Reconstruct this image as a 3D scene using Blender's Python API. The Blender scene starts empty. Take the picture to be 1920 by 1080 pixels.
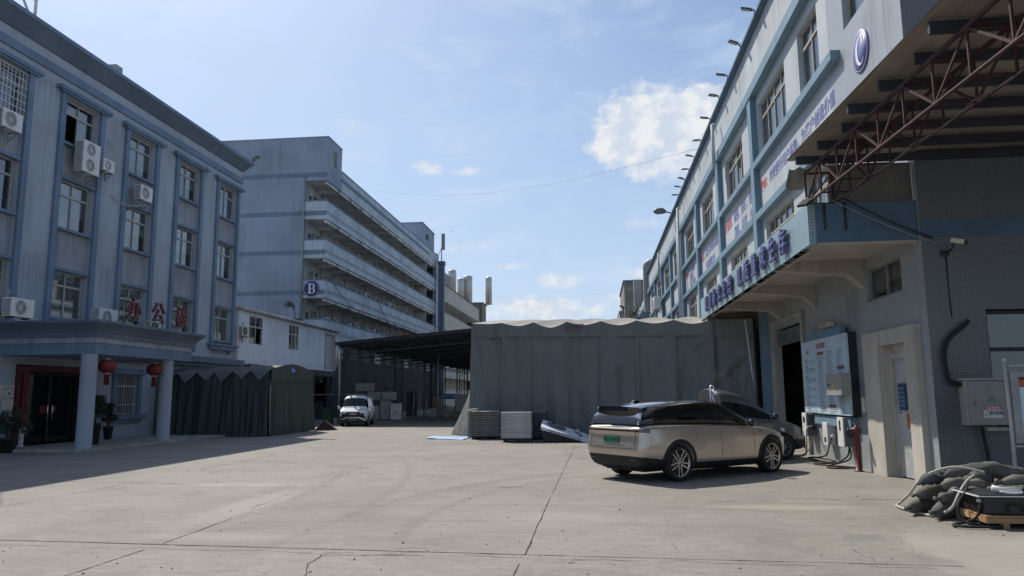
import bpy, bmesh, math, random
from mathutils import Vector, Matrix, noise
random.seed(11)
S = bpy.context.scene
C = S.collection
R = math.radians

# ------------------------------------------------------------------ camera
cam_d = bpy.data.cameras.new('camera'); cam = bpy.data.objects.new('camera', cam_d); C.objects.link(cam)
F_PX, PITCH, YAW, ROLL, CAM_H = 1395.6, 0.14286, 0.10956, -0.00797, 1.8
_F = Vector((-math.sin(YAW)*math.cos(PITCH), math.cos(YAW)*math.cos(PITCH), math.sin(PITCH)))
_r = Vector((math.cos(YAW), math.sin(YAW), 0)); _u = _r.cross(_F)
_c, _s = math.cos(ROLL), math.sin(ROLL)
_r, _u = _c*_r + _s*_u, -_s*_r + _c*_u
cam.matrix_world = Matrix(((_r.x, _u.x, -_F.x, 0), (_r.y, _u.y, -_F.y, 0), (_r.z, _u.z, -_F.z, CAM_H), (0, 0, 0, 1)))
cam_d.sensor_width = 36; cam_d.lens = F_PX/1920*36; cam_d.clip_start = 0.1; cam_d.clip_end = 6000
S.camera = cam

# ------------------------------------------------------------------ sun, sky, exposure
SUN = Vector((-0.55, 0.64, 1.0)).normalized()
sun_d = bpy.data.lights.new('sun', 'SUN'); sun_d.energy = 3.9; sun_d.angle = R(0.5); sun_d.color = (1.0, 0.93, 0.83)
sun = bpy.data.objects.new('sun', sun_d); C.objects.link(sun); sun.rotation_euler = SUN.to_track_quat('Z', 'Y').to_euler(); sun.location = (0, 0, 60)
S.view_settings.view_transform = 'Standard'; S.view_settings.look = 'None'; S.view_settings.gamma = 1; S.view_settings.exposure = 0.3
S.cycles.max_bounces = 8; S.cycles.transparent_max_bounces = 12; S.cycles.use_denoising = True
S.cycles.sample_clamp_indirect = 6


class G:
    """small wrapper for building node trees"""
    def __init__(s, tree): s.t = tree; s.n = tree.nodes; s.l = tree.links
    def set(s, sock, v):
        if isinstance(v, bpy.types.NodeSocket): s.l.new(v, sock)
        elif v is not None:
            if sock.type == 'RGBA' and len(v) == 3: v = (*v, 1)
            sock.default_value = v
    def new(s, typ, **kw):
        n = s.n.new(typ)
        for k, v in kw.items(): setattr(n, k, v)
        return n
    def m(s, op, a, b=None, c=None, clamp=False):
        n = s.new('ShaderNodeMath', operation=op, use_clamp=clamp)
        for i, v in enumerate((a, b, c)):
            if v is not None: s.set(n.inputs[i], v)
        return n.outputs[0]
    def v(s, op, a, b=None, scale=None):
        n = s.new('ShaderNodeVectorMath', operation=op)
        s.set(n.inputs[0], a)
        if b is not None: s.set(n.inputs[1], b)
        if scale is not None: s.set(n.inputs[3], scale)
        return n.outputs['Value'] if op in ('LENGTH', 'DOT_PRODUCT', 'DISTANCE') else n.outputs[0]
    def noise(s, vec, scale, detail=4, rough=0.55, dist=0.0):
        n = s.new('ShaderNodeTexNoise'); s.set(n.inputs['Vector'], vec)
        n.inputs['Scale'].default_value = scale; n.inputs['Detail'].default_value = detail
        n.inputs['Roughness'].default_value = rough; n.inputs['Distortion'].default_value = dist
        return n.outputs[0]
    def ss(s, x, lo, hi, a=0.0, b=1.0):
        n = s.new('ShaderNodeMapRange', interpolation_type='SMOOTHSTEP'); s.set(n.inputs[0], x)
        s.set(n.inputs[1], lo); s.set(n.inputs[2], hi); s.set(n.inputs[3], a); s.set(n.inputs[4], b)
        return n.outputs[0]
    def mix(s, f, a, b, blend='MIX'):
        n = s.new('ShaderNodeMix', data_type='RGBA', blend_type=blend)
        s.set(n.inputs[0], f); s.set(n.inputs[6], a); s.set(n.inputs[7], b)
        return n.outputs[2]
    def xyz(s, vec):
        n = s.new('ShaderNodeSeparateXYZ'); s.set(n.inputs[0], vec); return n.outputs
    def comb(s, x, y, z):
        n = s.new('ShaderNodeCombineXYZ')
        for i, v in enumerate((x, y, z)): s.set(n.inputs[i], v)
        return n.outputs[0]
    def bump(s, h, strength, dist=0.02):
        n = s.new('ShaderNodeBump'); s.set(n.inputs['Height'], h); n.inputs['Strength'].default_value = strength; n.inputs['Distance'].default_value = dist
        return n.outputs[0]


# world: Nishita sky with soft cumulus clouds placed by direction
W = bpy.data.worlds.new('World'); S.world = W; W.use_nodes = True
g = G(W.node_tree); g.n.clear()
sky = g.new('ShaderNodeTexSky', sky_type='NISHITA', sun_disc=False)
sky.sun_elevation = math.asin(SUN.z); sky.sun_rotation = math.atan2(SUN.x, SUN.y) % (2*math.pi)
sky.air_density = 1.0; sky.dust_density = 1.6; sky.ozone_density = 2.2
tc = g.new('ShaderNodeTexCoord').outputs['Generated']
X, Y, Z = g.xyz(tc)
az = g.m('MULTIPLY', g.m('ARCTAN2', X, Y), 57.2958)
el = g.m('MULTIPLY', g.m('ARCSINE', Z), 57.2958)
cvec = g.comb(az, g.m('MULTIPLY', el, 1.35), 0)


def px_dir(x, y):
    d = _r*(x-960) + _u*(540-y) + _F*F_PX
    d.normalize()
    return math.degrees(math.atan2(d.x, d.y)), math.degrees(math.asin(d.z))


big = g.noise(cvec, 0.26, 7, 0.58, 0.3)
fine = g.noise(cvec, 0.9, 6, 0.6, 0.2)
wisp = g.noise(g.comb(g.m('MULTIPLY', az, 0.35), el, 3.0), 0.42, 6, 0.6, 0.6)
cl = None; cl_big = None
for (px, py, rx, ry, amp) in ((1235, 235, 105, 66, 1.15), (1165, 268, 62, 46, 1.0), (1300, 225, 90, 60, 1.0), (1260, 305, 120, 46, .7), (1400, 235, 90, 80, .9),
                              (800, 316, 34, 16, .72), (880, 322, 56, 11, .52), (1050, 526, 45, 17, .8), (1010, 582, 110, 26, .95), (925, 590, 60, 18, .7),
                              (1200, 512, 55, 16, .7), (880, 465, 95, 20, .5), (940, 500, 60, 10, .5), (1200, 420, 60, 14, .5), (840, 408, 60, 7, .42),
                              (660, 235, 85, 25, .42), (1110, 580, 70, 20, .7), (1190, 560, 60, 20, .6)):
    a0, e0 = px_dir(px, py)
    d = g.m('ADD', g.m('POWER', g.m('DIVIDE', g.m('SUBTRACT', az, a0), rx*.0405), 2), g.m('POWER', g.m('DIVIDE', g.m('SUBTRACT', el, e0), ry*.0405), 2))
    b = g.m('MULTIPLY', g.m('EXPONENT', g.m('MULTIPLY', d, -0.75)), amp)
    if rx > 50 and px > 1150 and py < 310: cl_big = b if cl_big is None else g.m('MAXIMUM', cl_big, b)
    else: cl = b if cl is None else g.m('MAXIMUM', cl, b)
shape = g.m('ADD', g.m('MULTIPLY', cl, 1.0), g.m('MULTIPLY', g.m('SUBTRACT', big, .5), 0.95))
shape = g.m('ADD', shape, g.m('MULTIPLY', g.m('SUBTRACT', fine, .5), 0.55))
dens = g.m('MULTIPLY', g.ss(shape, .20, .95), g.ss(cl, .08, .45))
puff = g.noise(cvec, 0.62, 9, 0.62, 0.15)
sb_ = g.m('ADD', cl_big, g.m('ADD', g.m('MULTIPLY', g.m('SUBTRACT', big, .5), .55), g.m('MULTIPLY', g.m('SUBTRACT', puff, .5), .75)))
dens_b = g.m('MULTIPLY', g.ss(sb_, .36, .62), g.ss(g.m('ADD', el, g.m('MULTIPLY', g.m('SUBTRACT', big, .5), 6)), 12.5, 18.5, .0, 1))
dens = g.m('MAXIMUM', dens, dens_b)
haze = g.m('MULTIPLY', g.ss(wisp, .42, .74), .36)
hor = g.ss(el, 0, 36, .66, .06)                        # milky air towards the horizon
glow = g.ss(g.v('DOT_PRODUCT', g.v('NORMALIZE', tc), (SUN.x, SUN.y, SUN.z)), .62, 1.0, 0, .22)
milk = g.m('ADD', g.m('ADD', hor, haze), glow, clamp=True)
base = g.mix(milk, g.mix(1.0, sky.outputs[0], (.82, .91, 1.0), 'MULTIPLY'), (4.7, 5.8, 7.4))
shade = g.ss(g.noise(cvec, 0.55, 7, .55, .2), .38, .62)
ccol = g.mix(shade, (5.2, 5.8, 6.7), (7.2, 7.2, 7.3))
col = g.mix(g.m('MULTIPLY', dens, .92), base, ccol)
bg = g.new('ShaderNodeBackground'); g.set(bg.inputs[0], col); bg.inputs[1].default_value = 0.1
out = g.new('ShaderNodeOutputWorld'); g.l.new(bg.outputs[0], out.inputs[0])

# ------------------------------------------------------------------ materials
MATS = {}


def mat(name, color, rough=0.7, metal=0.0, spec=0.5, var=0.12, vscale=1.5, streak=0.0, bump=0.0, bscale=40, coat=0.0, tint=None, grime=None, bdist=0.01):
    m = bpy.data.materials.new(name); m.use_nodes = True
    g = G(m.node_tree); p = m.node_tree.nodes['Principled BSDF']
    tc = g.new('ShaderNodeTexCoord').outputs['Object']
    col = (*color, 1)
    if var:
        n = g.noise(tc, vscale, 5, .6)
        col = g.mix(g.ss(n, .3, .72), tuple(c*(1-var) for c in color), tuple(min(1, c*(1+var)) for c in color))
    if streak:
        x, y, z = g.xyz(tc)
        n = g.noise(g.comb(g.m('MULTIPLY', x, 2.2), g.m('MULTIPLY', y, 2.2), g.m('MULTIPLY', z, .12)), 1.3, 6, .65)
        col = g.mix(g.m('MULTIPLY', g.ss(n, .50, .70), streak), col, grime or tuple(c*.35 for c in color))
    g.set(p.inputs['Base Color'], col)
    p.inputs['Roughness'].default_value = rough; p.inputs['Metallic'].default_value = metal
    p.inputs['Specular IOR Level'].default_value = spec; p.inputs['Coat Weight'].default_value = coat; p.inputs['Coat Roughness'].default_value = .04
    if bump: g.set(p.inputs['Normal'], g.bump(g.noise(tc, bscale, 4, .6), bump, bdist))
    MATS[name] = m
    return m


def tile_mat(name, c1, c2, mortar, size=.05, streak=.3, rough=.35):
    m = bpy.data.materials.new(name); m.use_nodes = True
    g = G(m.node_tree); p = m.node_tree.nodes['Principled BSDF']
    tc = g.new('ShaderNodeTexCoord').outputs['Object']; nn = g.new('ShaderNodeNewGeometry').outputs['Normal']
    x, y, z = g.xyz(tc); nx = g.m('ABSOLUTE', g.xyz(nn)[0])
    sel = g.m('GREATER_THAN', nx, .5)
    u = g.m('ADD', g.m('MULTIPLY', sel, y), g.m('MULTIPLY', g.m('SUBTRACT', 1, sel), x))
    b = g.new('ShaderNodeTexBrick'); b.offset = 0; g.set(b.inputs['Vector'], g.comb(u, z, 0))
    for k, v in (('Color1', (*c1, 1)), ('Color2', (*c2, 1)), ('Mortar', (*mortar, 1)), ('Scale', 1.0), ('Mortar Size', size*.09), ('Brick Width', size), ('Row Height', size), ('Bias', 0.0)):
        b.inputs[k].default_value = v
    col = b.outputs[0]
    n = g.noise(tc, .6, 5, .6)
    col = g.mix(g.ss(n, .3, .75, 0, .35), col, tuple(c*.6 for c in c1))
    st = g.noise(g.comb(g.m('MULTIPLY', x, 2), g.m('MULTIPLY', y, 2), g.m('MULTIPLY', z, .1)), 1.2, 6, .65)
    col = g.mix(g.m('MULTIPLY', g.ss(st, .52, .8), streak), col, (.13, .12, .11))
    g.set(p.inputs['Base Color'], col); p.inputs['Roughness'].default_value = rough
    g.set(p.inputs['Normal'], g.bump(b.outputs['Fac'], -.35, .004))
    MATS[name] = m
    return m


M = MATS
mat('office_wall', (.375, .41, .465), .85, var=.12, vscale=.35, streak=.28, bump=.15, bscale=60)
mat('office_trim', (.155, .215, .30), .75, var=.14, vscale=.8, streak=.3)
mat('office_cove', (.125, .165, .215), .75, var=.15, vscale=.5, streak=.35)
mat('panel_wall', (.335, .355, .385), .85, var=.12, vscale=.8, streak=.45)
mat('b_wall', (.285, .335, .415), .85, var=.14, vscale=.25, streak=.22, bump=.15)
mat('b_band', (.17, .215, .285), .8, var=.12, vscale=.5, streak=.3)
mat('b_rail', (.46, .52, .58), .8, var=.13, vscale=.5, streak=.55, grime=(.22, .22, .21))
mat('b_inner', (.42, .43, .42), .85, var=.15, vscale=.6, streak=.3)
mat('b_soffit', (.60, .60, .59), .9, var=.2, vscale=.5)
mat('cream_wall', (.50, .485, .43), .9, var=.12, vscale=.6, streak=.5)
mat('annex_white', (.66, .69, .76), .7, var=.05, vscale=.5, streak=.15)
mat('annex_roof', (.42, .41, .39), .8, var=.25, vscale=2, streak=.4)
mat('c_wall', (.43, .47, .50), .7, var=.08, vscale=.35, streak=.22, bump=.1)
mat('c_trim', (.15, .245, .32), .65, var=.12, vscale=.8, streak=.2)
mat('c_soffit', (.40, .37, .33), .85, var=.15, vscale=.7, streak=.3)
mat('c_band', (.07, .13, .20), .6, var=.15)
tile_mat('c_tile', (.40, .44, .46), (.33, .37, .395), (.20, .205, .21), .05)
tile_mat('c_tile_pale', (.42, .455, .485), (.385, .42, .45), (.25, .26, .27), .05, streak=.4)
tile_mat('c_tile_end', (.155, .165, .18), (.125, .135, .15), (.075, .078, .083), .05, streak=.2)  # tile colour lowered to include the deep shade under the tin roof
tile_mat('c_tile_blue', (.33, .46, .51), (.29, .42, .47), (.14, .19, .21), .06, streak=.25)
mat('portal_plaster', (.46, .43, .38), .9, var=.12, vscale=.9, streak=.35, bump=.25, bscale=25)
mat('dark_concrete', (.20, .19, .165), .9, var=.25, vscale=.35, streak=.6)
mat('concrete_grey', (.34, .33, .30), .9, var=.2, vscale=1.2, streak=.3)
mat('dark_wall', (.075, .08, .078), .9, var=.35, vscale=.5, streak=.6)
mat('wall_shade_paint', (.022, .023, .024), .9, var=.5, vscale=.6, streak=.25, grime=(.09, .09, .085))  # near-black colour that paints the shade behind the shed
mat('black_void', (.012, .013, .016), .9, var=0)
mat('frame_alu', (.42, .42, .40), .5, .2, var=.1, vscale=4)
mat('frame_cream', (.36, .335, .285), .6, var=.12, vscale=3)
mat('curtain_blue', (.62, .72, .80), .9, var=.12, vscale=2.5)
mat('curtain_white', (.72, .73, .73), .9, var=.12, vscale=2.5)
mat('steel_grey', (.30, .31, .32), .55, .4, var=.2, vscale=3)
mat('steel_dark', (.03, .033, .04), .55, .3, var=.3, vscale=3)
mat('steel_white', (.60, .61, .63), .5, .2, var=.1)
mat('rust_red', (.046, .016, .017), .75, .1, var=.4, vscale=5, bump=.3, bscale=60)
mat('purlin_blue', (.035, .04, .055), .6, .2, var=.25)
mat('plastic_white', (.70, .70, .68), .45, var=.07, vscale=3)
mat('plastic_cream', (.60, .56, .47), .5, var=.1, vscale=3)
mat('plastic_black', (.015, .015, .017), .45, var=.2)
mat('box_grey', (.34, .34, .32), .55, .1, var=.08, vscale=2, streak=.2)
mat('rubber', (.016, .016, .017), .8, var=.3, vscale=6)
mat('cable_white', (.42, .40, .35), .6, var=.2, vscale=8)
mat('red_paint', (.105, .022, .025), .5, var=.2, vscale=6, streak=.3)
mat('red_letter', (.165, .045, .05), .6, var=.25, vscale=2)
mat('red_cloth', (.17, .02, .02), .7, var=.2, vscale=4)
mat('letter_blue', (.12, .125, .28), .5, var=.1, vscale=2)
mat('letter_panel_blue', (.13, .15, .36), .6, var=.1, vscale=2)
mat('letter_red', (.46, .09, .11), .6, var=.1)
mat('logo_blue', (.13, .15, .36), .5, var=.08)
mat('logo_purple', (.055, .05, .17), .5, var=.08)
mat('logo_white', (.80, .78, .82), .5, var=.03)
mat('board_blue', (.53, .66, .74), .35, var=.06, vscale=1.2)
mat('text_grey', (.10, .12, .15), .7, var=0)
mat('print_grey', (.23, .27, .31), .7, var=0)
mat('text_red', (.35, .07, .07), .7, var=0)
mat('bar_brown', (.20, .10, .09), .7, var=0)
mat('poster_blue', (.03, .08, .18), .4, var=.5, vscale=3)
mat('sign_white', (.72, .75, .73), .4, var=.04)
mat('sign_orange', (.38, .13, .05), .5, var=.15)
mat('sign_pink', (.62, .16, .22), .5, var=.08)
mat('sign_yellow', (.70, .48, .03), .5, var=.05)
mat('sign_blue', (.06, .16, .42), .5, var=.1)
mat('sheet_blue', (.36, .50, .72), .45, var=.15, vscale=2, bump=.3, bscale=5)
mat('green_bin', (.03, .10, .05), .6, var=.3)
mat('leaf', (.035, .06, .03), .6, var=.5, vscale=8)
mat('leaf_bright', (.06, .10, .04), .6, var=.4, vscale=8)
mat('bark', (.10, .075, .05), .9, var=.3, vscale=6)
mat('pot_dark', (.045, .035, .03), .4, var=.2)
mat('wood', (.36, .22, .11), .8, var=.3, vscale=5, streak=.4, bump=.3, bscale=30)
mat('bag_grey', (.115, .114, .106), .9, var=.3, vscale=4, bump=.6, bscale=22, grime=(.18, .16, .13), streak=.4, bdist=.02)
mat('bag_brown', (.15, .14, .12), .9, var=.35, vscale=5, bump=.6, bscale=30, grime=(.2, .18, .15), streak=.4, bdist=.02)
mat('column_paint', (.33, .35, .385), .8, var=.06, vscale=.6, streak=.2)
mat('chrome', (.75, .75, .76), .12, 1.0, var=0)
mat('alloy', (.55, .54, .52), .28, 1.0, var=.05)
mat('car_silver', (.53, .455, .375), .30, .55, var=.02, vscale=1, coat=1.0)
mat('car_grey', (.13, .125, .13), .30, .5, var=.02, vscale=1, coat=1.0)
mat('car_white', (.70, .72, .74), .3, .0, var=.02, vscale=1, coat=.8)
mat('gloss_black', (.006, .006, .008), .08, 0, var=0, coat=1.0)
mat('roof_black', (.008, .008, .010), .12, 0, var=0, coat=1.0)
mat('car_glass', (.006, .007, .009), .04, 0, spec=.45, var=0, coat=0.0)
mat('car_glass_rear', (.50, .51, .52), .16, .95, spec=1.0, var=0, coat=0.0)
mat('matt_black', (.010, .010, .011), .6, var=.2)
mat('lamp_dark_red', (.05, .012, .012), .1, var=0, coat=1.0)
mat('plate_green', (.05, .22, .11), .4, var=.25, vscale=6)
mat('lens_white', (.75, .76, .78), .1, var=0, coat=1.0)
mat('tank_steel', (.52, .51, .48), .4, .5, var=.12, vscale=.6, streak=.3)
mat('slate', (.16, .165, .175), .55, .3, var=.3, vscale=3)
mat('panel_shine', (.42, .43, .45), .28, .9, var=.12, vscale=1.2)
mat('panel_dull', (.25, .245, .225), .5, .5, var=.15, vscale=2)
mat('crate_white', (.42, .43, .43), .6, var=.18, vscale=1.2, streak=.3)
mat('shutter', (.42, .44, .45), .5, .3, var=.1, streak=.25)


def glass_mat():
    m = bpy.data.materials.new('window_glass'); m.use_nodes = True
    g = G(m.node_tree); g.n.clear()
    fr = g.new('ShaderNodeFresnel'); fr.inputs[0].default_value = 1.55
    tr = g.new('ShaderNodeBsdfTransparent'); tr.inputs[0].default_value = (.90, .93, .94, 1)
    gl = g.new('ShaderNodeBsdfGlossy'); gl.inputs['Roughness'].default_value = .03
    tc = g.new('ShaderNodeTexCoord').outputs['Object']
    g.set(gl.inputs['Normal'], g.bump(g.noise(tc, .8, 2, .5), .04, .02))
    mx = g.new('ShaderNodeMixShader'); g.set(mx.inputs[0], g.m('ADD', g.m('MULTIPLY', fr.outputs[0], .8), .04, clamp=True))
    g.l.new(tr.outputs[0], mx.inputs[1]); g.l.new(gl.outputs[0], mx.inputs[2])
    o = g.new('ShaderNodeOutputMaterial'); g.l.new(mx.outputs[0], o.inputs[0])
    M['glass'] = m


glass_mat()


def cloth_mat(name, color, scale=1.0, strength=.5, translucent=0.0):
    m = bpy.data.materials.new(name); m.use_nodes = True
    g = G(m.node_tree); p = m.node_tree.nodes['Principled BSDF']
    tc = g.new('ShaderNodeTexCoord').outputs['Object']; x, y, z = g.xyz(tc)
    n1 = g.noise(g.comb(g.m('MULTIPLY', x, 1.3), y, g.m('MULTIPLY', z, .22)), 1.1*scale, 2, .45, .5)
    n2 = g.noise(g.comb(g.m('ADD', x, g.m('MULTIPLY', z, .8)), y, g.m('MULTIPLY', z, .12)), 2.0*scale, 2, .45, .8)
    st = g.noise(tc, .9, 5, .6)
    col = g.mix(g.ss(st, .3, .75), tuple(c*.92 for c in color), tuple(c*1.07 for c in color))
    dust = g.noise(g.comb(x, y, g.m('MULTIPLY', z, .3)), 2.1, 5, .6)
    col = g.mix(g.ss(dust, .58, .85, 0, .1), col, (.20, .19, .17))
    g.set(p.inputs['Base Color'], col); p.inputs['Roughness'].default_value = .62; p.inputs['Specular IOR Level'].default_value = .35
    g.set(p.inputs['Normal'], g.bump(g.m('ADD', n1, g.m('MULTIPLY', n2, .35)), strength, .22))
    M[name] = m


cloth_mat('tarp_grey', (.165, .176, .174), 1.0, 1.0)
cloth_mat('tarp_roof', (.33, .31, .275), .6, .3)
cloth_mat('tarp_green', (.045, .056, .054), 1.3, .6)
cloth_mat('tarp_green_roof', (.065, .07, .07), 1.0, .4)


def tin_mat(name, color, pitch=.25, axis='x', rough=.6, depth=.35):
    m = bpy.data.materials.new(name); m.use_nodes = True
    g = G(m.node_tree); p = m.node_tree.nodes['Principled BSDF']
    tc = g.new('ShaderNodeTexCoord').outputs['Object']; x, y, z = g.xyz(tc)
    u = x if axis == 'x' else y
    w = g.m('ABSOLUTE', g.m('SINE', g.m('MULTIPLY', u, math.pi/pitch)))
    n = g.noise(tc, .8, 5, .6); n2 = g.noise(g.comb(g.m('MULTIPLY', x, 3), g.m('MULTIPLY', y, .5), z), 1.2, 5, .6)
    col = g.mix(g.ss(n, .3, .75), tuple(c*.8 for c in color), tuple(c*1.15 for c in color))
    col = g.mix(g.ss(n2, .55, .8, 0, .5), col, (.16, .11, .075))
    g.set(p.inputs['Base Color'], col); p.inputs['Roughness'].default_value = rough
    g.set(p.inputs['Normal'], g.bump(g.ss(w, 0, .25), depth, .03))
    M[name] = m


tin_mat('tin_roof', (.26, .225, .19), .42, 'x')
tin_mat('tin_clad', (.13, .13, .12), .30, 'x')
tin_mat('shed_tin', (.05, .055, .065), .35, 'x')


def emit_mat(name, color, strength):
    m = bpy.data.materials.new(name); m.use_nodes = True
    p = m.node_tree.nodes['Principled BSDF']; p.inputs['Emission Color'].default_value = (*color, 1); p.inputs['Emission Strength'].default_value = strength
    M[name] = m


emit_mat('lamp_lit', (1, .98, .95), 6)


def ground_mat():
    m = bpy.data.materials.new('yard_concrete'); m.use_nodes = True
    g = G(m.node_tree); p = m.node_tree.nodes['Principled BSDF']
    P = g.new('ShaderNodeTexCoord').outputs['Object']
    x, y, z = g.xyz(P)
    n_big = g.noise(P, .16, 6, .6, .4); n_mid = g.noise(P, .75, 7, .62, .3); n_fine = g.noise(g.comb(x, g.m('MULTIPLY', y, .6), 0), 13, 6, .7); n_grit = g.noise(P, 60, 3, .7)
    n_sweep = g.noise(g.comb(g.m('MULTIPLY', x, .45), g.m('MULTIPLY', y, 1.5), 0), .9, 6, .6, .5)
    col = g.mix(g.ss(n_big, .38, .62), (.200, .180, .154), (.260, .237, .205))
    col = g.mix(g.ss(n_mid, .46, .68, 0, .7), col, (.272, .255, .23))
    col = g.mix(g.ss(n_mid, .48, .34, 0, .65), col, (.150, .139, .126))
    col = g.mix(g.ss(n_sweep, .55, .82, 0, .5), col, (.32, .303, .28))
    n_brush = g.noise(g.comb(g.m('MULTIPLY', x, 1.2), g.m('MULTIPLY', y, 6), 0), 1.6, 6, .7, 1.0)
    col = g.mix(g.ss(n_brush, .50, .64, 0, .6), col, (.30, .285, .262))
    col = g.mix(g.ss(n_brush, .48, .36, 0, .6), col, (.15, .14, .127))
    col = g.mix(g.ss(n_fine, .48, .66, 0, .75), col, (.158, .147, .132))
    n_spot = g.noise(P, 3.1, 3, .5)
    col = g.mix(g.ss(n_spot, .63, .70, 0, .5), col, (.15, .14, .125))
    col = g.mix(g.ss(n_grit, .30, .72, 0, .42), col, (.34, .32, .29))
    col = g.mix(g.ss(n_grit, .50, .28, 0, .5), col, (.14, .13, .115))
    # slab tones
    for (sx, sy, f) in ((-3.2, 12, .10), (1.4, 6, .10), (-8, 6, .08), (1.4, 20, .07)):
        ins = g.m('MULTIPLY', g.m('LESS_THAN', g.m('ABSOLUTE', g.m('SUBTRACT', x, sx)), 2.3), g.m('LESS_THAN', g.m('ABSOLUTE', g.m('SUBTRACT', y, sy)), 3.2))
        col = g.mix(g.m('MULTIPLY', ins, f), col, (.17, .16, .145))
    # pale spill at the right edge and pale patches
    pale = g.m('MULTIPLY', g.ss(g.m('ADD', x, g.m('MULTIPLY', g.m('SUBTRACT', n_mid, .5), 1.2)), 3.5, 3.95), g.ss(y, 10.8, 9.8))
    col = g.mix(g.m('MULTIPLY', pale, .55), col, (.36, .342, .312))
    for (cx, cy, rx, ry, f, c) in ((-.6, 11.2, 1.1, .9, .5, (0.357, 0.340, 0.306)), (-7.2, 15.2, 1.4, .35, .8, (0.383, 0.365, 0.340)), (-5.8, 12.2, .45, 2.0, .6, (0.365, 0.348, 0.315)), (3.0, 12.6, 1.3, .3, .6, (0.399, 0.365, 0.281)),
                                   (3.3, 10.1, .34, .32, .75, (0.170, 0.170, 0.162)), (-4.8, 9.6, 1.2, .3, .5, (0.357, 0.340, 0.306)), (-9.2, 20, 3, 2, .3, (0.187, 0.178, 0.162)), (1.2, 12.2, 2.2, .5, .35, (0.204, 0.191, 0.174)), (.8, 10.6, 2.0, .45, .35, (0.200, 0.189, 0.170)), (-1.5, 22, 4, 3, .3, (0.196, 0.184, 0.166))):
        d = g.m('ADD', g.m('POWER', g.m('DIVIDE', g.m('SUBTRACT', x, cx), rx), 2), g.m('POWER', g.m('DIVIDE', g.m('SUBTRACT', y, cy), ry), 2))
        d = g.m('ADD', d, g.m('MULTIPLY', g.m('SUBTRACT', n_mid, .5), 3.4)); d = g.m('ADD', d, g.m('MULTIPLY', g.m('SUBTRACT', n_brush, .5), 4.0))
        col = g.mix(g.m('MULTIPLY', g.ss(d, 1.2, .1), f*.75), col, c)
    # tyre marks: arcs of two parallel tracks
    for (cx, cy, r, f, xl, xh, yl, yh) in ((6.6, 10.6, 10.35, .55, -5, 0, 10.5, 19), (6.6, 10.6, 10.1, .4, -5, 0, 10.5, 19), (6.8, 10.8, 9.4, .4, -4, 1, 9.0, 18), (-30, 12, 24.6, .3, -7, -3, 8, 28), (-30, 12, 26.2, .35, -7, -3, 8, 28),
                                           (-1, -4, 16.6, .3, -6, 3, 9, 14), (-1.4, -6, 17.0, .28, -6, 3, 9, 14), (10, 25, 11, .25, -2, 4, 14, 26)):
        rr = g.m('SQRT', g.m('ADD', g.m('POWER', g.m('SUBTRACT', x, cx), 2), g.m('POWER', g.m('SUBTRACT', y, cy), 2)))
        t = g.ss(g.m('ABSOLUTE', g.m('SUBTRACT', rr, r)), .17, .02)
        box = g.m('MULTIPLY', g.m('MULTIPLY', g.ss(x, xl, xl+1), g.ss(x, xh, xh-1)), g.m('MULTIPLY', g.ss(y, yl, yl+1), g.ss(y, yh, yh-1.5)))
        t = g.m('MULTIPLY', g.m('MULTIPLY', t, box), g.ss(n_mid, .3, .62, .25, 1))
        col = g.mix(g.m('MULTIPLY', t, f*.8), col, (.12, .115, .108))
    g.set(p.inputs['Base Color'], col); p.inputs['Roughness'].default_value = .82; p.inputs['Specular IOR Level'].default_value = .3
    hgt = g.m('ADD', g.m('MULTIPLY', n_fine, .3), g.m('MULTIPLY', n_grit, .25)); 
    g.set(p.inputs['Normal'], g.bump(hgt, .35, .015))
    M['ground'] = m


ground_mat()
mat('joint_dark', (.040, .037, .034), .95, var=.4, vscale=3)
# slab joints and cracks: start, end, half width, jagged?, share of the length that is open
SEG = [((-14, 9.55), (-.84, 8.77), .026, 0, 1), ((-.84, 8.77), (3.75, 8.53), .015, 0, .95), ((-14, 9.2), (-5.9, 8.80), .010, 0, .5), ((-5.9, 8.82), (3.4, 8.42), .011, 1, .55),
       ((-5.41, 8.74), (-5.5, 5), .016, 0, .9), ((-.86, 8.3), (-.86, 4), .016, 0, .85), ((-.84, 8.77), (-.84, 12.6), .018, 0, .95), ((-.84, 12.6), (-.76, 27), .017, 0, .6),
       ((-5.41, 9.09), (-5.45, 10.7), .014, 0, .7), ((-5.45, 10.7), (-5.88, 15.0), .014, 1, .45), ((-5.88, 15), (-5.9, 30), .02, 0, .35), ((-10.1, 9.4), (-9.95, 14.2), .014, 1, .6), ((-9.95, 14.2), (-10.05, 30), .02, 0, .45),
       ((-12, 15.6), (-5.3, 14.95), .018, 1, .6), ((-5.3, 14.95), (-.85, 15.05), .015, 1, .4), ((-.84, 12.45), (3.4, 13.6), .014, 1, .4), ((3.5, 13.58), (7, 13.58), .016, 0, .7),
       ((-2.91, 7.3), (-3.11, 8.05), .016, 1, .9), ((-3.11, 8.05), (-3.17, 8.56), .018, 1, .9), ((-3.17, 8.56), (-2.2, 8.66), .016, 1, .7), ((-2.43, 9.02), (-2.2, 9.1), .014, 1, .8), ((-2.2, 9.1), (-1.98, 8.86), .013, 1, .7), ((-2.4, 8.7), (-1.9, 9.0), .01, 1, .6),
       ((3.44, 8.55), (3.74, 10.2), .010, 1, .4), ((-1.9, 15.0), (-1.45, 15.05), .035, 1, .7), ((3.08, 13.85), (3.53, 13.55), .012, 0, .7), ((-12, 22.2), (6, 21.6), .018, 0, .4), ((-12, 29), (6, 28.4), .02, 0, .35), ((-10, 12.0), (-6, 11.0), .01, 1, .3), ((.9, 9.2), (1.0, 12.0), .008, 1, .3), ((2.9, 8.6), (3.05, 10.1), .009, 1, .4)]


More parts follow.
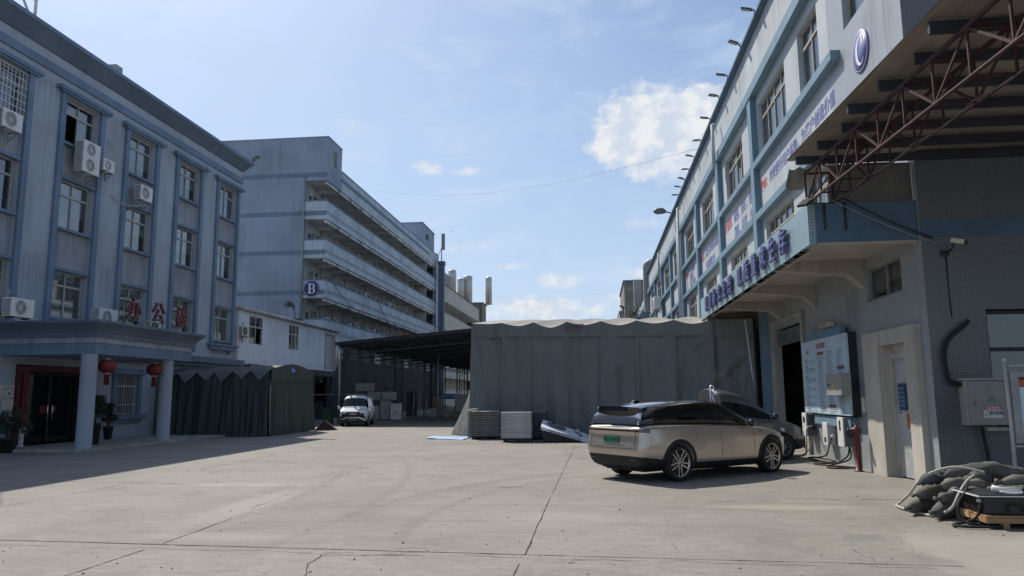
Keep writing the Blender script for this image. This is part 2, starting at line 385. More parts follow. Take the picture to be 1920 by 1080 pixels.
# ------------------------------------------------------------------ mesh helpers
class MB:
    def __init__(s): s.v = []; s.f = []; s.sm = []
    def add(s, vs, fs, smooth=False):
        o = len(s.v); s.v += [tuple(v) for v in vs]; s.f += [tuple(i+o for i in f) for f in fs]; s.sm += [smooth]*len(fs); return s
    def box(s, x0, x1, y0, y1, z0, z1):
        x0, x1 = min(x0, x1), max(x0, x1); y0, y1 = min(y0, y1), max(y0, y1); z0, z1 = min(z0, z1), max(z0, z1)
        v = [(x, y, z) for z in (z0, z1) for y in (y0, y1) for x in (x0, x1)]
        return s.add(v, [(0, 2, 3, 1), (4, 5, 7, 6), (0, 1, 5, 4), (2, 6, 7, 3), (0, 4, 6, 2), (1, 3, 7, 5)])
    def bar(s, a, b, w, h=None, up=(0, 0, 1)):
        h = h or w; a = Vector(a); b = Vector(b); d = (b-a).normalized(); up = Vector(up)
        if abs(d.dot(up)) > .98: up = Vector((1, 0, 0))
        r = d.cross(up).normalized()*w/2; u = r.cross(d).normalized()*h/2
        v = [p+i*r+j*u for p in (a, b) for j in (-1, 1) for i in (-1, 1)]
        return s.add(v, [(0, 2, 3, 1), (4, 5, 7, 6), (0, 1, 5, 4), (2, 6, 7, 3), (0, 4, 6, 2), (1, 3, 7, 5)])
    def tube(s, pts, r, n=8, cap=True):
        pts = [Vector(p) for p in pts]; rr = r if isinstance(r, (list, tuple)) else [r]*len(pts)
        rings = []; ref = None
        for i, p in enumerate(pts):
            d = (pts[min(i+1, len(pts)-1)]-pts[max(i-1, 0)]).normalized()
            if ref is None: ref = Vector((0, 0, 1)) if abs(d.z) < .9 else Vector((1, 0, 0))
            a = d.cross(ref).normalized(); b = a.cross(d).normalized(); ref = b
            rings.append([p + (a*math.cos(t)+b*math.sin(t))*rr[i] for t in [2*math.pi*k/n for k in range(n)]])
        v = [q for ring in rings for q in ring]; f = []
        for i in range(len(pts)-1):
            for k in range(n): f.append((i*n+k, i*n+(k+1) % n, (i+1)*n+(k+1) % n, (i+1)*n+k))
        if cap: f.append(tuple(range(n-1, -1, -1))); f.append(tuple((len(pts)-1)*n+k for k in range(n)))
        return s.add(v, f, True)
    def lathe(s, prof, n=24, c=(0, 0, 0), axis='z'):
        v = []
        for (r, h) in prof:
            for k in range(n):
                t = 2*math.pi*k/n; a, b = r*math.cos(t), r*math.sin(t)
                q = (a, b, h) if axis == 'z' else ((a, h, b) if axis == 'y' else (h, a, b))
                v.append((q[0]+c[0], q[1]+c[1], q[2]+c[2]))
        f = []
        for i in range(len(prof)-1):
            for k in range(n): f.append((i*n+k, i*n+(k+1) % n, (i+1)*n+(k+1) % n, (i+1)*n+k))
        return s.add(v, f, True)
    def prism(s, poly, axis, a, b):
        """poly: list of 2D points; axis x -> (y,z), y -> (x,z), z -> (x,y)"""
        def P(p, t): return {'x': (t, p[0], p[1]), 'y': (p[0], t, p[1]), 'z': (p[0], p[1], t)}[axis]
        n = len(poly); v = [P(p, a) for p in poly]+[P(p, b) for p in poly]
        f = [tuple(range(n)), tuple(range(2*n-1, n-1, -1))]+[(i, i+n, (i+1) % n+n, (i+1) % n) for i in range(n)]
        return s.add(v, f)
    def grid(s, fn, nu, nv, smooth=True):
        v = [fn(i/nu, j/nv) for j in range(nv+1) for i in range(nu+1)]
        f = [(j*(nu+1)+i, j*(nu+1)+i+1, (j+1)*(nu+1)+i+1, (j+1)*(nu+1)+i) for j in range(nv) for i in range(nu)]
        return s.add(v, f, smooth)
    def mesh(s, name):
        me = bpy.data.meshes.new(name); me.from_pydata(s.v, [], s.f); me.update()
        me.polygons.foreach_set('use_smooth', s.sm)
        bm = bmesh.new(); bm.from_mesh(me); bmesh.ops.recalc_face_normals(bm, faces=bm.faces); bm.to_mesh(me); bm.free()
        return me


def wloc(o):
    v = Vector((0, 0, 0))
    while o: v += o.location; o = o.parent
    return v


SPLIT = {'spandrel', 'ledge', 'rib', 'downpipe', 'broken_edge', 'cable_drop', 'drain_pipe', 'blue_rail', 'cross_bar', 'pilaster', 'sill_beam', 'post', 'foot', 'rim_cap', 'rain_pipe', 'corner_pipe', 'frame_post', 'upright', 'bracket', 'leg', 'heading_bar', 'floor_slab', 'shelf', 'wheel_pair', 'partition', 'soffit_beam', 'top_chord', 'bottom_chord', 'painted_band', 'end_band'}


def pieces(mb):
    par = list(range(len(mb.v)))
    def find(i):
        while par[i] != i: par[i] = par[par[i]]; i = par[i]
        return i
    for f in mb.f:
        for k in f[1:]: par[find(k)] = find(f[0])
    out = {}
    for f, s in zip(mb.f, mb.sm): out.setdefault(find(f[0]), []).append((f, s))
    res = []
    for fs in out.values():
        ids = sorted({i for f, s in fs for i in f}); mp = {i: k for k, i in enumerate(ids)}; q = MB()
        q.v = [mb.v[i] for i in ids]; q.f = [tuple(mp[i] for i in f) for f, s in fs]; q.sm = [s for f, s in fs]; res.append(q)
    return res


def obj(name, mb, m, parent=None, local=False, bevel=0.0):
    if name in SPLIT and parent and isinstance(mb, MB):
        ps = pieces(mb)
        if len(ps) > 1: return [obj(name, q, m, parent, local, bevel) for q in ps][-1]
    me = mb.mesh(name) if isinstance(mb, MB) else mb
    if parent and not local: me.transform(Matrix.Translation(-wloc(parent)))
    o = bpy.data.objects.new(name, me); C.objects.link(o)
    if parent: o.parent = parent
    if m: me.materials.clear(); me.materials.append(M[m])
    if bevel:
        b = o.modifiers.new('bevel', 'BEVEL'); b.width = bevel; b.segments = 2; b.limit_method = 'ANGLE'; b.harden_normals = False
    return o


def thing(name, label, cat, loc=(0, 0, 0), rz=0.0, group=None):
    o = bpy.data.objects.new(name, None); C.objects.link(o); o.empty_display_size = .2
    o.location = loc; o.rotation_euler = (0, 0, rz); o['label'] = label; o['category'] = cat; o['kind'] = 'thing'
    if group: o['group'] = group
    return o


def tag(o, label, cat, group=None, kind=None):
    o['label'] = label; o['category'] = cat; o['kind'] = kind or 'thing'
    if group: o['group'] = group
    return o


def dup(root, loc, rz=None, label=None):
    r = root.copy(); C.objects.link(r); r.location = loc
    if rz is not None: r.rotation_euler = (0, 0, rz)
    if label: r['label'] = label
    for ch in list(root.children):
        c = ch.copy(); C.objects.link(c); c.parent = r
        for gc in list(ch.children):
            d = gc.copy(); C.objects.link(d); d.parent = c
    return r


def bx(*a): return MB().box(*a)


class Face:
    """a wall plane: facing '+x', '-x' or '-y' at pos; u runs along the wall, d outwards"""
    def __init__(s, facing, pos): s.fc = facing; s.p = pos
    def pt(s, u, z, d):
        return (s.p+d, u, z) if s.fc == '+x' else (s.p-d, u, z) if s.fc == '-x' else (u, s.p-d, z)
    def box(s, mb, u0, u1, z0, z1, d0, d1):
        a = s.pt(u0, z0, d0); b = s.pt(u1, z1, d1); return mb.box(a[0], b[0], a[1], b[1], a[2], b[2])
    def wall(s, mb, u0, u1, z0, z1, t, openings):
        us = sorted({u0, u1, *[v for o in openings for v in o[:2]]}); zs = sorted({z0, z1, *[v for o in openings for v in o[2:]]})
        us = [u for u in us if u0 <= u <= u1]; zs = [z for z in zs if z0 <= z <= z1]
        def solid(i, j):
            if i < 0 or j < 0 or i >= len(us)-1 or j >= len(zs)-1: return False
            cu, cz = (us[i]+us[i+1])/2, (zs[j]+zs[j+1])/2
            return not any(o[0] < cu < o[1] and o[2] < cz < o[3] for o in openings)
        def q(*pts): mb.add([s.pt(*p) for p in pts], [(0, 1, 2, 3)])
        for i in range(len(us)-1):
            for j in range(len(zs)-1):
                if not solid(i, j): continue
                a, b, c, d = us[i], us[i+1], zs[j], zs[j+1]
                q((a, c, 0), (b, c, 0), (b, d, 0), (a, d, 0)); q((a, c, -t), (b, c, -t), (b, d, -t), (a, d, -t))
                if not solid(i-1, j): q((a, c, 0), (a, d, 0), (a, d, -t), (a, c, -t))
                if not solid(i+1, j): q((b, c, 0), (b, d, 0), (b, d, -t), (b, c, -t))
                if not solid(i, j-1): q((a, c, 0), (b, c, 0), (b, c, -t), (a, c, -t))
                if not solid(i, j+1): q((a, d, 0), (b, d, 0), (b, d, -t), (a, d, -t))
        return mb
    def text(s, body, u, z, d, size, depth=.01, weight=0.0, flip=1):
        me = text_mesh(body, size, depth, weight)
        X = Vector(s.pt(1, 0, 0))-Vector(s.pt(0, 0, 0)); N = Vector(s.pt(0, 0, 1))-Vector(s.pt(0, 0, 0)); Zv = Vector((0, 0, 1))
        if Zv.cross(N).dot(X) < 0: X = -X
        o = Vector(s.pt(u, z, d))
        me.transform(Matrix(((X.x, Zv.x, N.x, o.x), (X.y, Zv.y, N.y, o.y), (X.z, Zv.z, N.z, o.z), (0, 0, 0, 1))))
        return me


def text_mesh(body, size, depth=.01, weight=0.0, width=None):
    cu = bpy.data.curves.new('t', 'FONT'); cu.body = body; cu.size = size; cu.extrude = depth; cu.offset = weight
    cu.align_x = 'CENTER'; cu.align_y = 'CENTER'; cu.resolution_u = 3
    o = bpy.data.objects.new('t', cu); C.objects.link(o)
    dg = bpy.context.evaluated_depsgraph_get(); dg.update()
    me = bpy.data.meshes.new_from_object(o.evaluated_get(dg))
    bpy.data.objects.remove(o); bpy.data.curves.remove(cu)
    return me


def window(parent, F, u0, u1, z0, z1, cols=2, transom=.3, d=-.12, frame='frame_alu', curtain=None, curtain_h=1.0, open_col=None, rnd=None, bar=.06, name='window'):
    """glass pane with a frame and sometimes a curtain"""
    w = F.box(MB(), u0+.02, u1-.02, z0+.02, z1-.02, d-.012, d)
    if open_col is not None:
        w = MB(); cw = (u1-u0)/cols; zt = z1-(z1-z0)*transom
        for c in range(cols):
            if c != open_col: F.box(w, u0+c*cw+.02, u0+(c+1)*cw-.02, z0+.02, zt, d-.012, d)
        F.box(w, u0+.02, u1-.02, zt, z1-.02, d-.012, d)
    wo = obj(name, w, 'glass', parent)
    f = MB()
    F.box(f, u0, u1, z0, z0+bar, d-.03, d+.035); F.box(f, u0, u1, z1-bar, z1, d-.03, d+.035)
    F.box(f, u0, u0+bar, z0+bar, z1-bar, d-.03, d+.035); F.box(f, u1-bar, u1, z0+bar, z1-bar, d-.03, d+.035)
    zt = z1-(z1-z0)*transom
    if transom: F.box(f, u0+bar, u1-bar, zt-bar*.6, zt+bar*.6, d-.03, d+.038)
    for c in range(1, cols):
        uc = u0+(u1-u0)*c/cols
        if transom:
            F.box(f, uc-bar*.42, uc+bar*.42, z0+bar, zt-bar*.6, d-.03, d+.034); F.box(f, uc-bar*.42, uc+bar*.42, zt+bar*.6, z1-bar, d-.03, d+.034)
        else: F.box(f, uc-bar*.42, uc+bar*.42, z0+bar, z1-bar, d-.03, d+.034)
    obj('frame', f, frame, wo)
    if curtain:
        cb = MB(); rr = random.Random(rnd or hash((round(u0, 2), round(z0, 2))))
        for c in range(cols):
            if open_col == c: continue
            a = u0+(u1-u0)*c/cols; b = u0+(u1-u0)*(c+1)/cols; zb = z1-(z1-z0)*curtain_h*(1 if rr.random() < .6 else rr.uniform(.6, 1))
            if rr.random() < .14: continue
            n = 14
            def fn(i, j, a=a, b=b, zb=zb): return F.pt(a+(b-a)*i, zb+(z1-zb)*j, d-.07+.02*math.sin(i*n*2.2+c))
            cb.grid(fn, n, 1)
        if cb.v: obj('curtain', cb, curtain, wo)
    return wo

# ================================================================== ground
gm = MB(); gm.grid(lambda i, j: (-700+1400*i, -200+1900*j, 0), 28, 38, False)
gnd = obj('ground', gm, 'ground'); gnd['kind'] = 'structure'
jm = MB(); rj = random.Random(3)
for si, (a, b, w, j, f) in enumerate(SEG):
    a = Vector((*a, .004)); b = Vector((*b, .004)); L = (b-a).length; n = max(4, int(L/.07)); t = (b-a).normalized(); nn = Vector((-t.y, t.x, 0)); row = []
    for k in range(n+1):
        p = a.lerp(b, k/n); q = Vector((p.x*1.9, p.y*1.9, si*7.3)); amp = .11 if j else .016
        off = noise.noise(q)*amp*min(1, 4*k/n, 4*(n-k)/n)+noise.noise(q*6)*amp*.22
        ww = w*.60*(.45+1.1*abs(noise.noise(q*2.3+Vector((5, 1, 2)))))*(1 if noise.noise(q*1.1+Vector((0, 9, 0)))*.5+.5 < f*1.02-.02 else .22)
        row.append((p+nn*(off-ww), p+nn*(off+ww)))
    v = [c for r_ in row for c in r_]; jm.add(v, [(2*k, 2*k+1, 2*k+3, 2*k+2) for k in range(n)])
jo = obj('ground_cracks', jm, 'joint_dark'); jo['kind'] = 'structure'


def loft_path(mb, prof, path):
    """prof: [(offset, z)]; path: function offset -> list of (x, y)"""
    rows = [path(o) for o, z in prof]
    n = len(rows[0]); v = [(x, y, prof[i][1]) for i, r in enumerate(rows) for x, y in r]
    f = [(i*n+k, i*n+k+1, (i+1)*n+k+1, (i+1)*n+k) for i in range(len(prof)-1) for k in range(n-1)]
    return mb.add(v, f)


# ================================================================== office building (left)
OX = -20.8; OY1 = 41.25; OY0 = 7.0
office = thing('office_building', 'pale blue four storey office block with blue window strips and a columned porch', 'building', (OX, OY1, 0))
FO = Face('+x', OX)
cols_y = [(27.3+4.12*k, 1.05 if k != 1 else 1.0) for k in range(-4, 4)]
cols_y = [(c, 1.05) for c, h in cols_y]
strips = [(c-h, c+h, 4.2, 13.8) for c, h in cols_y]
wall = FO.wall(MB(), OY0, OY1, 0, 15.2, .14, strips+[(24.9, 28.55, 0.0, 3.05), (30.62, 32.17, 1.05, 2.85)])
obj('wall', wall, 'office_wall', office)
bk = MB(); bk.box(-34, OX-.15, OY1-.15, OY1, 0, 15.2); bk.box(-34, -33.8, OY0, OY1-.16, 0, 15.2); bk.box(-33.8, OX-.15, OY0, OY0+.15, 0, 15.2)
obj('end_wall', bk, 'office_wall', office)
bk = MB(); bk.box(-33.8, OX-.5, OY0+.2, OY1-.2, 15.55, 15.7)
for z in (3.4, 7.4, 11.2): bk.box(-33.7, OX-.6, OY0+.2, OY1-.2, z, z+.15)
obj('floor_slab', bk, 'concrete_grey', office)
bk = MB()
for y in (13, 17, 21, 25.2, 29.4, 33.5, 37.6): bk.box(-33.7, OX-1.2, y, y+.1, 0, 15.4)
bk.box(-27, -26.9, OY0+.2, OY1-.2, 0, 15.4)
obj('partition', bk, 'dark_wall', office)
WZ = ((11.98, 13.78), (8.5, 10.45), (4.95, 6.78))
pil = MB(); led = MB(); pan = MB()
for ci, (c, h) in enumerate(cols_y):
    FR = Face('+x', OX-.14)
    FR.wall(pan, c-h-.001, c+h+.001, 4.2, 13.8, .12, [(c-h+.06, c+h-.06, a, b) for a, b in WZ])
    for sgn in (-1, 1):
        a = c+sgn*h; FO.box(pil, a, a+sgn*.27, 4.2 if ci < 7 else 4.75, 13.93, -.002, .12)
    FO.box(led, c-h-.55, c+h+.55, 13.93, 14.05, .003, .26); FO.box(led, c-h-.45, c+h+.45, 14.05, 14.12, .003, .18); FO.box(led, c-h-.4, c+h+.4, 13.84, 13.93, .125, .2)
    for a, b in WZ:
        FO.box(led, c-h+.002, c+h-.002, a-.11, a, -.13, .07)
        if b < 13: FO.box(led, c-h+.002, c+h-.002, b, b+.11, -.13, .06)
FO.box(led, cols_y[7][0]-1.55, cols_y[7][0]+1.55, 4.62, 4.74, .003, .3); FO.box(led, cols_y[7][0]-1.4, cols_y[7][0]+1.4, 4.42, 4.62, .003, .2)
obj('pilaster', pil, 'office_trim', office); obj('ledge', led, 'office_trim', office); obj('spandrel', pan, 'panel_wall', office)
rr = random.Random(5)
for ci, (c, h) in enumerate(cols_y):
    if ci < 2: continue
    for zi, (a, b) in enumerate(WZ):
        window(office, FO, c-h+.07, c+h-.07, a, b, 2, .3, -.22, 'frame_alu', 'curtain_white' if rr.random() < .8 else 'curtain_blue', rr.choice((.62, .95, 1.0, .8)), 0 if (ci == 4 and zi == 0) else None, rnd=ci*7+zi)
# barred window at the top left column
gb = MB(); c = cols_y[3][0]
for k in range(12): gb.box(OX+.03, OX+.05, c-1.0+k*.18, c-.98+k*.18, 12.0, 13.75)
for k in range(7): gb.box(OX+.05, OX+.07, c-1.04, c+1.04, 12.05+k*.28, 12.075+k*.28)
obj('window_grille', gb, 'steel_white', office)
b2 = MB(); FO.box(b2, OY0, OY1+.08, 14.44, 14.78, .003, .08); b2.box(-33, OX-.002, OY1+.003, OY1+.08, 14.44, 14.78)
obj('string_course', b2, 'office_trim', office)
pth = lambda o: [(OX+o, OY0), (OX+o, OY1+o), (-33.9, OY1+o)]
dr = MB(); rnd = random.Random(8)
for (y_, z_, l_) in ((29.55, 12.2, .5), (33.3, 11.0, .9), (33.25, 13.3, .3), (37.4, 9.6, 1.0), (37.75, 9.2, .4), (24.9, 9.4, .5), (37.3, 13.6, .25), (33.0, 13.0, .3)): dr.box(OX+.001, OX+.006, y_, y_+.05, z_-l_, z_)
obj('paint_drip', dr, 'crate_white', office)
cv = loft_path(MB(), [(.003, 15.2), (.05, 15.2), (.12, 15.28), (.43, 15.66), (.46, 15.7)], pth); obj('cornice', cv, 'office_cove', office)
cv = loft_path(MB(), [(.46, 15.7), (.5, 15.71), (.5, 15.88), (-.4, 15.88)], pth); obj('parapet', cv, 'office_trim', office)
# lower string course past the porch
b2 = MB(); FO.box(b2, 30.45, OY1+.35, 3.62, 3.92, .003, .5); FO.box(b2, 30.45, OY1+.2, 3.42, 3.62, .003, .3)
obj('lower_ledge', b2, 'office_cove', office)
# porch
PX, PY0, PY1 = -17.2, 24.1, 30.3
pp = lambda o: [(OX+.01, PY0-o), (PX+o, PY0-o), (PX+o, PY1+o), (OX+.01, PY1+o)]
porch = thing('entrance_porch', 'blue banded flat porch on two round columns in front of the office block', 'porch', (OX, PY0, 0))
lo = MB(); lo.box(OX+.01, PX-.003, PY0+.003, PY1-.003, 3.34, 3.40); lo.box(OX+.01, PX-.02, PY0+.02, PY1-.02, 4.2, 4.44)
obj('slab', lo, 'panel_wall', porch)
obj('fascia', loft_path(MB(), [(-.3, 3.33), (0, 3.33), (0, 3.70), (.03, 3.72), (-.05, 3.72)], pp), 'office_trim', porch)
obj('pale_band', loft_path(MB(), [(0, 3.72), (.0, 3.92)], pp), 'panel_wall', porch)
obj('cornice', loft_path(MB(), [(0, 3.92), (.07, 3.92), (.09, 4.08), (.14, 4.12), (.16, 4.17), (.38, 4.38), (.42, 4.39), (.42, 4.48), (-.3, 4.48)], pp), 'office_cove', porch)
for cx, cy in ((-17.48, 24.22), (-17.5, 28.98)):
    obj('column', MB().lathe([(.272, 0), (.272, .05), (.262, .06), (.262, 3.33)], 28, (cx, cy, 0)), 'column_paint', porch)
obj('floor', bx(OX+.02, -17.0, 23.7, 33.2, 0.004, .10), 'concrete_grey', porch)
# entrance door and red surround
door = obj('entrance_door', bx(OX-.3, OX-.28, 25.5, 28.5, .12, 2.7), 'car_glass', office)
f = MB()
for y in (25.45, 26.95, 28.45): f.box(OX-.27, OX-.2, y-.04, y+.04, .1, 2.7)
f.box(OX-.27, OX-.2, 25.41, 28.49, 2.7, 2.78); obj('frame', f, 'steel_dark', door)
f = MB(); f.box(OX-.25, OX+.12, 24.95, 25.40, .1, 3.0); f.box(OX-.25, OX+.12, 25.4, 28.55, 2.8, 3.02); obj('surround', f, 'red_paint', door)
f = MB()
for y in (26.82, 27.08): f.tube([(OX-.2, y, .95), (OX-.14, y, 1.0), (OX-.14, y, 1.55), (OX-.2, y, 1.6)], .018)
obj('handle', f, 'chrome', door)
f = MB(); f.box(OX-.26, OX-.24, 26.55, 26.9, 1.25, 1.55); f.box(OX-.26, OX-.24, 27.15, 27.4, 1.28, 1.5); obj('door_sticker', f, 'red_cloth', door)
obj('hanging_cloth', MB().grid(lambda i, j: (OX+.2+.03*math.sin(i*9), 25.05+i*.28+.05*math.sin(j*3), .9+1.85*j), 8, 6), 'red_cloth', door)
# ground floor window
window(office, FO, 30.64, 32.15, 1.07, 2.83, 2, .28, -.1, 'frame_alu', None)
f = MB()
for k in range(12): f.box(OX-.04, OX-.02, 30.72+k*.122, 30.74+k*.122, 1.08, 2.82)
f.box(OX-.02, OX-.005, 30.65, 32.14, 2.3, 2.33); f.box(OX-.02, OX-.005, 30.65, 32.14, 1.5, 1.53); obj('window_grille', f, 'steel_white', office)
f = MB(); FO.box(f, 30.38, 30.62, 1.05, 2.85, .003, .1); FO.box(f, 32.17, 32.41, 1.05, 2.85, .003, .1); FO.box(f, 30.2, 32.6, 2.85, 3.0, .003, .2); FO.box(f, 30.3, 32.5, 3.0, 3.1, .003, .14)
FO.box(f, 30.2, 32.6, .9, 1.05, .003, .3); FO.box(f, 30.35, 32.45, .74, .9, .003, .18); obj('window_surround', f, 'office_trim', office)
# roof stair hatch and floodlight on the corner
obj('roof_box', bx(OX-.3, OX+.2, 28.9, 29.35, 15.99, 16.35), 'panel_wall', office)
# rooftop lattice sign frame
rf = thing('roof_sign_frame', 'white tubular steel lattice standing on the office roof edge', 'steel frame', (-20.9, 22, 15.98))
t = MB()
for y in (15.2, 18.3, 21.4, 24.5):
    t.tube([(-20.95, y, 15.98), (-20.95, y, 19.5)], .055); t.tube([(-22.4, y, 15.98), (-20.95, y, 19.2)], .035)
obj('upright', t, 'steel_white', rf)
t = MB()
for z in (16.9, 18.2, 19.4): t.tube([(-20.95, 15.2, z), (-20.95, 24.5, z)], .04)
for y in (15.2, 18.3, 21.4): t.tube([(-20.95, y+3.0, 16.0), (-20.95, y+1.4, 17.9)], .045); t.tube([(-20.95, y, 18.0), (-20.95, y+3.1, 17.0)], .04); t.tube([(-20.95, y+.8, 16.0), (-20.95, y+1.6, 17.9)], .04)
obj('brace', t, 'steel_white', rf)

# wall stains: hanging wires and drain hoses on the office facade
def wire(name, pts, r, m, label, cat, parent=None):
    o = obj(name, MB().tube(pts, r, 6), m, parent)
    if not parent: tag(o, label, cat)
    return o


def smooth_pts(ctrl, n=8):
    P = [Vector(p) for p in ctrl]; out = []
    for i in range(len(P)-1):
        p0, p1, p2, p3 = P[max(i-1, 0)], P[i], P[i+1], P[min(i+2, len(P)-1)]
        for k in range(n):
            t = k/n
            out.append(.5*((2*p1)+(-p0+p2)*t+(2*p0-5*p1+4*p2-p3)*t*t+(-p0+3*p1-3*p2+p3)*t**3))
    out.append(P[-1]); return out


OXW = OX+.04
wire('drain_hose', smooth_pts([(OXW, 24.35, 7.6), (OXW, 24.3, 6.5), (OXW, 24.25, 5.7), (OXW+.05, 24.05, 5.2), (OXW+.1, 24.1, 4.6)]), .03, 'cable_white', 'white drain hose running down the wall to the boxy unit left on the porch roof', 'hose')
wire('wall_cable', smooth_pts([(OXW, 22.1, 8.0), (OXW+.1, 22.5, 7.7), (OXW, 22.9, 7.5)]), .035, 'plastic_black', 'black cable looped between window strip and hole at far left of office wall', 'cable')
wire('refrigerant_pipe', smooth_pts([(OXW, 28.9, 12.9), (OXW+.15, 29.15, 12.6), (OXW+.2, 29.0, 12.1), (OXW+.3, 28.2, 11.95)]), .025, 'cable_white', 'thin pale pipe curving from wall hole down to small upper air conditioner', 'pipe')
wire('refrigerant_pipe', smooth_pts([(OXW, 29.4, 10.55), (OXW+.1, 29.8, 10.35), (OXW+.25, 30.3, 10.3), (OXW+.3, 30.9, 10.45)]), .025, 'cable_white', 'pale pipe sagging from wall to the dark fan air conditioner on the second strip', 'pipe')


def ac_unit(label, loc, w, h, d, fans=1, rz=0, dark=False, bracket=True, grp='air conditioner units on the office front'):
    """fan side faces +x, base at z=0, centre of the back face at the origin"""
    t = thing('air_conditioner', label, 'air conditioner', loc, rz, grp)
    obj('casing', bx(.02, d, -w/2, w/2, 0, h), 'plastic_white' if not dark else 'plastic_cream', t, True, .012)
    fh = h/fans
    for k in range(fans):
        r = min(fh*.42, w*.36); cy = -w*.12 if fans == 1 else -w*.08; cz = fh*(k+.5)
        rg = MB().lathe([(r, d+.001), (r, d+.022), (r*.93, d+.022), (r*.93, d+.004)], 24, (0, cy, cz), 'x')
        g_ = obj('fan_grille', rg, 'plastic_white' if not dark else 'steel_dark', t, True)
        s = MB().lathe([(0.001, d+.003), (r*.92, d+.003)], 24, (0, cy, cz), 'x'); obj('fan', s, 'slate' if not dark else 'matt_black', g_, True)
        q = MB()
        for i in range(5):
            rr_ = r*(.2+.17*i); q.lathe([(rr_, d+.008), (rr_, d+.014), (rr_-.008, d+.014)], 20, (0, cy, cz), 'x')
        for i in range(6):
            a = math.pi*i/6; q.bar((d+.012, cy-math.cos(a)*r*.9, cz-math.sin(a)*r*.9), (d+.012, cy+math.cos(a)*r*.9, cz+math.sin(a)*r*.9), .012)
        obj('wire_guard', q, 'plastic_white' if not dark else 'steel_grey', g_, True)
    lv = MB()
    for k in range(int(h/.045)-1): lv.box(.05, d-.05, -w/2-.004, -w/2+.004, .03+k*.045, .05+k*.045)
    obj('side_louvre', lv, 'steel_dark', t, True)
    if bracket:
        for s in (-1, 1):
            b = MB(); y = s*w*.33; b.box(-.05, d+.05, y-.02, y+.02, -.045, -.005); b.box(-.05, -.01, y-.02, y+.02, -.35, -.045); b.bar((-.03, y, -.33), (d*.85, y, -.04), .03)
            obj('bracket', b, 'steel_grey', t, True)
    else:
        f = MB(); f.box(.05, d-.05, -w*.38, -w*.3, -.05, 0); f.box(.05, d-.05, w*.3, w*.38, -.05, 0); obj('foot', f, 'plastic_black', t, True)
    return t


ac_unit('white air conditioner below the barred window at the top left corner', (OX+.12, 23.2, 11.25), .9, .68, .36)
ac_unit('tall white two fan air conditioner under the open top window', (OX+.18, 27.25, 10.85), 1.0, 1.3, .42, 2)
ac_unit('small boxy air conditioner on bracket just right of the two fan unit', (OX+.12, 28.6, 11.35), .72, .52, .30)
ac_unit('white air conditioner with dark fan under second window strip', (OX+.16, 31.2, 10.75), .88, .68, .36, 1, 0, False)
ac_unit('grey faced boxy unit on the porch roof at the far left', (-19.25, 22.7-.0, 4.49), 1.0, .62, .36, 1, 0, False, False)
ac_unit('white unit with square fan on porch roof beside the red letters', (-19.2, 27.0, 4.53), 1.1, .72, .4, 1, 0, False, False)
ac_unit('small white air conditioner with dark fan on porch roof behind letters', (-19.1, 31.05-.9, 4.53), .75, .55, .3, 1, 0, True, False)
ac_unit('dark fan unit hung on the white upper annex beside the downpipe', (OX+.12, 41.75, 5.35), .8, .58, .3, 1, 0, True)

# red letters on the porch
PF = Face('+x', -17.35)
for ch, y in (('办', 26.35), ('公', 27.95), ('楼', 29.65)):
    t = thing('sign_letter', {'办': 'leftmost faded red character on a metal frame on the porch roof', '公': 'middle faded red character on metal frame above the porch, slightly broken', '楼': 'rightmost faded red character on the porch roof, dense strokes'}[ch], 'letter', (-17.4, y, 4.48), 0, 'red characters on the porch roof')
    obj('character', PF.text(ch, y, 5.1, .0, .90, .045, .010), 'red_letter', t)
    fr = MB()
    for s in (-.46, .46): fr.tube([(-17.44, y+s, 4.48), (-17.44, y+s, 5.6)], .014, 6); fr.tube([(-17.9, y+s, 4.48), (-17.44, y+s, 4.95)], .012, 6)
    for z in (4.75, 5.55): fr.tube([(-17.44, y-.46, z), (-17.44, y+.46, z)], .012, 6)
    obj('stand', fr, 'steel_grey', t)


def lantern(loc, label):
    t = thing('red_lantern', label, 'lantern', loc, 0, 'red lanterns under the porch')
    b = MB(); prof = []
    for k in range(13):
        a = -math.pi/2+math.pi*k/12; prof.append((max(.08, .30*math.cos(a)**.8 if math.cos(a) > 0 else .08), .235*math.sin(a)))
    n = 32; v = []; f = []
    for i, (r, h) in enumerate(prof):
        for k in range(n):
            rr_ = r*(1+.035*math.cos(k*math.pi)); v.append((rr_*math.cos(2*math.pi*k/n), rr_*math.sin(2*math.pi*k/n), h))
    f = [(i*n+k, i*n+(k+1) % n, (i+1)*n+(k+1) % n, (i+1)*n+k) for i in range(len(prof)-1) for k in range(n)]
    obj('shade', MB().add(v, f, True), 'red_cloth', t, True)
    obj('rim_cap', MB().lathe([(.001, -.29), (.10, -.29), (.10, -.22), (.001, -.22)], 16).lathe([(.001, .215), (.09, .215), (.09, .27), (.001, .27)], 16), 'frame_cream', t, True)
    q = MB()
    for k in range(14):
        a = 2*math.pi*k/14; q.tube([(.07*math.cos(a), .07*math.sin(a), -.29), (.085*math.cos(a), .085*math.sin(a), -.66)], .014, 4)
    obj('tassel', q, 'red_cloth', t, True)
    obj('cord', MB().tube([(0, 0, .26), (0, 0, .42)], .01, 5), 'steel_dark', t, True)


lantern((-17.3, 24.95, 2.93), 'red paper lantern hanging just right of the near porch column')
lantern((-17.62, 28.35, 2.92), 'red paper lantern hanging against the far porch column')


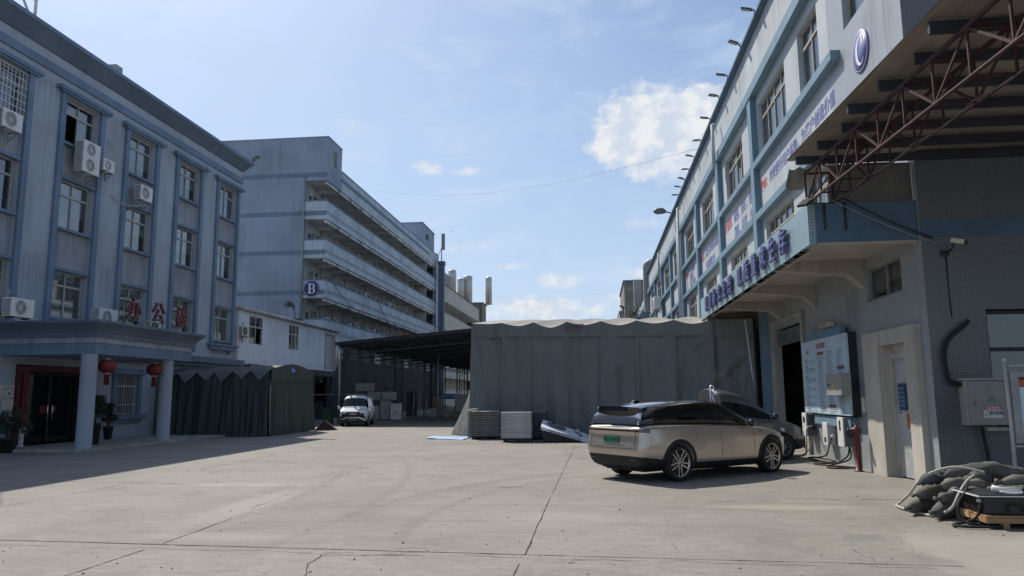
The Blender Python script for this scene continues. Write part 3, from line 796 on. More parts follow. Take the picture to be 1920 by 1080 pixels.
def leaf_cluster(mb, c, r, n, size, rnd, squash=1.0):
    for _ in range(n):
        while True:
            p = Vector((rnd.uniform(-1, 1), rnd.uniform(-1, 1), rnd.uniform(-1, 1)))
            if .25 < p.length < 1: break
        p = Vector((p.x*r, p.y*r, p.z*r*squash))+Vector(c)
        d = Vector((rnd.uniform(-1, 1), rnd.uniform(-1, 1), rnd.uniform(-.6, .8))).normalized(); w = d.cross(Vector((rnd.uniform(-1, 1), rnd.uniform(-1, 1), 1))).normalized()
        s = size*rnd.uniform(.6, 1.3)
        mb.add([p-d*s, p+w*s*.35, p+d*s, p-w*s*.35], [(0, 1, 2, 3)])
    return mb


def potted(loc, label, h, pr, crown, seed, name='potted_shrub'):
    rnd = random.Random(seed); t = thing(name, label, 'potted plant', loc, 0, 'potted shrubs beside the office entrance')
    obj('pot', MB().lathe([(.001, 0), (pr*.72, 0), (pr, h), (pr*1.08, h), (pr*1.08, h+.05), (pr*.9, h+.05), (pr*.88, h-.05), (.001, h-.05)], 24), 'pot_dark', t, True)
    tr = MB()
    for k in range(5):
        a = k*1.3; tr.tube([(0, 0, h-.05), (.08*math.cos(a), .08*math.sin(a), h+.3), (crown*.5*math.cos(a), crown*.5*math.sin(a), h+.75)], [.03, .022, .012], 6)
    obj('stem', tr, 'bark', t, True)
    lf = MB()
    for k in range(9):
        a = rnd.uniform(0, 6.28); q = crown*rnd.uniform(.1, .75)
        leaf_cluster(lf, (q*math.cos(a), q*math.sin(a), h+.55+rnd.uniform(-.25, .4)), crown*.5, 130, .07, rnd, .75)
    obj('foliage', lf, 'leaf', t, True)


potted((-18.6, 26.9-.6, .1), 'bushy dark green shrub in tall dark pot between the porch columns', .75, .24, .5, 3)
potted((-19.9, 23.7, 0), 'leafy shrub in low dark pot at the far left edge', .45, .32, .62, 4)
potted((-20.3, 29.6, .1), 'small dark shrub in pot half hidden behind the near porch column', .5, .2, .35, 8)
t = thing('wall_plaque', 'cream wall plaque with arc of characters and round emblem left of the door', 'sign', (OX, 24.75, 2.0), 0, 'plaques beside the entrance')
obj('plate', bx(OX+.003, OX+.03, 24.42, 24.88, 1.86, 2.3), 'plastic_cream', t)
p = MB(); PFO = Face('+x', OX+.03)
for k in range(6):
    a = math.pi*(.15+.7*k/5); p.box(OX+.031, OX+.036, 24.65-.16*math.cos(a)-.02, 24.65-.16*math.cos(a)+.02, 2.08+.12*math.sin(a)-.02, 2.08+.12*math.sin(a)+.02)
p.lathe([(.001, OX+.034), (.05, OX+.034), (.05, OX+.03)], 14, (0, 24.65, 2.0), 'x'); obj('lettering', p, 'text_grey', t)
t = thing('wall_plaque', 'plain cream wall plaque at the left edge, above the low plaque', 'sign', (OX, 24.1, 2.0), 0, 'plaques beside the entrance')
obj('plate', bx(OX+.003, OX+.03, 23.75, 24.36, 1.86, 2.3), 'plastic_cream', t)
t = thing('wall_plaque', 'lower cream plaque under the emblem plaque left of the door', 'sign', (OX, 24.6, 1.5), 0, 'plaques beside the entrance')
obj('plate', bx(OX+.003, OX+.03, 24.4, 24.88, 1.42, 1.8), 'plastic_cream', t)
t = MB(); t.box(-20.55, -20.43, 25.0, 25.1, .1, .75); t.box(-20.58, -20.4, 24.97, 25.13, .1, .14); t.box(-20.58, -20.4, 24.97, 25.13, .72, .78)
tag(obj('door_stop_post', t, 'plastic_white', bevel=.01), 'short white post standing at the left jamb of the red door', 'post')

# floodlight at the office corner
def floodlight(loc, rz, tilt, label, grp, size=1.0, mount=True):
    t = thing('floodlight', label, 'floodlight', loc, rz, grp)
    b = MB(); L = .62*size; w = .34*size
    a = Vector((0, 0, .08)); d = Vector((-math.cos(tilt), 0, math.sin(tilt)))
    n_ = Vector((d.z, 0, -d.x)); p0 = a+d*.12*size; p1 = p0+d*L
    b.bar(p0, p1, w, .09*size, n_); obj('housing', b, 'steel_dark', t, True, .015)
    q = MB(); q.bar(p0+d*.04-n_*.048*size*(1 if n_.z > 0 else -1), p1-d*.04-n_*.048*size*(1 if n_.z > 0 else -1), w*.84, .012, n_); obj('lens', q, 'box_grey', t, True)
    if mount:
        m_ = MB(); m_.tube([(.1, 0, -.02), (0, 0, .02), a, p0+d*.06], .025, 6); m_.tube([(0, -w*.4, .08), (0, w*.4, .08)], .02, 6); obj('bracket', m_, 'steel_dark', t, True)
    return t


floodlight((OX+.55, 41.5, 15.9), math.pi*.8, .15, 'small grey floodlight on the far roof corner of the office block', None, .8)

# ================================================================== white annex
AY0, AY1 = 41.30, 58.2
annex = thing('annex_building', 'white raised annex with two windows and a roller shutter behind the dark green tent', 'building', (OX, AY0, 0))
FA = Face('+x', OX+.02)
obj('wall', FA.wall(MB(), AY0, AY1, 3.78, 6.9, .15, [(42.97, 44.83, 5.0, 6.73), (48.92, 50.65, 5.0, 6.73), (55.9, 57.75, 3.86, 6.6)]), 'annex_white', annex)
b = MB(); b.box(-27, OX-.14, AY1-.15, AY1, 3.78, 6.9); b.box(-27, -26.9, AY0, AY1-.16, 0, 6.9); b.box(-27, OX-.14, AY0, AY0+.1, 3.9, 6.9); obj('end_wall', b, 'annex_white', annex)
b = MB(); b.box(-27.2, OX+.22, AY0-.1, AY1+.25, 6.9, 7.05); b.tube([(OX+.26, AY0-.1, 7.0), (OX+.26, AY1+.25, 7.0)], .09, 8); obj('roof', b, 'annex_roof', annex)
b = MB(); b.box(-26.9, OX+.1, AY0, AY1+.1, 3.55, 3.77); b.box(OX-.2, OX+.12, AY0, AY1+.1, 3.35, 3.549); obj('floor_beam', b, 'dark_wall', annex)
b = MB()
for y in (46, 50, 54, 58): b.box(OX-.3, OX-.05, y-.12, y+.12, 0, 3.35)
obj('post', b, 'dark_wall', annex)
window(annex, FA, 42.97, 44.83, 5.0, 6.73, 2, .38, -.05, 'frame_alu', 'curtain_white', .75, 1, rnd=2)
window(annex, FA, 48.92, 50.65, 5.0, 6.73, 3, .38, -.05, 'frame_alu', 'curtain_white', .62, None, rnd=9)
sh = MB()
for k in range(27): FA.box(sh, 55.92, 57.73, 3.87+k*.101, 3.955+k*.101, -.1, -.04-.012*(k % 2))
obj('roller_shutter', sh, 'shutter', annex)
b = MB(); FA.box(b, 55.8, 55.9, 3.8, 6.7, .003, .06); FA.box(b, 57.75, 57.9, 3.8, 6.7, .003, .08); FA.box(b, 55.8, 57.9, 6.6, 6.75, .065, .1); obj('shutter_frame', b, 'steel_grey', annex)
dp = MB(); dp.tube([(OX+.12, 41.36, 6.9), (OX+.12, 41.36, 0)], .06, 8); dp.tube([(OX+.12, 41.36, 6.9), (OX+.26, 41.36, 6.98)], .06, 8)
obj('downpipe', dp, 'plastic_cream', annex)
obj('corner_pipe', MB().tube([(OX+.15, 58.35, 6.9), (OX+.15, 58.35, 4.2)], .05, 8).tube([(OX+.15, 58.05, 6.3), (OX+.15, 58.05, 3.9)], .05, 8), 'plastic_white', annex)
b = MB(); FA.box(b, 43.0, 44.2, 3.62, 3.8, .05, .2); obj('vent_flap', b, 'slate', annex)
wire('wall_cable', smooth_pts([(OX+.06, 42.05, 6.2), (OX+.08, 42.2, 6.0), (OX+.06, 42.15, 5.5), (OX+.08, 41.95, 5.2)]), .02, 'plastic_black', 'black cable loop on the white annex above the wall mounted unit', 'cable')
# palm plant on the annex roof
rnd = random.Random(4); pl = thing('roof_palm', 'small palm like plant growing on annex roof by the balcony pipe', 'plant', (-22.9, 54.4, 7.05))
fr = MB(); st = MB()
for k in range(26):
    a = rnd.uniform(0, 6.28); L = rnd.uniform(.6, 1.1); pts = [Vector((math.cos(a)*L*s, math.sin(a)*L*s, .35+1.0*s-1.1*s*s*rnd.uniform(.7, 1.2))) for s in (0, .3, .6, .85, 1)]
    st.tube(pts, .012, 4)
    for i in range(1, 5):
        for s2 in (-1, 1):
            for q in range(3):
                p_ = pts[i-1].lerp(pts[i], q/3); sd = Vector((-math.sin(a), math.cos(a), 0))*s2; e = p_+sd*.22+Vector((math.cos(a)*.12, math.sin(a)*.12, -.07))
                fr.add([p_, p_+Vector((math.cos(a)*.05, math.sin(a)*.05, 0)), e], [(0, 1, 2)])
obj('foliage', fr, 'leaf_bright', pl, True); obj('frond_stem', st, 'bark', pl, True)
obj('trunk', MB().tube([(0, 0, 0), (0, 0, .45)], [.12, .08], 8), 'bark', pl, True)
vs = smooth_pts([(-22.8, 54.6, 7.1), (-22.75, 54.6, 8.0), (-22.9, 54.5, 8.6), (-23.1, 54.4, 8.85), (-23.3, 54.3, 8.7)])
sap = thing('roof_sapling', 'tall thin bent sapling rising on annex roof beside pale drainpipe', 'plant', (-22.8, 54.6, 7.05))
obj('stem', MB().tube(vs, [.04-.03*i/len(vs) for i in range(len(vs))], 6), 'bark', sap)
lf = MB()
for p_ in vs[16:]: leaf_cluster(lf, p_, .25, 8, .11, rnd)
obj('foliage', lf, 'leaf', sap)

# ================================================================== building B with open corridors
BX, BY0, BY1 = -22.5, 60.0, 106.0
B = thing('corridor_building', 'long blue six storey block with open balcony corridors and a round B emblem', 'building', (BX, BY0, 0))
FB = Face('+x', BX); BI = BX-1.97
ew = MB(); ew.box(-42, BI-.003, BY0, BY0+.3, 0, 24.1); ew.box(BI, BX, BY0, BY0+.3, 20.24, 24.1)
obj('end_wall', ew, 'b_wall', B)
FLO = [(18.51, 20.24), (15.11, 16.84), (11.63, 13.45), (8.31, 10.05), (4.9, 6.6), (1.5, 3.2)]
RB = [(16.84, 18.51), (13.45, 15.11), (10.05, 11.63), (6.6, 8.31), (3.2, 4.9), (0, 1.5)]
band = MB()
for z in (20.75, 17.35, 13.95, 10.5, 7.1): band.box(-42, BI-.003, BY0-.006, BY0, z-.18, z+.22)
for z in (20.75, 17.35, 13.95, 10.5): band.box(BI+.0, BX-.004, BY0-.012, BY0-.006 if z < 20 else BY0-.001, z-.18, z+.22)
obj('painted_band', band, 'b_band', B)
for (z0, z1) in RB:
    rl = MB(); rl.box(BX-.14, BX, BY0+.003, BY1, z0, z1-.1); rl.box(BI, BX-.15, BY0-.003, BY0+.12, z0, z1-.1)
    obj('balcony_rail', rl, 'b_rail' if z0 > 5 else 'dark_wall', B)  # two lowest rails coloured dark for the shade beside the shed
for (z0, z1) in RB[:4]:
    rl = MB(); rl.box(BX-.18, BX+.05, BY0-.05, BY1, z1-.1, z1); rl.box(BI, BX-.18, BY0-.05, BY0+.15, z1-.1, z1)
    obj('rail_cap', rl, 'c_band' if False else 'office_trim', B)
    st = MB(); st.box(BX, BX+.004, BY0, BY1, z0+.45, z0+.75); obj('rail_stripe', st, 'b_rail' if False else 'panel_wall', B)
so = MB()
for z in (20.24, 16.84, 13.45, 10.05, 6.6, 3.2):
    so.box(BI, BX-.145, BY0+.35, BY1, z+.02, z+.16)
    y = BY0+3.3
    while y < BY1-1: so.box(BI, BX-.145, y-.14, y+.14, z-.24, z+.019); y += 3.3
    so.box(BX-.34, BX-.145, BY0+.35, BY1, z-.24, z+.019)
obj('corridor_slab', so, 'b_soffit', B)
ops = []
for (z0, z1) in RB[:6]:
    y = BY0+.5
    while y < BY1-4:
        fl = z0+.16
        ops.append((y+.25, y+1.15, fl+.02, fl+2.25)); ops.append((y+1.45, y+3.05, fl+.95, fl+2.45)); y += 3.3
FI = Face('+x', BI)
obj('corridor_wall', FI.wall(MB(), BY0+.31, BY1, 0, 22, .2, ops), 'b_inner', B)
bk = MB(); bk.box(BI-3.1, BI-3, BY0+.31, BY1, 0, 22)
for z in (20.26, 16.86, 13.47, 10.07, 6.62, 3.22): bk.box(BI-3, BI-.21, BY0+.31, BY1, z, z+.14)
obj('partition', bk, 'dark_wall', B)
for o in ops:
    if o[2] < 6: continue
    if o[3]-o[2] > 2: obj('corridor_door', FI.box(MB(), o[0]+.04, o[1]-.04, o[2], o[3]-.03, -.12, -.07), random.choice(('slate', 'box_grey', 'dark_wall', 'dark_wall')), B)
    else:
        wo = obj('corridor_window', FI.box(MB(), o[0]+.02, o[1]-.02, o[2]+.02, o[3]-.02, -.1, -.085), 'car_glass', B)
        f = MB(); n = 3
        for k in range(n+1): u = o[0]+(o[1]-o[0])*k/n; FI.box(f, u-.03, u+.03, o[2], o[3], -.083, -.04)
        FI.box(f, o[0]+.03, o[1]-.03, o[3]-.5, o[3]-.45, -.083, -.045); obj('frame', f, 'frame_alu', wo)
# clutter on the corridor walls: pipes and small boxes
pp_ = MB(); rnd = random.Random(2)
for (z0, z1) in RB[:4]:
    y = BY0+.6
    while y < BY1-3:
        pp_.tube([(BI+.09, y+.02, z0+.2), (BI+.09, y+.02, z1+1.6)], .05, 6)
        if rnd.random() < .7: pp_.box(BI+.02, BI+.3, y+1.2, y+1.42, z0+1.6, z0+2.6)
        y += 3.3
obj('drain_pipe', pp_, 'box_grey', B)
rnd = random.Random(12)
for fi, (z0, z1) in enumerate(RB[1:4]):
    for k in range((6, 10, 26)[fi]):
        y = BY0+1+rnd.random()*40; h = rnd.uniform(.3, .9); w_ = rnd.uniform(.15, .5)
        obj('stored_item', bx(BX-.6-rnd.random()*.3, BX-.35, y, y+w_, z0+.17, z1+h*rnd.random()), rnd.choice(('box_grey', 'crate_white', 'slate', 'sheet_blue', 'frame_cream')), B)
rp = MB(); rp.tube([(BI-.05, BY0-.1, 20.7), (BI-.05, BY0-.1, 7.0)], .07, 8); rp.tube([(BI+.18, BY0+.2, 20), (BI+.18, BY0+.2, 6)], .05, 8)
obj('rain_pipe', rp, 'box_grey', B)
up = MB(); up.box(BX-.3, BX, BY0+3.55, BY1, 20.24, 22.05); up.box(-42, BX-.31, BY0+.31, BY1, 21.9, 22.04)
obj('roof_parapet', up, 'b_rail', B)
up = MB(); up.box(BX+.003, BX+.12, BY0+3.4, BY1-6.2, 21.15, 21.4); up.box(BX-.35, BX+.06, BY0+3.6, BY1, 22.051, 22.12); obj('roof_gutter', up, 'c_trim', B)
# stair towers
FT = Face('+x', BX)
obj('stair_tower', FT.wall(MB(), BY0+.302, BY0+3.5, 20.24, 24.1, .2, [(BY0+1.15, BY0+2.25, 21.9, 23.3)]).box(-30, BX-.205, BY0+3.3, BY0+3.5, 22.05, 24.1).box(-42, BX+.03, BY0-.04, BY0+3.55, 24.101, 24.2), 'b_wall', B)
window(B, FT, BY0+1.17, BY0+2.23, 21.92, 23.28, 2, .3, -.1, 'frame_alu')
obj('tower_backing', bx(BX-1.5, BX-1.4, BY0+.35, BY0+3.2, 20.4, 24), 'dark_wall', B)
b = MB(); b.box(-27.5, BX-.02, 95.5, 95.7, 22.125, 24.7); b.box(BX-.22, BX-.02, 95.702, 103, 22.125, 24.7); b.box(-27.5, -27.3, 95.702, 103, 22.125, 24.7); b.box(-27.6, BX+.06, 95.4, 103.1, 24.701, 24.85); b.box(BX-.02, BX-.0, 97.4, 99.2, 22.8, 24.2)
obj('stair_house', b, 'b_wall', B)
obj('stair_house_window', bx(BX+.001, BX+.03, 97.6, 99.0, 23.0, 24.1), 'car_glass', B)
obj('corridor_end_wall', bx(BI, BX-.35, 99.4, 99.6, 3.4, 20.0), 'cream_wall', B)
obj('far_end_wall', MB().box(-42, BX-.51, BY1-.2, BY1, 0, 21.9), 'b_wall', B)
obj('end_pier', MB().box(BX-.5, BX+.02, BY1-1.6, BY1+.1, 0, 22.3), 'b_rail', B)
tk = MB().lathe([(.001, 22.1), (1.15, 22.1), (1.15, 25.2), (1.05, 25.35), (.001, 25.4)], 24, (-25.4, 100.5, 0))
tag(obj('roof_water_tank', tk, 'tank_steel'), 'round pale water tank behind the blue block parapet', 'water tank', 'water tanks on the roofs')
# B emblem
FE = Face('-y', BY0-.003)
em = thing('round_emblem', 'round dark purple emblem with white letter B on the corner balcony', 'sign', (-23.5, BY0, 10.8))
obj('disc', MB().lathe([(.001, BY0-.055), (.72, BY0-.055), (.72, BY0-.02), (.001, BY0-.02)], 40, (-23.62, 0, 10.83), 'y'), 'logo_purple', em)
obj('ring', MB().lathe([(.66, BY0-.064), (.69, BY0-.064), (.69, BY0-.056), (.66, BY0-.056), (.66, BY0-.064)], 40, (-23.62, 0, 10.83), 'y'), 'logo_white', em)


def serif_letter(ch):
    """flat serif outlines, unit height, centred"""
    b = MB()
    if ch == 'B':
        b.box(-.27, -.11, -.02, .02, -.5, .5); b.box(-.38, -.27, -.02, .02, .43, .5); b.box(-.38, -.27, -.02, .02, -.5, -.43)
        for (cz, r, rx) in ((.235, .265, .27), (-.235, .265, .32)):
            pts = []
            for k in range(17):
                a = -math.pi/2+math.pi*k/16; pts.append((rx*math.cos(a)+.05, cz+r*math.sin(a)))
            inn = []
            for k in range(17):
                a = -math.pi/2+math.pi*k/16; inn.append(((rx-.15)*math.cos(a)+.05, cz+(r-.06)*math.sin(a)))
            for k in range(16): b.prism([pts[k], pts[k+1], inn[k+1], inn[k]], 'y', -.02, .02)
        for z in (.47, .0, -.47): b.box(-.11, .06, -.02, .02, z-.03, z+.03)
    else:
        for k in range(28):
            def P(a, o): return (.36*math.cos(a), .5*math.sin(a)) if o else (.065+.265*math.cos(a), .455*math.sin(a))
            a0 = .72+(2*math.pi-1.5)*k/28; a1 = .72+(2*math.pi-1.5)*(k+1)/28
            b.prism([P(a0, 1), P(a1, 1), P(a1, 0), P(a0, 0)], 'y', -.02, .02)
        b.prism([(.27, .5), (.30, .5), (.31, .14), (.28, .14), (.24, .33)], 'y', -.021, .021)
    return b


me = serif_letter('B').mesh('letter'); me.transform(Matrix.Translation((-23.62, BY0-.075, 10.83)) @ Matrix.Scale(.84, 4)); obj('letter', me, 'logo_white', em)
floodlight((BX+.15, 60.5, 11.75), math.pi, .1, 'small lamp on bent bracket at the corner of the lettered balcony', None, 1.0)
for i, (a, b_) in enumerate((((-22.3, 61.5, 11.5), (-22.3, 72.5, 9.9)), ((-22.3, 75, 11.6), (-22.3, 84, 9.6)))):
    a, b_ = Vector(a), Vector(b_); pts = [a.lerp(b_, s)-Vector((0, 0, .9*math.sin(math.pi*s)*(.8+.3*i))) for s in [k/12 for k in range(13)]]
    wire('sagging_cable', pts, .03, 'plastic_black', ('black cable sagging from the corner lamp along the lettered balcony', 'black cable sagging along the balcony front further down the block')[i], 'cable')

# second, cream corridor block farther along
CX2 = -22.2
B2 = thing('cream_block', 'far cream corridor block with water tanks on its roof', 'building', (CX2, 109, 0))
rl = MB()
for (a, b_) in ((15.9, 18.3), (11.6, 14.1), (8.0, 9.9), (4.4, 6.3), (0, 2.7)): rl.box(CX2-.2, CX2, 109, 143, a, b_)
obj('balcony_rail', rl, 'cream_wall', B2)
sl = MB()
for z in (15.9, 11.6, 8.0, 4.4): sl.box(CX2-2.4, CX2-.2, 109, 143, z+.05, z+.2)
for z in (15.9, 11.6, 8.0):
    for k in range(10): sl.box(CX2-2.4, CX2-.2, 110+k*3.4, 110.3+k*3.4, z-.25, z+.049)
obj('corridor_slab', sl, 'b_soffit', B2)
ops2 = [(109.6+k*3.4, 112.0+k*3.4, z+1.0, z+3.2) for k in range(10) for z in (11.6, 8.0, 4.4)]
F2 = Face('+x', CX2-2.4)
obj('corridor_wall', F2.wall(MB(), 109, 143, 0, 18, .2, ops2), 'cream_wall', B2)
obj('corridor_window', MB().box(CX2-2.6, CX2-2.55, 109, 143, 0, 18), 'car_glass', B2)
obj('tower', MB().box(CX2-6, CX2+.6, 143, 148, 0, 19.6).box(CX2-6.2, CX2+.8, 142.8, 148.2, 19.6, 19.8), 'dark_concrete', B2)
obj('roof', MB().box(-40, CX2-.2, 109, 143, 17.6, 17.8).box(CX2-.25, CX2+.12, 109, 143, 18.3, 18.45), 'dark_concrete', B2)
obj('roof_house', MB().box(-30, CX2-1.2, 112, 120, 17.8, 21.2), 'slate', B2)
for (x, y, r, z0, z1, lb) in ((-24.7, 128, .72, 19.9, 23.6, 'tall pale tank on lattice legs, leftmost of the far roof tanks'), (-24.2, 134, .7, 18.0, 23.0, 'slim tank half hidden behind the leftmost far roof tank'), (-23.1, 135, .85, 18, 23.6, 'wide pale tank in the middle of the far roof'), (-20.9, 147, .66, 19.8, 25.2, 'slim pale tank standing alone on the dark corner tower')):
    t = thing('roof_water_tank', lb, 'water tank', (x, y, z0), 0, 'water tanks on the roofs')
    obj('tank', MB().lathe([(.001, z0), (r, z0), (r, z1), (r*.9, z1+.15), (.001, z1+.2)], 20, (x, y, 0)), 'tank_steel', t)
    if z0 > 19.85:
        q = MB()
        for k in range(6):
            a = k*math.pi/3; q.tube([(x+r*math.cos(a), y+r*math.sin(a), 17.8), (x+r*.9*math.cos(a), y+r*.9*math.sin(a), z0)], .06, 5); b_ = a+math.pi/3
            q.tube([(x+r*math.cos(a), y+r*math.sin(a), 17.9), (x+r*math.cos(b_), y+r*math.sin(b_), z0)], .04, 5)
        obj('leg', q, 'steel_grey', t)
# antenna mast on a pier between the two blocks
am = thing('antenna_pier', 'dark blue grey pier with pale antenna panel on a thin mast', 'antenna mast', (-21.4, 103.8, 0))
obj('pier', MB().box(-22.0, -21.2, 103.4, 104.3, 0, 20.4).box(-22.1, -21.1, 103.3, 104.4, 20.4, 20.9), 'office_cove', am)
obj('mast', MB().tube([(-21.6, 103.8, 20.9), (-21.6, 103.8, 23.2)], .08, 6).tube([(-22.4, 103.8, 20.9), (-21.6, 103.8, 23)], .05, 5), 'steel_grey', am)
obj('antenna_panel', MB().box(-21.6, -21.1, 103.6, 103.9, 22.6, 25.0), 'box_grey', am, bevel=.05)

# ================================================================== building C (right)
CX, CY0, CY1 = 6.3, 14.85, 84.0
Cb = thing('workshop_building', 'long pale workshop block with dark blue ribs, painted slogans and a round C emblem', 'building', (CX, CY0, 0))
FC = Face('-x', CX)
ribs = [27.85+7.8*k for k in range(7)]
upw = [(15.7, 18.1, 10.65, 12.5), (20.1, 22.05, 10.65, 12.5), (23.65, 27.6, 10.65, 12.5)]+[(r+7.8-4.95, r+7.8-1.05, 10.65, 12.5) for r in ribs]
low = [(19.2, 22.2, 5.75, 7.95), (23.5, 27.3, 5.75, 7.95)]+[(r+7.8-4.95, r+7.8-1.25, 5.75, 7.95) for r in ribs]
SPL = 19.3
obj('tiled_wall', FC.wall(MB(), CY0+.003, SPL, 5.45, 15.25, .2, [o for o in upw+low if o[0] < SPL and o[1] < SPL]+[(19.2, SPL, 5.75, 7.95)]), 'c_tile_pale', Cb)
obj('wall', FC.wall(MB(), SPL, CY1, 5.45, 15.25, .2, [(max(o[0], SPL), *o[1:]) for o in upw+low if o[1] > SPL]), 'c_wall', Cb)
obj('ground_wall', FC.wall(MB(), CY0+.003, CY1, 0, 5.449, .2, [(15.75, 17.16, 0, 2.8), (23.34, 26.9, 0, 3.97), (15.9, 17.9, 3.85, 4.62)]), 'c_tile', Cb)
FE2 = Face('-y', CY0)
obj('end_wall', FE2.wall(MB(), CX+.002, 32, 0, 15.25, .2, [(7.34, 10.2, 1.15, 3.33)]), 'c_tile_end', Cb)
b = MB(); b.box(31.8, 32, CY0+.2, CY1, 0, 15.2); b.box(CX+.2, 32, CY1-.2, CY1, 0, 15.2); b.box(CX+.2, 31.8, CY0+.2, CY1-.2, 14.6, 14.75)
for z in (4.9, 9.6): b.box(CX+.21, 31.8, CY0+.21, CY1-.2, z, z+.2)
b.box(CX+4.2, CX+4.3, CY0+.21, CY1-.2, 0, 14.6); obj('floor_slab', b, 'dark_wall', Cb)
b = MB()
for i, r in enumerate(ribs): FC.box(b, r, r+.55, 0.0, 12.9, .002, .22)
obj('rib', b, 'c_trim', Cb)
b = MB(); FC.box(b, CY0+4, CY1, 12.9, 13.28, .002, .26); obj('beam', b, 'c_trim', Cb)
b = MB(); FC.box(b, CY0+4, CY1, 13.28, 15.25, .002, .06); obj('parapet', b, 'c_wall', Cb)
b = MB(); FC.box(b, CY0, CY1, 15.251, 15.36, -.3, .3); b.box(CX+.3, 32, CY0-.1, CY0+.2, 15.251, 15.36); obj('coping', b, 'c_band', Cb)
b = MB()
edges = [(18.5, ribs[0])]+[(r+.55, r+7.8) for r in ribs]
for a, c in edges:
    FC.box(b, a, min(c, CY1), 10.10, 10.34, .002, .23); FC.box(b, a, min(c, CY1), 8.14, 8.38, .002, .23)
obj('sill_beam', b, 'c_trim', Cb)
b = MB(); FE2.box(b, CX+.003, 32, 4.75, 5.1, .002, .02); FE2.box(b, CX+.003, 32, 9.64, 11.2, .002, .02); obj('end_band', b, 'c_band', Cb)
for i, o in enumerate(upw): window(Cb, FC, *o, 4 if o[1]-o[0] > 3 else 2, .3, -.165, 'frame_cream', 'curtain_blue', 1.0, None, rnd=i+3, bar=.07)
for i, o in enumerate(low): window(Cb, FC, *o, 5 if o[1]-o[0] > 3 else 4, .22, -.165, 'frame_cream', 'curtain_white' if i % 2 else 'curtain_blue', .8, 0 if i % 2 else None, rnd=i+30, bar=.07)
window(Cb, FC, 15.9, 17.9, 3.85, 4.62, 2, 0, -.12, 'steel_grey', 'curtain_white', 1.0, None, rnd=1)
# painted slogans
def slogan(red, lines, u_start, z, size, rowh=.62, m='letter_panel_blue'):
    n = len(red); Lr = size*n
    obj('painted_slogan', FC.text(red, u_start-Lr/2, z, .004, size, .002, .012), 'letter_red', Cb)
    for i, l in enumerate(lines):
        W_ = size*len(l); u = u_start-Lr-size*.1-W_/2
        obj('painted_slogan', FC.text(l, u, z-rowh*i, .004, size, .002, .012), m, Cb)


slogan('使命：', ['持续提升用户体验，为客户创造价值'], 27.75, 9.32, .455)
slogan('价值观：', ['诚信、拼搏、创新', '团结、感恩、合作'], 35.45, 9.45, .55, .68)
slogan('愿景：', ['成为全球领先的智能', '装备制造企业'], 43.3, 9.45, .50, .66)
slogan('质量方针：', ['追求卓越质量', '持续改进', '满足客户需求', '创造价值'], 51.0, 9.6, .42, .42)
# C emblem
em = thing('round_emblem', 'oval looking blue emblem with a white letter C on the tiled wall', 'sign', (CX, 17.08, 9.62))
obj('disc', MB().lathe([(.001, CX-.03), (.5, CX-.03), (.5, CX-.004), (.001, CX-.004)], 40, (0, 17.08, 9.62), 'x'), 'logo_blue', em)
obj('ring', MB().lathe([(.455, CX-.036), (.472, CX-.036), (.472, CX-.031), (.455, CX-.031), (.455, CX-.036)], 40, (0, 17.08, 9.62), 'x'), 'logo_white', em)
me = serif_letter('C').mesh('letter'); me.transform(Matrix.Translation((CX-.036, 17.08, 9.62)) @ Matrix.Rotation(-math.pi/2, 4, 'Z') @ Matrix.Diagonal((.74, .25, .66, 1))); obj('letter', me, 'logo_white', em)
# downpipes on the facade
b = MB()
for (y, z0, z1) in ((35.2, 12.4, 14.6), (50.75, 4, 14.4), (51.6, 4, 12.9), (66.6, 12.0, 14.3)): b.tube([(CX-.42, y, z1), (CX-.42, y, z0)], .085, 8); b.tube([(CX-.2, y, z1), (CX-.42, y, z1-.02)], .085, 8)
obj('downpipe', b, 'c_wall', Cb)
# far wing, roof duct
W2 = thing('far_wing', 'further pale wing of workshop row with narrow windows, beyond the roof duct', 'building', (6.9, 86, 0))
FW = Face('-x', 6.9)
ow = [(88+4.2*k, 90.6+4.2*k, z, z+2.2) for k in range(9) for z in (5.5, 10.2)]
obj('wall', FW.wall(MB(), 85.5, 128, 0, 14.6, .2, ow), 'c_wall', W2)
b = MB(); b.box(7.1, 30, 85.5, 85.7, 0, 14.6); b.box(7.1, 30, 85.7, 128, 14.3, 14.45); obj('end_wall', b, 'c_wall', W2)
b = MB()
for k in range(11): FW.box(b, 86.2+4.2*k, 86.6+4.2*k, 0, 13, .002, .3)
FW.box(b, 85.5, 128, 13, 13.4, .002, .34); obj('rib', b, 'c_trim', W2)
obj('window_strip', bx(7.02, 7.05, 86, 127.5, 4, 13), 'car_glass', W2)
dk = thing('roof_duct', 'grey bent sheet metal duct rising at the far end of the workshop roof', 'duct', (6.2, 84.6, 9))
obj('duct', MB().box(5.7, 6.6, 84.2, 85.2, 11.0, 15.6).box(5.0, 5.9, 92, 93, 12.5, 15.8), 'box_grey', dk)
obj('elbow', MB().tube(smooth_pts([(6.1, 84.7, 15.6), (6.15, 84.6, 16.3), (6.6, 84.4, 16.6), (7.4, 84.3, 16.6)], 5), .42, 12), 'box_grey', dk)
ac_unit('pale outdoor unit hung high on the far workshop ribs', (5.95, 67.4, 9.3), 1.6, 1.1, .6, 1, math.pi, False, True, 'units on the workshop front')

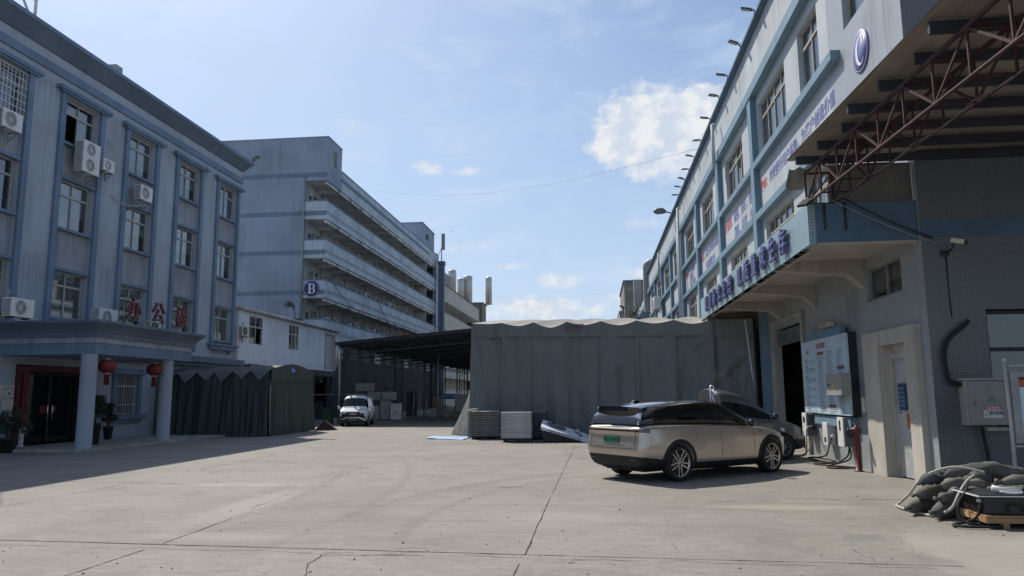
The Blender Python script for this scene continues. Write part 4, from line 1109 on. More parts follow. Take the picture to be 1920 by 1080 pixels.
# roof floodlights
LY = (26.0, 28.7, 31.6, 33.9, 36.7, 40.0, 42.8, 45.3, 47.5, 49.3, 51.3)
names = ('nearest to the camera', 'second from the near end', 'third from the near end', 'fourth from the near end', 'fifth, pointing flat out', 'sixth, tilted upward', 'seventh, drooping', 'eighth along the row', 'ninth along the row', 'tenth along the row', 'last of the row before the hooded lamp')
for i, y in enumerate(LY):
    floodlight((CX-.3, y, 15.42), (-.35, .2, -.3, .25, -.4, .5, -.3, .5, .6, -.4, .5)[i], (.35, .30, .28, .1, .25, -.15, .3, -.12, .15, .25, -.1)[i], 'floodlight on workshop roof edge, '+names[i], 'floodlights along the workshop roof edge', .62)
hl = thing('hooded_lamp', 'dark rounded street lamp head on short arm at workshop roof edge', 'lamp', (CX-.3, 56.5, 15.4))
obj('arm', MB().tube([(CX, 56.5, 15.4), (CX-.7, 56.5, 15.6)], .05, 8), 'steel_dark', hl)
obj('head', MB().tube([(CX-.6, 56.5, 15.58), (CX-.85, 56.5, 15.66), (CX-1.3, 56.5, 15.66), (CX-1.55, 56.5, 15.6)], [.09, .24, .26, .1], 12), 'slate', hl)

# ---- canopy with raised letters
KX, KY0, KY1 = 4.25, 14.92, 30.1
K = thing('loading_canopy', 'concrete canopy with blue tiled fascia and raised blue slogan letters over loading doors', 'canopy', (CX, KY0, 4.7))
obj('fascia', bx(KX, KX+.14, KY0, KY1, 4.68, 5.5), 'c_tile_blue', K)
obj('slab', MB().box(KX+.141, CX-.002, KY0+.03, KY1, 4.86, 5.0), 'c_soffit', K)
obj('end_face', MB().box(KX+.141, CX-.003, KY0+.0, KY0+.029, 4.72, 5.5), 'c_band', K)
b = MB(); b.box(KX+.16, CX-.003, KY0+.03, KY0+.2, 4.68, 4.859)
for y in (18.1, 22.0, 25.9, 29.6):
    b.prism([(KX+.15, 4.859), (KX+.15, 4.66), (CX-.35, 4.52), (CX-.003, 4.2), (CX-.003, 4.859)], 'y', y-.17, y+.17)
b.box(KX+.15, KX+.3, KY0+.2, KY1-.02, 4.69, 4.858); obj('soffit_beam', b, 'c_soffit', K)
FK = Face('-x', KX)
for ch, y in zip('以创新求发展以质量求生存', (28.11, 27.19, 26.28, 25.25, 24.27, 23.21, 21.67, 20.65, 19.67, 18.66, 17.66, 16.67)):
    obj('raised_letter', FK.text(ch, y, 5.06, .07, .60, .035, .008), 'letter_blue', K)
b = MB(); rnd = random.Random(9)
for k in range(46):
    y = rnd.uniform(15.3, 30); b.box(KX+.02, KX+.13, y, y+rnd.uniform(.15, .6), 4.655, 4.679)
obj('broken_edge', b, 'dark_wall', K)
tc_ = MB(); tc_.box(4.72, CX-.01, KY0+.1, KY0+.13, 5.5, 6.3)
obj('tin_cladding', tc_, 'tin_clad', K)
b = MB(); b.tube([(4.56, KY0-.03, 4.95), (4.56, KY0-.03, 5.5)], .02, 6); b.tube([(4.95, KY0-.03, 4.95), (4.95, KY0-.03, 5.5)], .02, 6); obj('cable_drop', b, 'steel_dark', K)
floodlight((KX+.05, KY0-.05, 5.52), .9, -.5, 'boxy floodlight at the near corner of the lettered canopy', None, .62)
for i, (p0, p1, r) in enumerate((((4.85, 14.7, 5.55), (6.5, 14.8, 4.72), .018), ((4.7, 14.75, 5.5), (6.7, 14.8, 4.55), .005))):
    pts = [Vector(p0).lerp(Vector(p1), s)-Vector((0, 0, .05*math.sin(math.pi*s))) for s in [k/8 for k in range(9)]]
    wire('canopy_cable', pts, r, ('steel_dark', 'cable_white')[i], ('thick dark cable running down across the dark end of the canopy', 'thin pale wire slanting across canopy end to the small wall camera')[i], 'cable')

# ---- tin lean-to roof with rusty box truss
T = thing('tin_roof', 'corrugated tin roof on dark blue purlins over the right foreground', 'roof', (4.2, 14.9, 6.4))
def txl(y): return 3.98+(15.2-y)*.045
sh = MB()
def fn(i, j):
    y = 15.2-13.2*j; x0 = txl(y); return (x0+(16-x0)*i, y, 6.47+.012*math.sin(i*60))
sh.grid(lambda i, j: fn(i, j), 40, 12); sh.grid(lambda i, j: tuple(Vector(fn(i, j))+Vector((0, 0, .03))), 40, 12)
for y0 in [15.2-.95*k for k in range(14)]: pass
obj('sheet', sh, 'tin_roof', T)
for k in range(14):
    y = 14.78-.9*k
    pb = MB(); pb.box(txl(y)+.05+.12*(k % 3), 16, y-.03, y+.03, 6.27, 6.43); obj('purlin', pb, 'purlin_blue', T)
fl = MB().grid(lambda i, j: (3.96+.62*i+.1*j, 14.95+.75*j, 6.24-.16*j-.1*j*math.sin(i*5)-.03*math.sin(i*14)), 12, 6)
obj('torn_flap', fl, 'tin_clad', T)
TR = thing('box_truss', 'rusty red box truss running under the tin roof from the canopy corner', 'truss', (4.3, 15, 5.5))
def tp(y, side, top): return Vector((4.27+(15.0-y)*.045+side*.52, y, 5.52+.62*top))
ch = MB()
for s in (0, 1): ch.tube([tp(15.0, s, 0), tp(2.5, s, 0)], .025, 8)
obj('bottom_chord', ch, 'rust_red', TR); ch = MB()
for s in (0, 1): ch.bar(tp(15.0, s, 1), tp(2.5, s, 1), .04, .05)
obj('top_chord', ch, 'rust_red', TR)
for side in (0, 1):
    for k in range(13):
        y = 15.0-.86*k; w_ = MB()
        w_.bar(tp(y, side, 0), tp(y, side, 1), .03)
        if k % 2: w_.bar(tp(y, side, 1), tp(y-.86, side, 0), .03); w_.bar(tp(y, side, 1), tp(y+.86, side, 0), .028)
        obj('web_bar', w_, 'rust_red', TR)
for k in range(13):
    y = 15.0-.86*k; w_ = MB(); w_.bar(tp(y, 0, 1), tp(y, 1, 1), .04); w_.bar(tp(y, 0, 0), tp(y, 1, 0), .03)
    if k % 2 == 0: w_.bar(tp(y, 0, 0), tp(y, 1, 1), .025)
    obj('cross_bar', w_, 'rust_red', TR)
pts = []
for k in range(25):
    y = 14.6-.42*k; pts.append((4.62+(15-y)*.045, y, 5.47-.07*abs(math.sin(k*.8))))
wire('truss_cable', smooth_pts(pts, 3), .006, 'slate', 'thin pale cable looped along the bottom of the rusty truss', 'cable')
obj('post', MB().box(14.6, 14.8, 3.4, 3.6, 0, 6.27).box(14.6, 14.8, 13.8, 14.0, 0, 6.27), 'rust_red', T)

# ---- wall openings at ground level
FP = Face('-x', CX-.12)
P_ = obj('door_portal', FP.wall(MB(), 15.22, 18.1, 0, 3.12, .118, [(15.75, 17.16, 0, 2.8)]), 'portal_plaster', Cb)
rv = MB(); rv.box(CX-.0, CX+.3, 17.157, 17.3, 0, 2.9); rv.box(CX+.0, CX+.3, 15.6, 15.753, 0, 2.9); rv.box(CX, CX+.3, 15.754, 17.156, 2.797, 2.95)
obj('reveal', rv, 'portal_plaster', P_)
sd = obj('side_door', MB().bar((CX+.16, 17.02, 1.265), (CX+.20, 16.36, 1.265), .04, 2.47), 'crate_white', Cb)
f = MB(); f.box(CX+.10, CX+.19, 17.025, 17.155, 0, 2.62); f.box(CX+.10, CX+.19, 15.76, 17.024, 2.5, 2.62); f.box(CX+.10, CX+.19, 15.76, 17.155, 2.622, 2.79); obj('frame', f, 'annex_roof', sd)
obj('poster', bx(CX+.13, CX+.15, 16.52, 16.9, 1.42, 1.98), 'poster_blue', sd)
b = MB()
for k in range(5): b.box(CX+.122, CX+.129, 16.56+.03*(k % 2), 16.87, 1.5+k*.09, 1.53+k*.09)
obj('poster_lines', b, 'c_trim', sd)
obj('notice', bx(CX+.145, CX+.16, 16.44, 16.58, 1.06, 1.34), 'sign_orange', sd)
obj('sticker', MB().box(CX+.13, CX+.142, 16.82, 16.9, 1.35, 1.39), 'text_grey', sd)
obj('handle', MB().tube([(CX+.18, 16.42, 1.0), (CX+.12, 16.42, 1.0), (CX+.12, 16.52, 1.0)], .014, 6), 'chrome', sd)
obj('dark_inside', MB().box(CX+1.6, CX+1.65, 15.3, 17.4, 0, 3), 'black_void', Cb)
f = MB(); FC.box(f, 23.14, 23.34, 0, 4.1, .002, .1); FC.box(f, 26.9, 27.1, 0, 4.1, .002, .1); FC.box(f, 23.14, 27.1, 4.1, 4.25, .002, .1); ld = obj('loading_door', f, 'concrete_grey', Cb)
f = MB(); f.tube([(CX+.25, 23.4, 3.75), (CX+.25, 26.85, 3.75)], .2, 12)
for k in range(7): f.box(CX+.06, CX+.09, 23.4, 26.85, 3.4+.07*k, 3.465+.07*k)
obj('rolled_shutter', f, 'slate', ld)
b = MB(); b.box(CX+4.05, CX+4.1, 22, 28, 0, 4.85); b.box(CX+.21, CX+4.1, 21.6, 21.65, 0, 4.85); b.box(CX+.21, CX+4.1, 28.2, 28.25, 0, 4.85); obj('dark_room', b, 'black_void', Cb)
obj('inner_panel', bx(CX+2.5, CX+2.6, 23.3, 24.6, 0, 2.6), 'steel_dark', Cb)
lp = thing('work_lamp', 'small white lit lamp inside the dark loading doorway', 'lamp', (CX+3.9, 25.6, 3.1))
obj('lit_tube', MB().box(CX+3.95, CX+4.0, 25.5, 25.72, 2.72, 2.8), 'lamp_lit', lp); obj('holder', MB().box(CX+4.001, CX+4.05, 25.45, 25.77, 2.7, 2.86), 'steel_dark', lp)
ps = thing('pillar_notice', 'small blue and white notice on the sunlit rib by the tent', 'sign', (5.98, 28.1, 1.9), 0)
obj('plate', FC.box(MB(), 27.2, 27.45, 1.75, 2.35, .003, .02), 'sign_blue', ps); obj('white_field', FC.box(MB(), 27.22, 27.43, 1.95, 2.15, .0215, .026), 'sign_white', ps)

# ---- notice board
nb = thing('notice_board', 'large pale blue wall notice board with columns of fine print', 'notice board', (6.05, 20.8, 1.23))
FN = Face('-x', 6.06)
obj('board', FN.box(MB(), 18.84, 22.76, 1.24, 3.24, -.05, 0), 'board_blue', nb)
f = MB(); f.box(6.112, CX-.003, 18.82, 22.7, 1.22, 3.26); obj('backing', f, 'steel_dark', nb)
f = MB(); f.box(6.07, 6.22, 19.3, 22.3, 3.245, 3.46); f.box(6.12, CX-.004, 19.1, 22.1, .95, 1.195); obj('blue_rail', f, 'c_trim', nb)
tx = MB(); bars = MB(); rnd = random.Random(21)
def trow(u, z, w, h=.014):
    x = 0
    while x < w:
        l = rnd.uniform(.03, .11); l = min(l, w-x); FN.box(tx, u-x-l, u-x, z-h*rnd.uniform(.5, 1)/2*1.6, z+h*.8, .0015, .004); x += l+rnd.uniform(.012, .03)
z = 2.72
for blk in (2, 0, 4, 0, 4, 0, 3, 0, 2, 0, 2, 0, 3):
    if blk == 0: z -= .045; continue
    trow(22.5, z, .3, .03); z -= .055
    for r_ in range(blk): trow(22.45, z, .95 if r_ < blk-1 else .4); z -= .045
for c_, u in enumerate((21.25, 20.45, 19.62)):
    n = 34
    for k in range(n):
        z = 2.86-.048*k
        if (c_, k) in ((0, 0), (1, 29), (2, 9)) or (c_, k-1) in ((0, 0), (1, 29), (2, 9)):
            if (c_, k) in ((0, 0), (1, 29), (2, 9)): FN.box(bars, u-.55, u+.02, z-.055, z+.03, .0015, .004)
            continue
        trow(u, z, rnd.choice((.3, .42, .42, .5, .62)) if c_ < 2 else rnd.choice((.3, .4, .5)))
obj('fine_print', tx, 'print_grey', nb); obj('heading_bar', bars, 'bar_brown', nb)
obj('title', FN.text('安全告知栏', 20.9, 3.04, .003, .17, .002, .003), 'text_red', nb); obj('subtitle', FN.text('一体化', 22.2, 2.93, .003, .12, .002, .002), 'text_red', nb)
bl = thing('bulkhead_lamp', 'cream bulkhead lamp above the pale blue notice board', 'lamp', (6.2, 20.6, 3.5))
obj('housing', bx(6.1, CX-.003, 20.3, 21.0, 3.5, 3.66), 'plastic_cream', bl, bevel=.03)
obj('lens', bx(6.05, 6.1, 20.36, 20.94, 3.52, 3.64), 'frame_cream', bl, bevel=.02)
sb = thing('switch_box', 'grey metal switch box with yellow warning triangle in front of the notice board', 'electric box', (5.95, 19.2, 1.73))
obj('box', bx(5.80, 6.045, 18.6, 19.75, 1.73, 2.25), 'box_grey', sb, bevel=.01)
def tri(F, u, z, s, d, mb=None): mb = mb or MB(); return mb.add([F.pt(u-s, z-s*.8, d), F.pt(u+s, z-s*.8, d), F.pt(u, z+s, d)], [(0, 1, 2)])
FS = Face('-x', 5.80)
obj('warning_sticker', tri(FS, 19.2, 1.99, .09, .004), 'sign_yellow', sb); obj('latch', FS.box(MB(), 19.5, 19.54, 1.95, 2.02, .001, .02), 'steel_dark', sb)
ph = thing('wall_intercom', 'cream wall handset beside a white switch plate next to the notice board', 'intercom', (CX, 18.45, 1.5))
obj('handset', bx(CX-.08, CX-.003, 18.42, 18.56, 1.32, 1.68), 'plastic_cream', ph, bevel=.02); obj('plate', bx(CX-.03, CX-.003, 18.22, 18.38, 1.5, 1.68), 'sign_white', ph)

# ---- chargers with cables
def charger(y, z, w, h, d, label, face):
    t = thing('wall_charger', label, 'charger', (CX, y, z), 0, 'car chargers on the workshop wall')
    obj('housing', bx(CX-d+.02, CX-.003, y-w/2, y+w/2, z, z+h), 'slate' if face != 'mid' else 'plastic_white', t, bevel=.015)
    obj('cover', bx(CX-d-.015, CX-d+.019, y-w/2, y+w/2, z-.01, z+h+.01), 'plastic_white', t, bevel=.012)
    if face == 'oval': obj('socket', MB().lathe([(.001, CX-d-.025), (.1, CX-d-.025), (.1, CX-d-.015)], 20, (0, y, z+h*.72), 'x'), 'plastic_black', t)
    elif face == 'mid': obj('socket', bx(CX-d-.022, CX-d-.0155, y-.07, y+.07, z+.07, z+.2), 'plastic_black', t); 
    else:
        obj('socket', bx(CX-d-.022, CX-d-.0155, y-.05, y+.05, z+h*.55, z+h*.9), 'plastic_black', t)
    obj('side_plug', MB().tube([(CX-d*.5, y-w/2-.0, z+h*.42), (CX-d*.5, y-w/2-.14, z+h*.4)], .055, 10), 'plastic_white' if face == 'mid' else 'plastic_black', t)
    return t


charger(22.85, .57, .42, .64, .26, 'white charger with black oval at the left end of the row', 'oval')
charger(21.1, .42, .42, .58, .20, 'slim white charger in the middle of the row with white plug', 'mid')
charger(19.55, .48, .45, .70, .28, 'white fronted charger with dark side beside the red standpipe', 'slot')
wire('charging_cable', smooth_pts([(CX-.15, 22.5, .85), (CX-.4, 22.2, .78), (CX-.5, 21.9, .35), (CX-.55, 22.0, .08), (CX-.9, 22.5, .03), (5.1, 23.0, .03), (4.6, 22.4, .12), (4.75, 21.9, .45)]), .028, 'cable_white', 'white charging cable running over the ground to the dark grey vehicle', 'cable')
wire('charging_cable', smooth_pts([(CX-.15, 22.6, .55), (CX-.2, 22.6, .3), (CX-.35, 22.8, .06), (CX-.8, 23.2, .025), (CX-1.5, 23.0, .025)]), .02, 'cable_white', 'thin pale lead dropping from the leftmost charger to the ground', 'cable')
wire('charging_cable', smooth_pts([(CX-.1, 20.92, .6), (CX-.22, 20.75, .45), (CX-.3, 20.9, .15), (CX-.55, 21.6, .03), (CX-.3, 21.9, .03), (CX-.12, 20.7, .03), (CX-.4, 20.3, .03), (CX-.6, 21.1, .03)]), .02, 'rubber', 'black cable coiled on the ground under the middle charger', 'cable')
wire('charging_cable', smooth_pts([(CX-.12, 19.5, .48), (CX-.18, 19.5, .25), (CX-.35, 19.9, .05), (CX-.85, 20.0, .03), (CX-.6, 19.3, .03), (CX-.2, 18.9, .03), (CX-.7, 18.75, .03), (CX-.75, 19.2, .03), (CX-.25, 19.15, .2), (CX-.14, 19.4, .46)]), .02, 'rubber', 'black cable looped on the ground under charger beside the standpipe', 'cable')
hy = thing('standpipe_hydrant', 'dark red standpipe hydrant with valve wheel beside the doorway', 'hydrant', (5.98, 18.3, 0))
obj('pipe', MB().lathe([(.001, 0), (.11, 0), (.11, .02), (.072, .03), (.072, .82), (.10, .83), (.10, .86), (.001, .86)], 16), 'red_paint', hy, True)
obj('valve_body', MB().lathe([(.085, .86), (.11, .9), (.11, .97), (.07, 1.0), (.03, 1.01), (.02, 1.08), (.001, 1.08)], 16).tube([(0, 0, .93), (0, .17, .93)], .06, 10).tube([(0, 0, .92), (-.16, .0, .92)], .055, 10), 'red_paint', hy, True)
obj('hand_wheel', MB().lathe([(.08, 1.075), (.09, 1.085), (.08, 1.095), (.07, 1.085), (.08, 1.075)], 16).box(-.08, .08, -.008, .008, 1.078, 1.092), 'steel_dark', hy, True)
obj('cap_chain', MB().tube([(-.16, 0, .92), (-.2, 0, .92)], .065, 10).tube([(0, .17, .93), (0, .2, .93)], .068, 10), 'steel_dark', hy, True)

# ---- end wall equipment
window(Cb, FE2, 7.36, 10.18, 1.17, 3.31, 2, .34, -.17, 'steel_dark', None)
eb = thing('distribution_box', 'grey electrical distribution box with warning label on the tiled end wall', 'electric box', (7.07, CY0, 1.18))
obj('box', bx(6.73, 7.42, CY0-.26, CY0-.003, 1.19, 2.0), 'box_grey', eb, bevel=.01)
FD = Face('-y', CY0-.26)
obj('door_panel', FD.box(MB(), 6.79, 7.40, 1.2, 1.97, .002, .02), 'box_grey', eb, bevel=.006)
obj('rain_hood', bx(6.68, 7.46, CY0-.3, CY0-.004, 2.001, 2.04), 'box_grey', eb)
obj('warning_label', FD.box(MB(), 7.0, 7.32, 1.32, 1.53, .0205, .024), 'sign_white', eb)
obj('label_band', FD.box(MB(), 7.0, 7.32, 1.465, 1.53, .0245, .026), 'sign_pink', eb)
obj('label_text', FD.text('配电箱', 7.215, 1.405, .026, .075, .001, .001), 'text_grey', eb); obj('label_heading', FD.text('△有电危险', 7.16, 1.497, .0275, .046, .001, .001), 'sign_white', eb)
t2 = MB()
for (a, b_) in (((7.02, 1.36), (7.12, 1.36)), ((7.12, 1.36), (7.07, 1.45)), ((7.07, 1.45), (7.02, 1.36))): t2.bar(FD.pt(*a, .027), FD.pt(*b_, .027), .008, .004)
for (a, b_) in (((7.1, 1.62), (7.22, 1.62)), ((7.22, 1.62), (7.16, 1.71)), ((7.16, 1.71), (7.1, 1.62))): t2.bar(FD.pt(*a, .022), FD.pt(*b_, .022), .01, .004)
obj('hazard_triangle', t2, 'text_grey', eb)
obj('lock', FD.box(MB(), 6.85, 6.88, 1.56, 1.62, .021, .04), 'chrome', eb)
wire('conduit_hose', smooth_pts([(6.97, CY0-.12, 3.12), (6.86, CY0-.1, 3.0), (6.62, CY0-.09, 2.8), (6.50, CY0-.09, 2.55), (6.50, CY0-.09, 2.2), (6.54, CY0-.09, 2.0), (6.64, CY0-.1, 1.93), (6.75, CY0-.12, 1.93)]), .045, 'rubber', 'thick black conduit bending down the tiled wall into the distribution box', 'conduit')
wire('supply_cable', smooth_pts([(7.02, CY0-.1, 1.19), (7.05, CY0-.1, .95), (7.1, CY0-.08, .6), (7.12, CY0-.1, .2), (7.1, CY0-.2, .0)]), .03, 'rubber', 'black cables dropping from the distribution box behind the sandbags', 'cable')
obj('window_sill', bx(7.12, 10.2, CY0-.12, CY0-.003, 1.08, 1.148), 'portal_plaster', Cb)
cm = thing('security_camera', 'small cream security camera on the shaded tiled end wall', 'camera', (6.85, CY0, 4.55))
obj('body', MB().bar((6.7, CY0-.3, 4.62), (6.9, CY0-.38, 4.56), .075, .085), 'plastic_cream', cm, bevel=.01); obj('lens', MB().bar((6.9, CY0-.38, 4.56), (6.95, CY0-.4, 4.545), .065, .075), 'plastic_black', cm)
obj('bracket', MB().tube([(6.76, CY0-.33, 4.57), (6.74, CY0-.2, 4.45), (6.70, CY0-.005, 4.42)], .02, 6).box(6.63, 6.77, CY0-.04, CY0-.003, 4.36, 4.47), 'plastic_black', cm)
wire('camera_cable', [(6.72, CY0-.01, 4.36), (6.72, CY0-.012, 3.7), (6.73, CY0-.01, 3.2)], .01, 'plastic_black', 'thin black wire hanging down the wall under the small camera', 'cable')

# sign stand on the right edge
sg = thing('sign_stand', 'steel framed upright display stand cut by the right edge', 'sign stand', (7.0, 12.6, 0))
f = MB()
f.tube([(6.44, 12.6, 0), (6.44, 12.6, 2.28)], .03, 8); f.tube([(7.9, 12.6, 0), (7.9, 12.6, 2.28)], .03, 8); f.tube([(6.44, 12.6, 2.2), (7.9, 12.6, 2.2)], .018, 8); f.tube([(6.44, 12.6, .95), (7.9, 12.6, .95)], .018, 8)
f.lathe([(.001, 2.25), (.036, 2.26), (.036, 2.31), (.001, 2.33)], 10, (6.44, 12.6, 0)).lathe([(.001, 2.25), (.036, 2.26), (.036, 2.31), (.001, 2.33)], 10, (7.9, 12.6, 0)); obj('post_frame', f, 'frame_alu', sg)
f = MB(); f.box(6.48, 6.60, 12.57, 12.63, 1.08, 2.02); f.box(7.74, 7.86, 12.57, 12.63, 1.08, 2.02); f.box(6.48, 7.86, 12.57, 12.63, 2.02, 2.10); f.box(6.48, 7.86, 12.57, 12.63, 1.0, 1.08); obj('panel_frame', f, 'steel_grey', sg)
obj('poster', bx(6.6, 7.74, 12.585, 12.6, 1.08, 1.86), 'board_blue', sg); obj('poster_heading', bx(6.6, 7.74, 12.583, 12.6, 1.86, 1.97), 'sign_orange', sg); obj('poster_top', bx(6.6, 7.74, 12.582, 12.6, 1.97, 2.02), 'red_cloth', sg)

# ---- sandbags, hoses, case on pallet
def bag(label, a, b_, r, bend=0.0, seed=0, name='sandbag'):
    a = Vector(a); b_ = Vector(b_); mid = (a+b_)/2+Vector((0, 0, bend)); rnd = random.Random(seed); n = 18; pts = []; rr = []
    for k in range(n+1):
        s = k/n; p = a*(1-s)**2+mid*2*s*(1-s)+b_*s*s+Vector((0, 0, bend*.0)); pts.append(p)
        e = min(s, 1-s)*2; rr.append(r*(.30+.70*min(1, (e*2.3))**.5)*(1+.06*math.sin(s*17+seed)))
    mb = MB().tube(pts, rr, 16)
    for i, q in enumerate(mb.v):
        d = noise.noise(Vector(q)*5+Vector((seed, 0, 0)))*.035+noise.noise(Vector(q)*14)*.012; c = pts[min(n, i//16)]; u = (Vector(q)-c)
        mb.v[i] = tuple(c+u*(1+d/r*1.3))
    for e_, dr in ((a, (a-b_).normalized()), (b_, (b_-a).normalized())):
        mb.tube([e_, e_+dr*.05, e_+dr*.10], [r*.27, r*.16, r*.34], 10)
    return tag(obj(name, mb, 'bag_grey' if seed % 3 else 'bag_brown'), label, 'sandbag', 'sandbags heaped by the wall corner')


SB = [((4.62, 11.95, .11), (5.30, 12.6, .11), .115, .0, 'dusty grey sandbag lowest at the left front of the heap'), ((4.80, 11.55, .11), (5.45, 12.1, .11), .12, .0, 'grey sandbag on ground just behind the black cable loop'), ((5.3, 12.9, .12), (6.0, 13.5, .12), .13, 0, 'sandbag on the ground at the back of the heap, by the wall corner'),
      ((5.3, 11.75, .12), (6.1, 12.3, .12), .13, 0, 'sandbag on the ground hidden behind the black case'), ((5.9, 12.0, .12), (6.8, 12.5, .12), .13, 0, 'sandbag on the ground at the foot of the sign stand'), ((4.78, 12.05, .28), (5.45, 12.55, .27), .11, .03, 'faded sandbag lying on the left front bags, second layer'), ((4.92, 11.6, .29), (5.6, 11.95, .29), .115, .02, 'brownish sandbag in the second layer above the cable loop'),
      ((5.2, 12.6, .30), (5.9, 13.1, .30), .12, .03, 'sandbag of the second layer at the back left'), ((5.55, 11.75, .32), (6.3, 11.95, .33), .11, .03, 'smooth sandbag of the second layer just above the black case'), ((5.8, 12.3, .32), (6.6, 12.55, .30), .12, .03, 'sandbag of the second layer toward the sign stand'),
      ((4.98, 12.35, .42), (5.55, 12.8, .42), .105, .10, 'curved sandbag rising at the top left of the heap'), ((5.1, 11.95, .42), (5.75, 12.1, .42), .10, .03, 'tied bag neck across the top of the heap'), ((5.5, 12.1, .45), (5.95, 12.5, .46), .11, .06, 'plump sandbag at the top centre under the arching one'), ((5.45, 12.45, .48), (6.9, 12.55, .30), .125, .40, 'long sandbag arching over the top right of the heap'), ((6.0, 12.0, .46), (6.9, 12.2, .26), .11, .10, 'sandbag sagging at the right edge under the arching one')]
for i, (a, b_, r, bd, lb) in enumerate(SB): a, b_ = Vector(a), Vector(b_); e_ = (b_-a)*.09; bag(lb, a-e_, b_+e_, r*.94, bd, i+1)
wire('hose_rope', smooth_pts([(5.75, 12.1, .60), (5.4, 12.3, .66), (5.05, 12.5, .50), (4.9, 12.75, .2), (4.80, 12.9, .04), (4.68, 12.7, .03), (4.66, 12.3, .03), (4.78, 11.75, .03), (4.92, 11.42, .16), (5.05, 11.4, .38), (5.25, 11.6, .52), (5.5, 11.9, .58)], 10), .021, 'cable_white', 'dirty white corrugated hose looping over the sandbags onto the ground', 'hose')
wire('power_cable', smooth_pts([(5.3, 11.7, .52), (5.1, 11.3, .44), (4.92, 11.15, .28), (4.9, 11.1, .1), (5.0, 11.0, .03), (5.3, 10.95, .03), (5.25, 10.8, .03), (4.85, 10.78, .03), (4.72, 10.92, .03), (4.95, 11.12, .03), (5.1, 11.05, .12), (5.12, 10.95, .3), (5.2, 10.96, .34)], 10), .018, 'rubber', 'black power cable coiled in front of the sandbags, plugged into the case', 'cable')
wg = thing('rubber_wheel_wedge', 'dark half round wheel chock with white rod leaning against the doorway corner', 'chock', (5.9, 14.35, 0))
obj('wedge', MB().prism([(.17*math.cos(math.pi*k/12), .19*math.sin(math.pi*k/12)) for k in range(13)], 'y', -.12, .12), 'bag_grey', wg, True, .02)
obj('rod', MB().tube([(.02, -.1, .12), (.28, -.3, .02)], .018, 6), 'sign_white', wg, True)
pa = thing('pallet', 'low weathered wooden pallet under the black case', 'pallet', (5.3, 10.8, 0))
def part_boxes(name, lst, m, parent):
    for q in lst: obj(name, bx(*q), m, parent, bevel=.004)
part_boxes('deck_board', [(5.1, 6.7, 10.82+.2*k, 10.97+.2*k, .135, .165) for k in range(5)], 'wood', pa)
part_boxes('side_rail', [(5.1, 6.7, 10.80, 10.84, .07, .134), (5.1, 6.7, 11.75, 11.79, .07, .134), (5.1, 5.14, 10.842, 11.748, .07, .134)], 'wood', pa)
part_boxes('leg', [(5.3, 5.38, 10.80, 10.9, 0, .069), (5.1, 5.2, 11.6, 11.7, 0, .069), (6.4, 6.48, 10.80, 10.9, 0, .069)], 'wood', pa)
cs = thing('equipment_case', 'black plastic case with white cut edge standing on the wooden pallet', 'case', (5.8, 11.2, .17))
obj('shell', MB().box(5.13, 6.6, 10.9, 11.6, .167, .40), 'plastic_black', cs, bevel=.02)
obj('lid_edge', MB().box(5.05, 6.62, 10.87, 11.62, .401, .415), 'plastic_white', cs)
obj('lid', MB().box(5.07, 6.6, 10.88, 11.6, .4155, .43), 'steel_dark', cs)
obj('handle', MB().tube([(5.42, 10.89, .22), (5.42, 10.86, .22), (5.42, 10.86, .3), (5.6, 10.86, .3), (5.6, 10.86, .22), (5.6, 10.89, .22)], .014, 6), 'rubber', cs)
obj('socket', MB().tube([(5.13, 10.98, .34), (5.09, 10.96, .35)], .03, 10), 'frame_alu', cs)
hs = thing('cable_plug', 'white hand held cable plug lying on top of the black case', 'plug', (5.6, 11.0, .43))
obj('grip', MB().tube([(5.32, 11.05, .50), (5.42, 11.02, .48), (5.66, 11.0, .48)], [.045, .035, .032], 10), 'plastic_white', hs); obj('loop', MB().tube(smooth_pts([(5.38, 10.98, .46), (5.5, 10.93, .445), (5.64, 10.95, .45), (5.66, 11.0, .465)], 5), .016, 8), 'plastic_white', hs)
obj('tip', MB().tube([(5.66, 11.0, .48), (5.74, 11.0, .48)], .036, 10), 'plastic_black', hs)

# ================================================================== big grey tent
TL, TR_ = Vector((-5.3, 32.3, 0)), Vector((5.93, 28.65, 0)); TW = (TR_-TL).length; td = (TR_-TL).normalized(); tn = Vector((td.y, -td.x, 0)); DEP = 13.0
def tz(s): return 4.93-.36*s
NR = 8
def rib_phase(s): return abs(math.sin(math.pi*NR*s))
def sag(s):
    k = s*NR; i = min(int(k), NR-1); amp = (.04, .15, .24, .15, .18, .13, .17, .02)[i]
    f = k-i; return amp*(1-abs(2*f-1)**1.6)
gt = thing('grey_tent', 'large grey tarpaulin folding tent filling the middle of the yard', 'tent', (TL.x, TL.y, 0))
def fold(s, z, top):
    h = (top-z)/top; u = s*TW
    d = .26*noise.noise(Vector((u*.9, z*.10, 3)))*(.35+1.0*h)
    d += .17*noise.noise(Vector((u*2.3, z*.14, 9)))*(.3+h)
    d += .085*math.sin(u*5.2+1.5*noise.noise(Vector((u*.6, z*.4, 0)))*2)*h
    k = s*NR; f = abs(k-round(k)); d += .09*math.exp(-(f*14)**2)
    dg = max(0, min(1, (s-.45)*3))*max(0, 1-abs(z-2.6)/2.4)
    w = noise.noise(Vector(((u*.9-z*1.0)*1.5, (u+z)*.22, 5)))
    d += dg*.38*max(0, w)
    cu = noise.noise(Vector(((u*.8+z*.9)*1.6, (u-z)*.25, 15))); d += max(0, .42-s)*.35*max(0, cu)*max(0, 1-abs(z-3.4)/1.4)
    return d
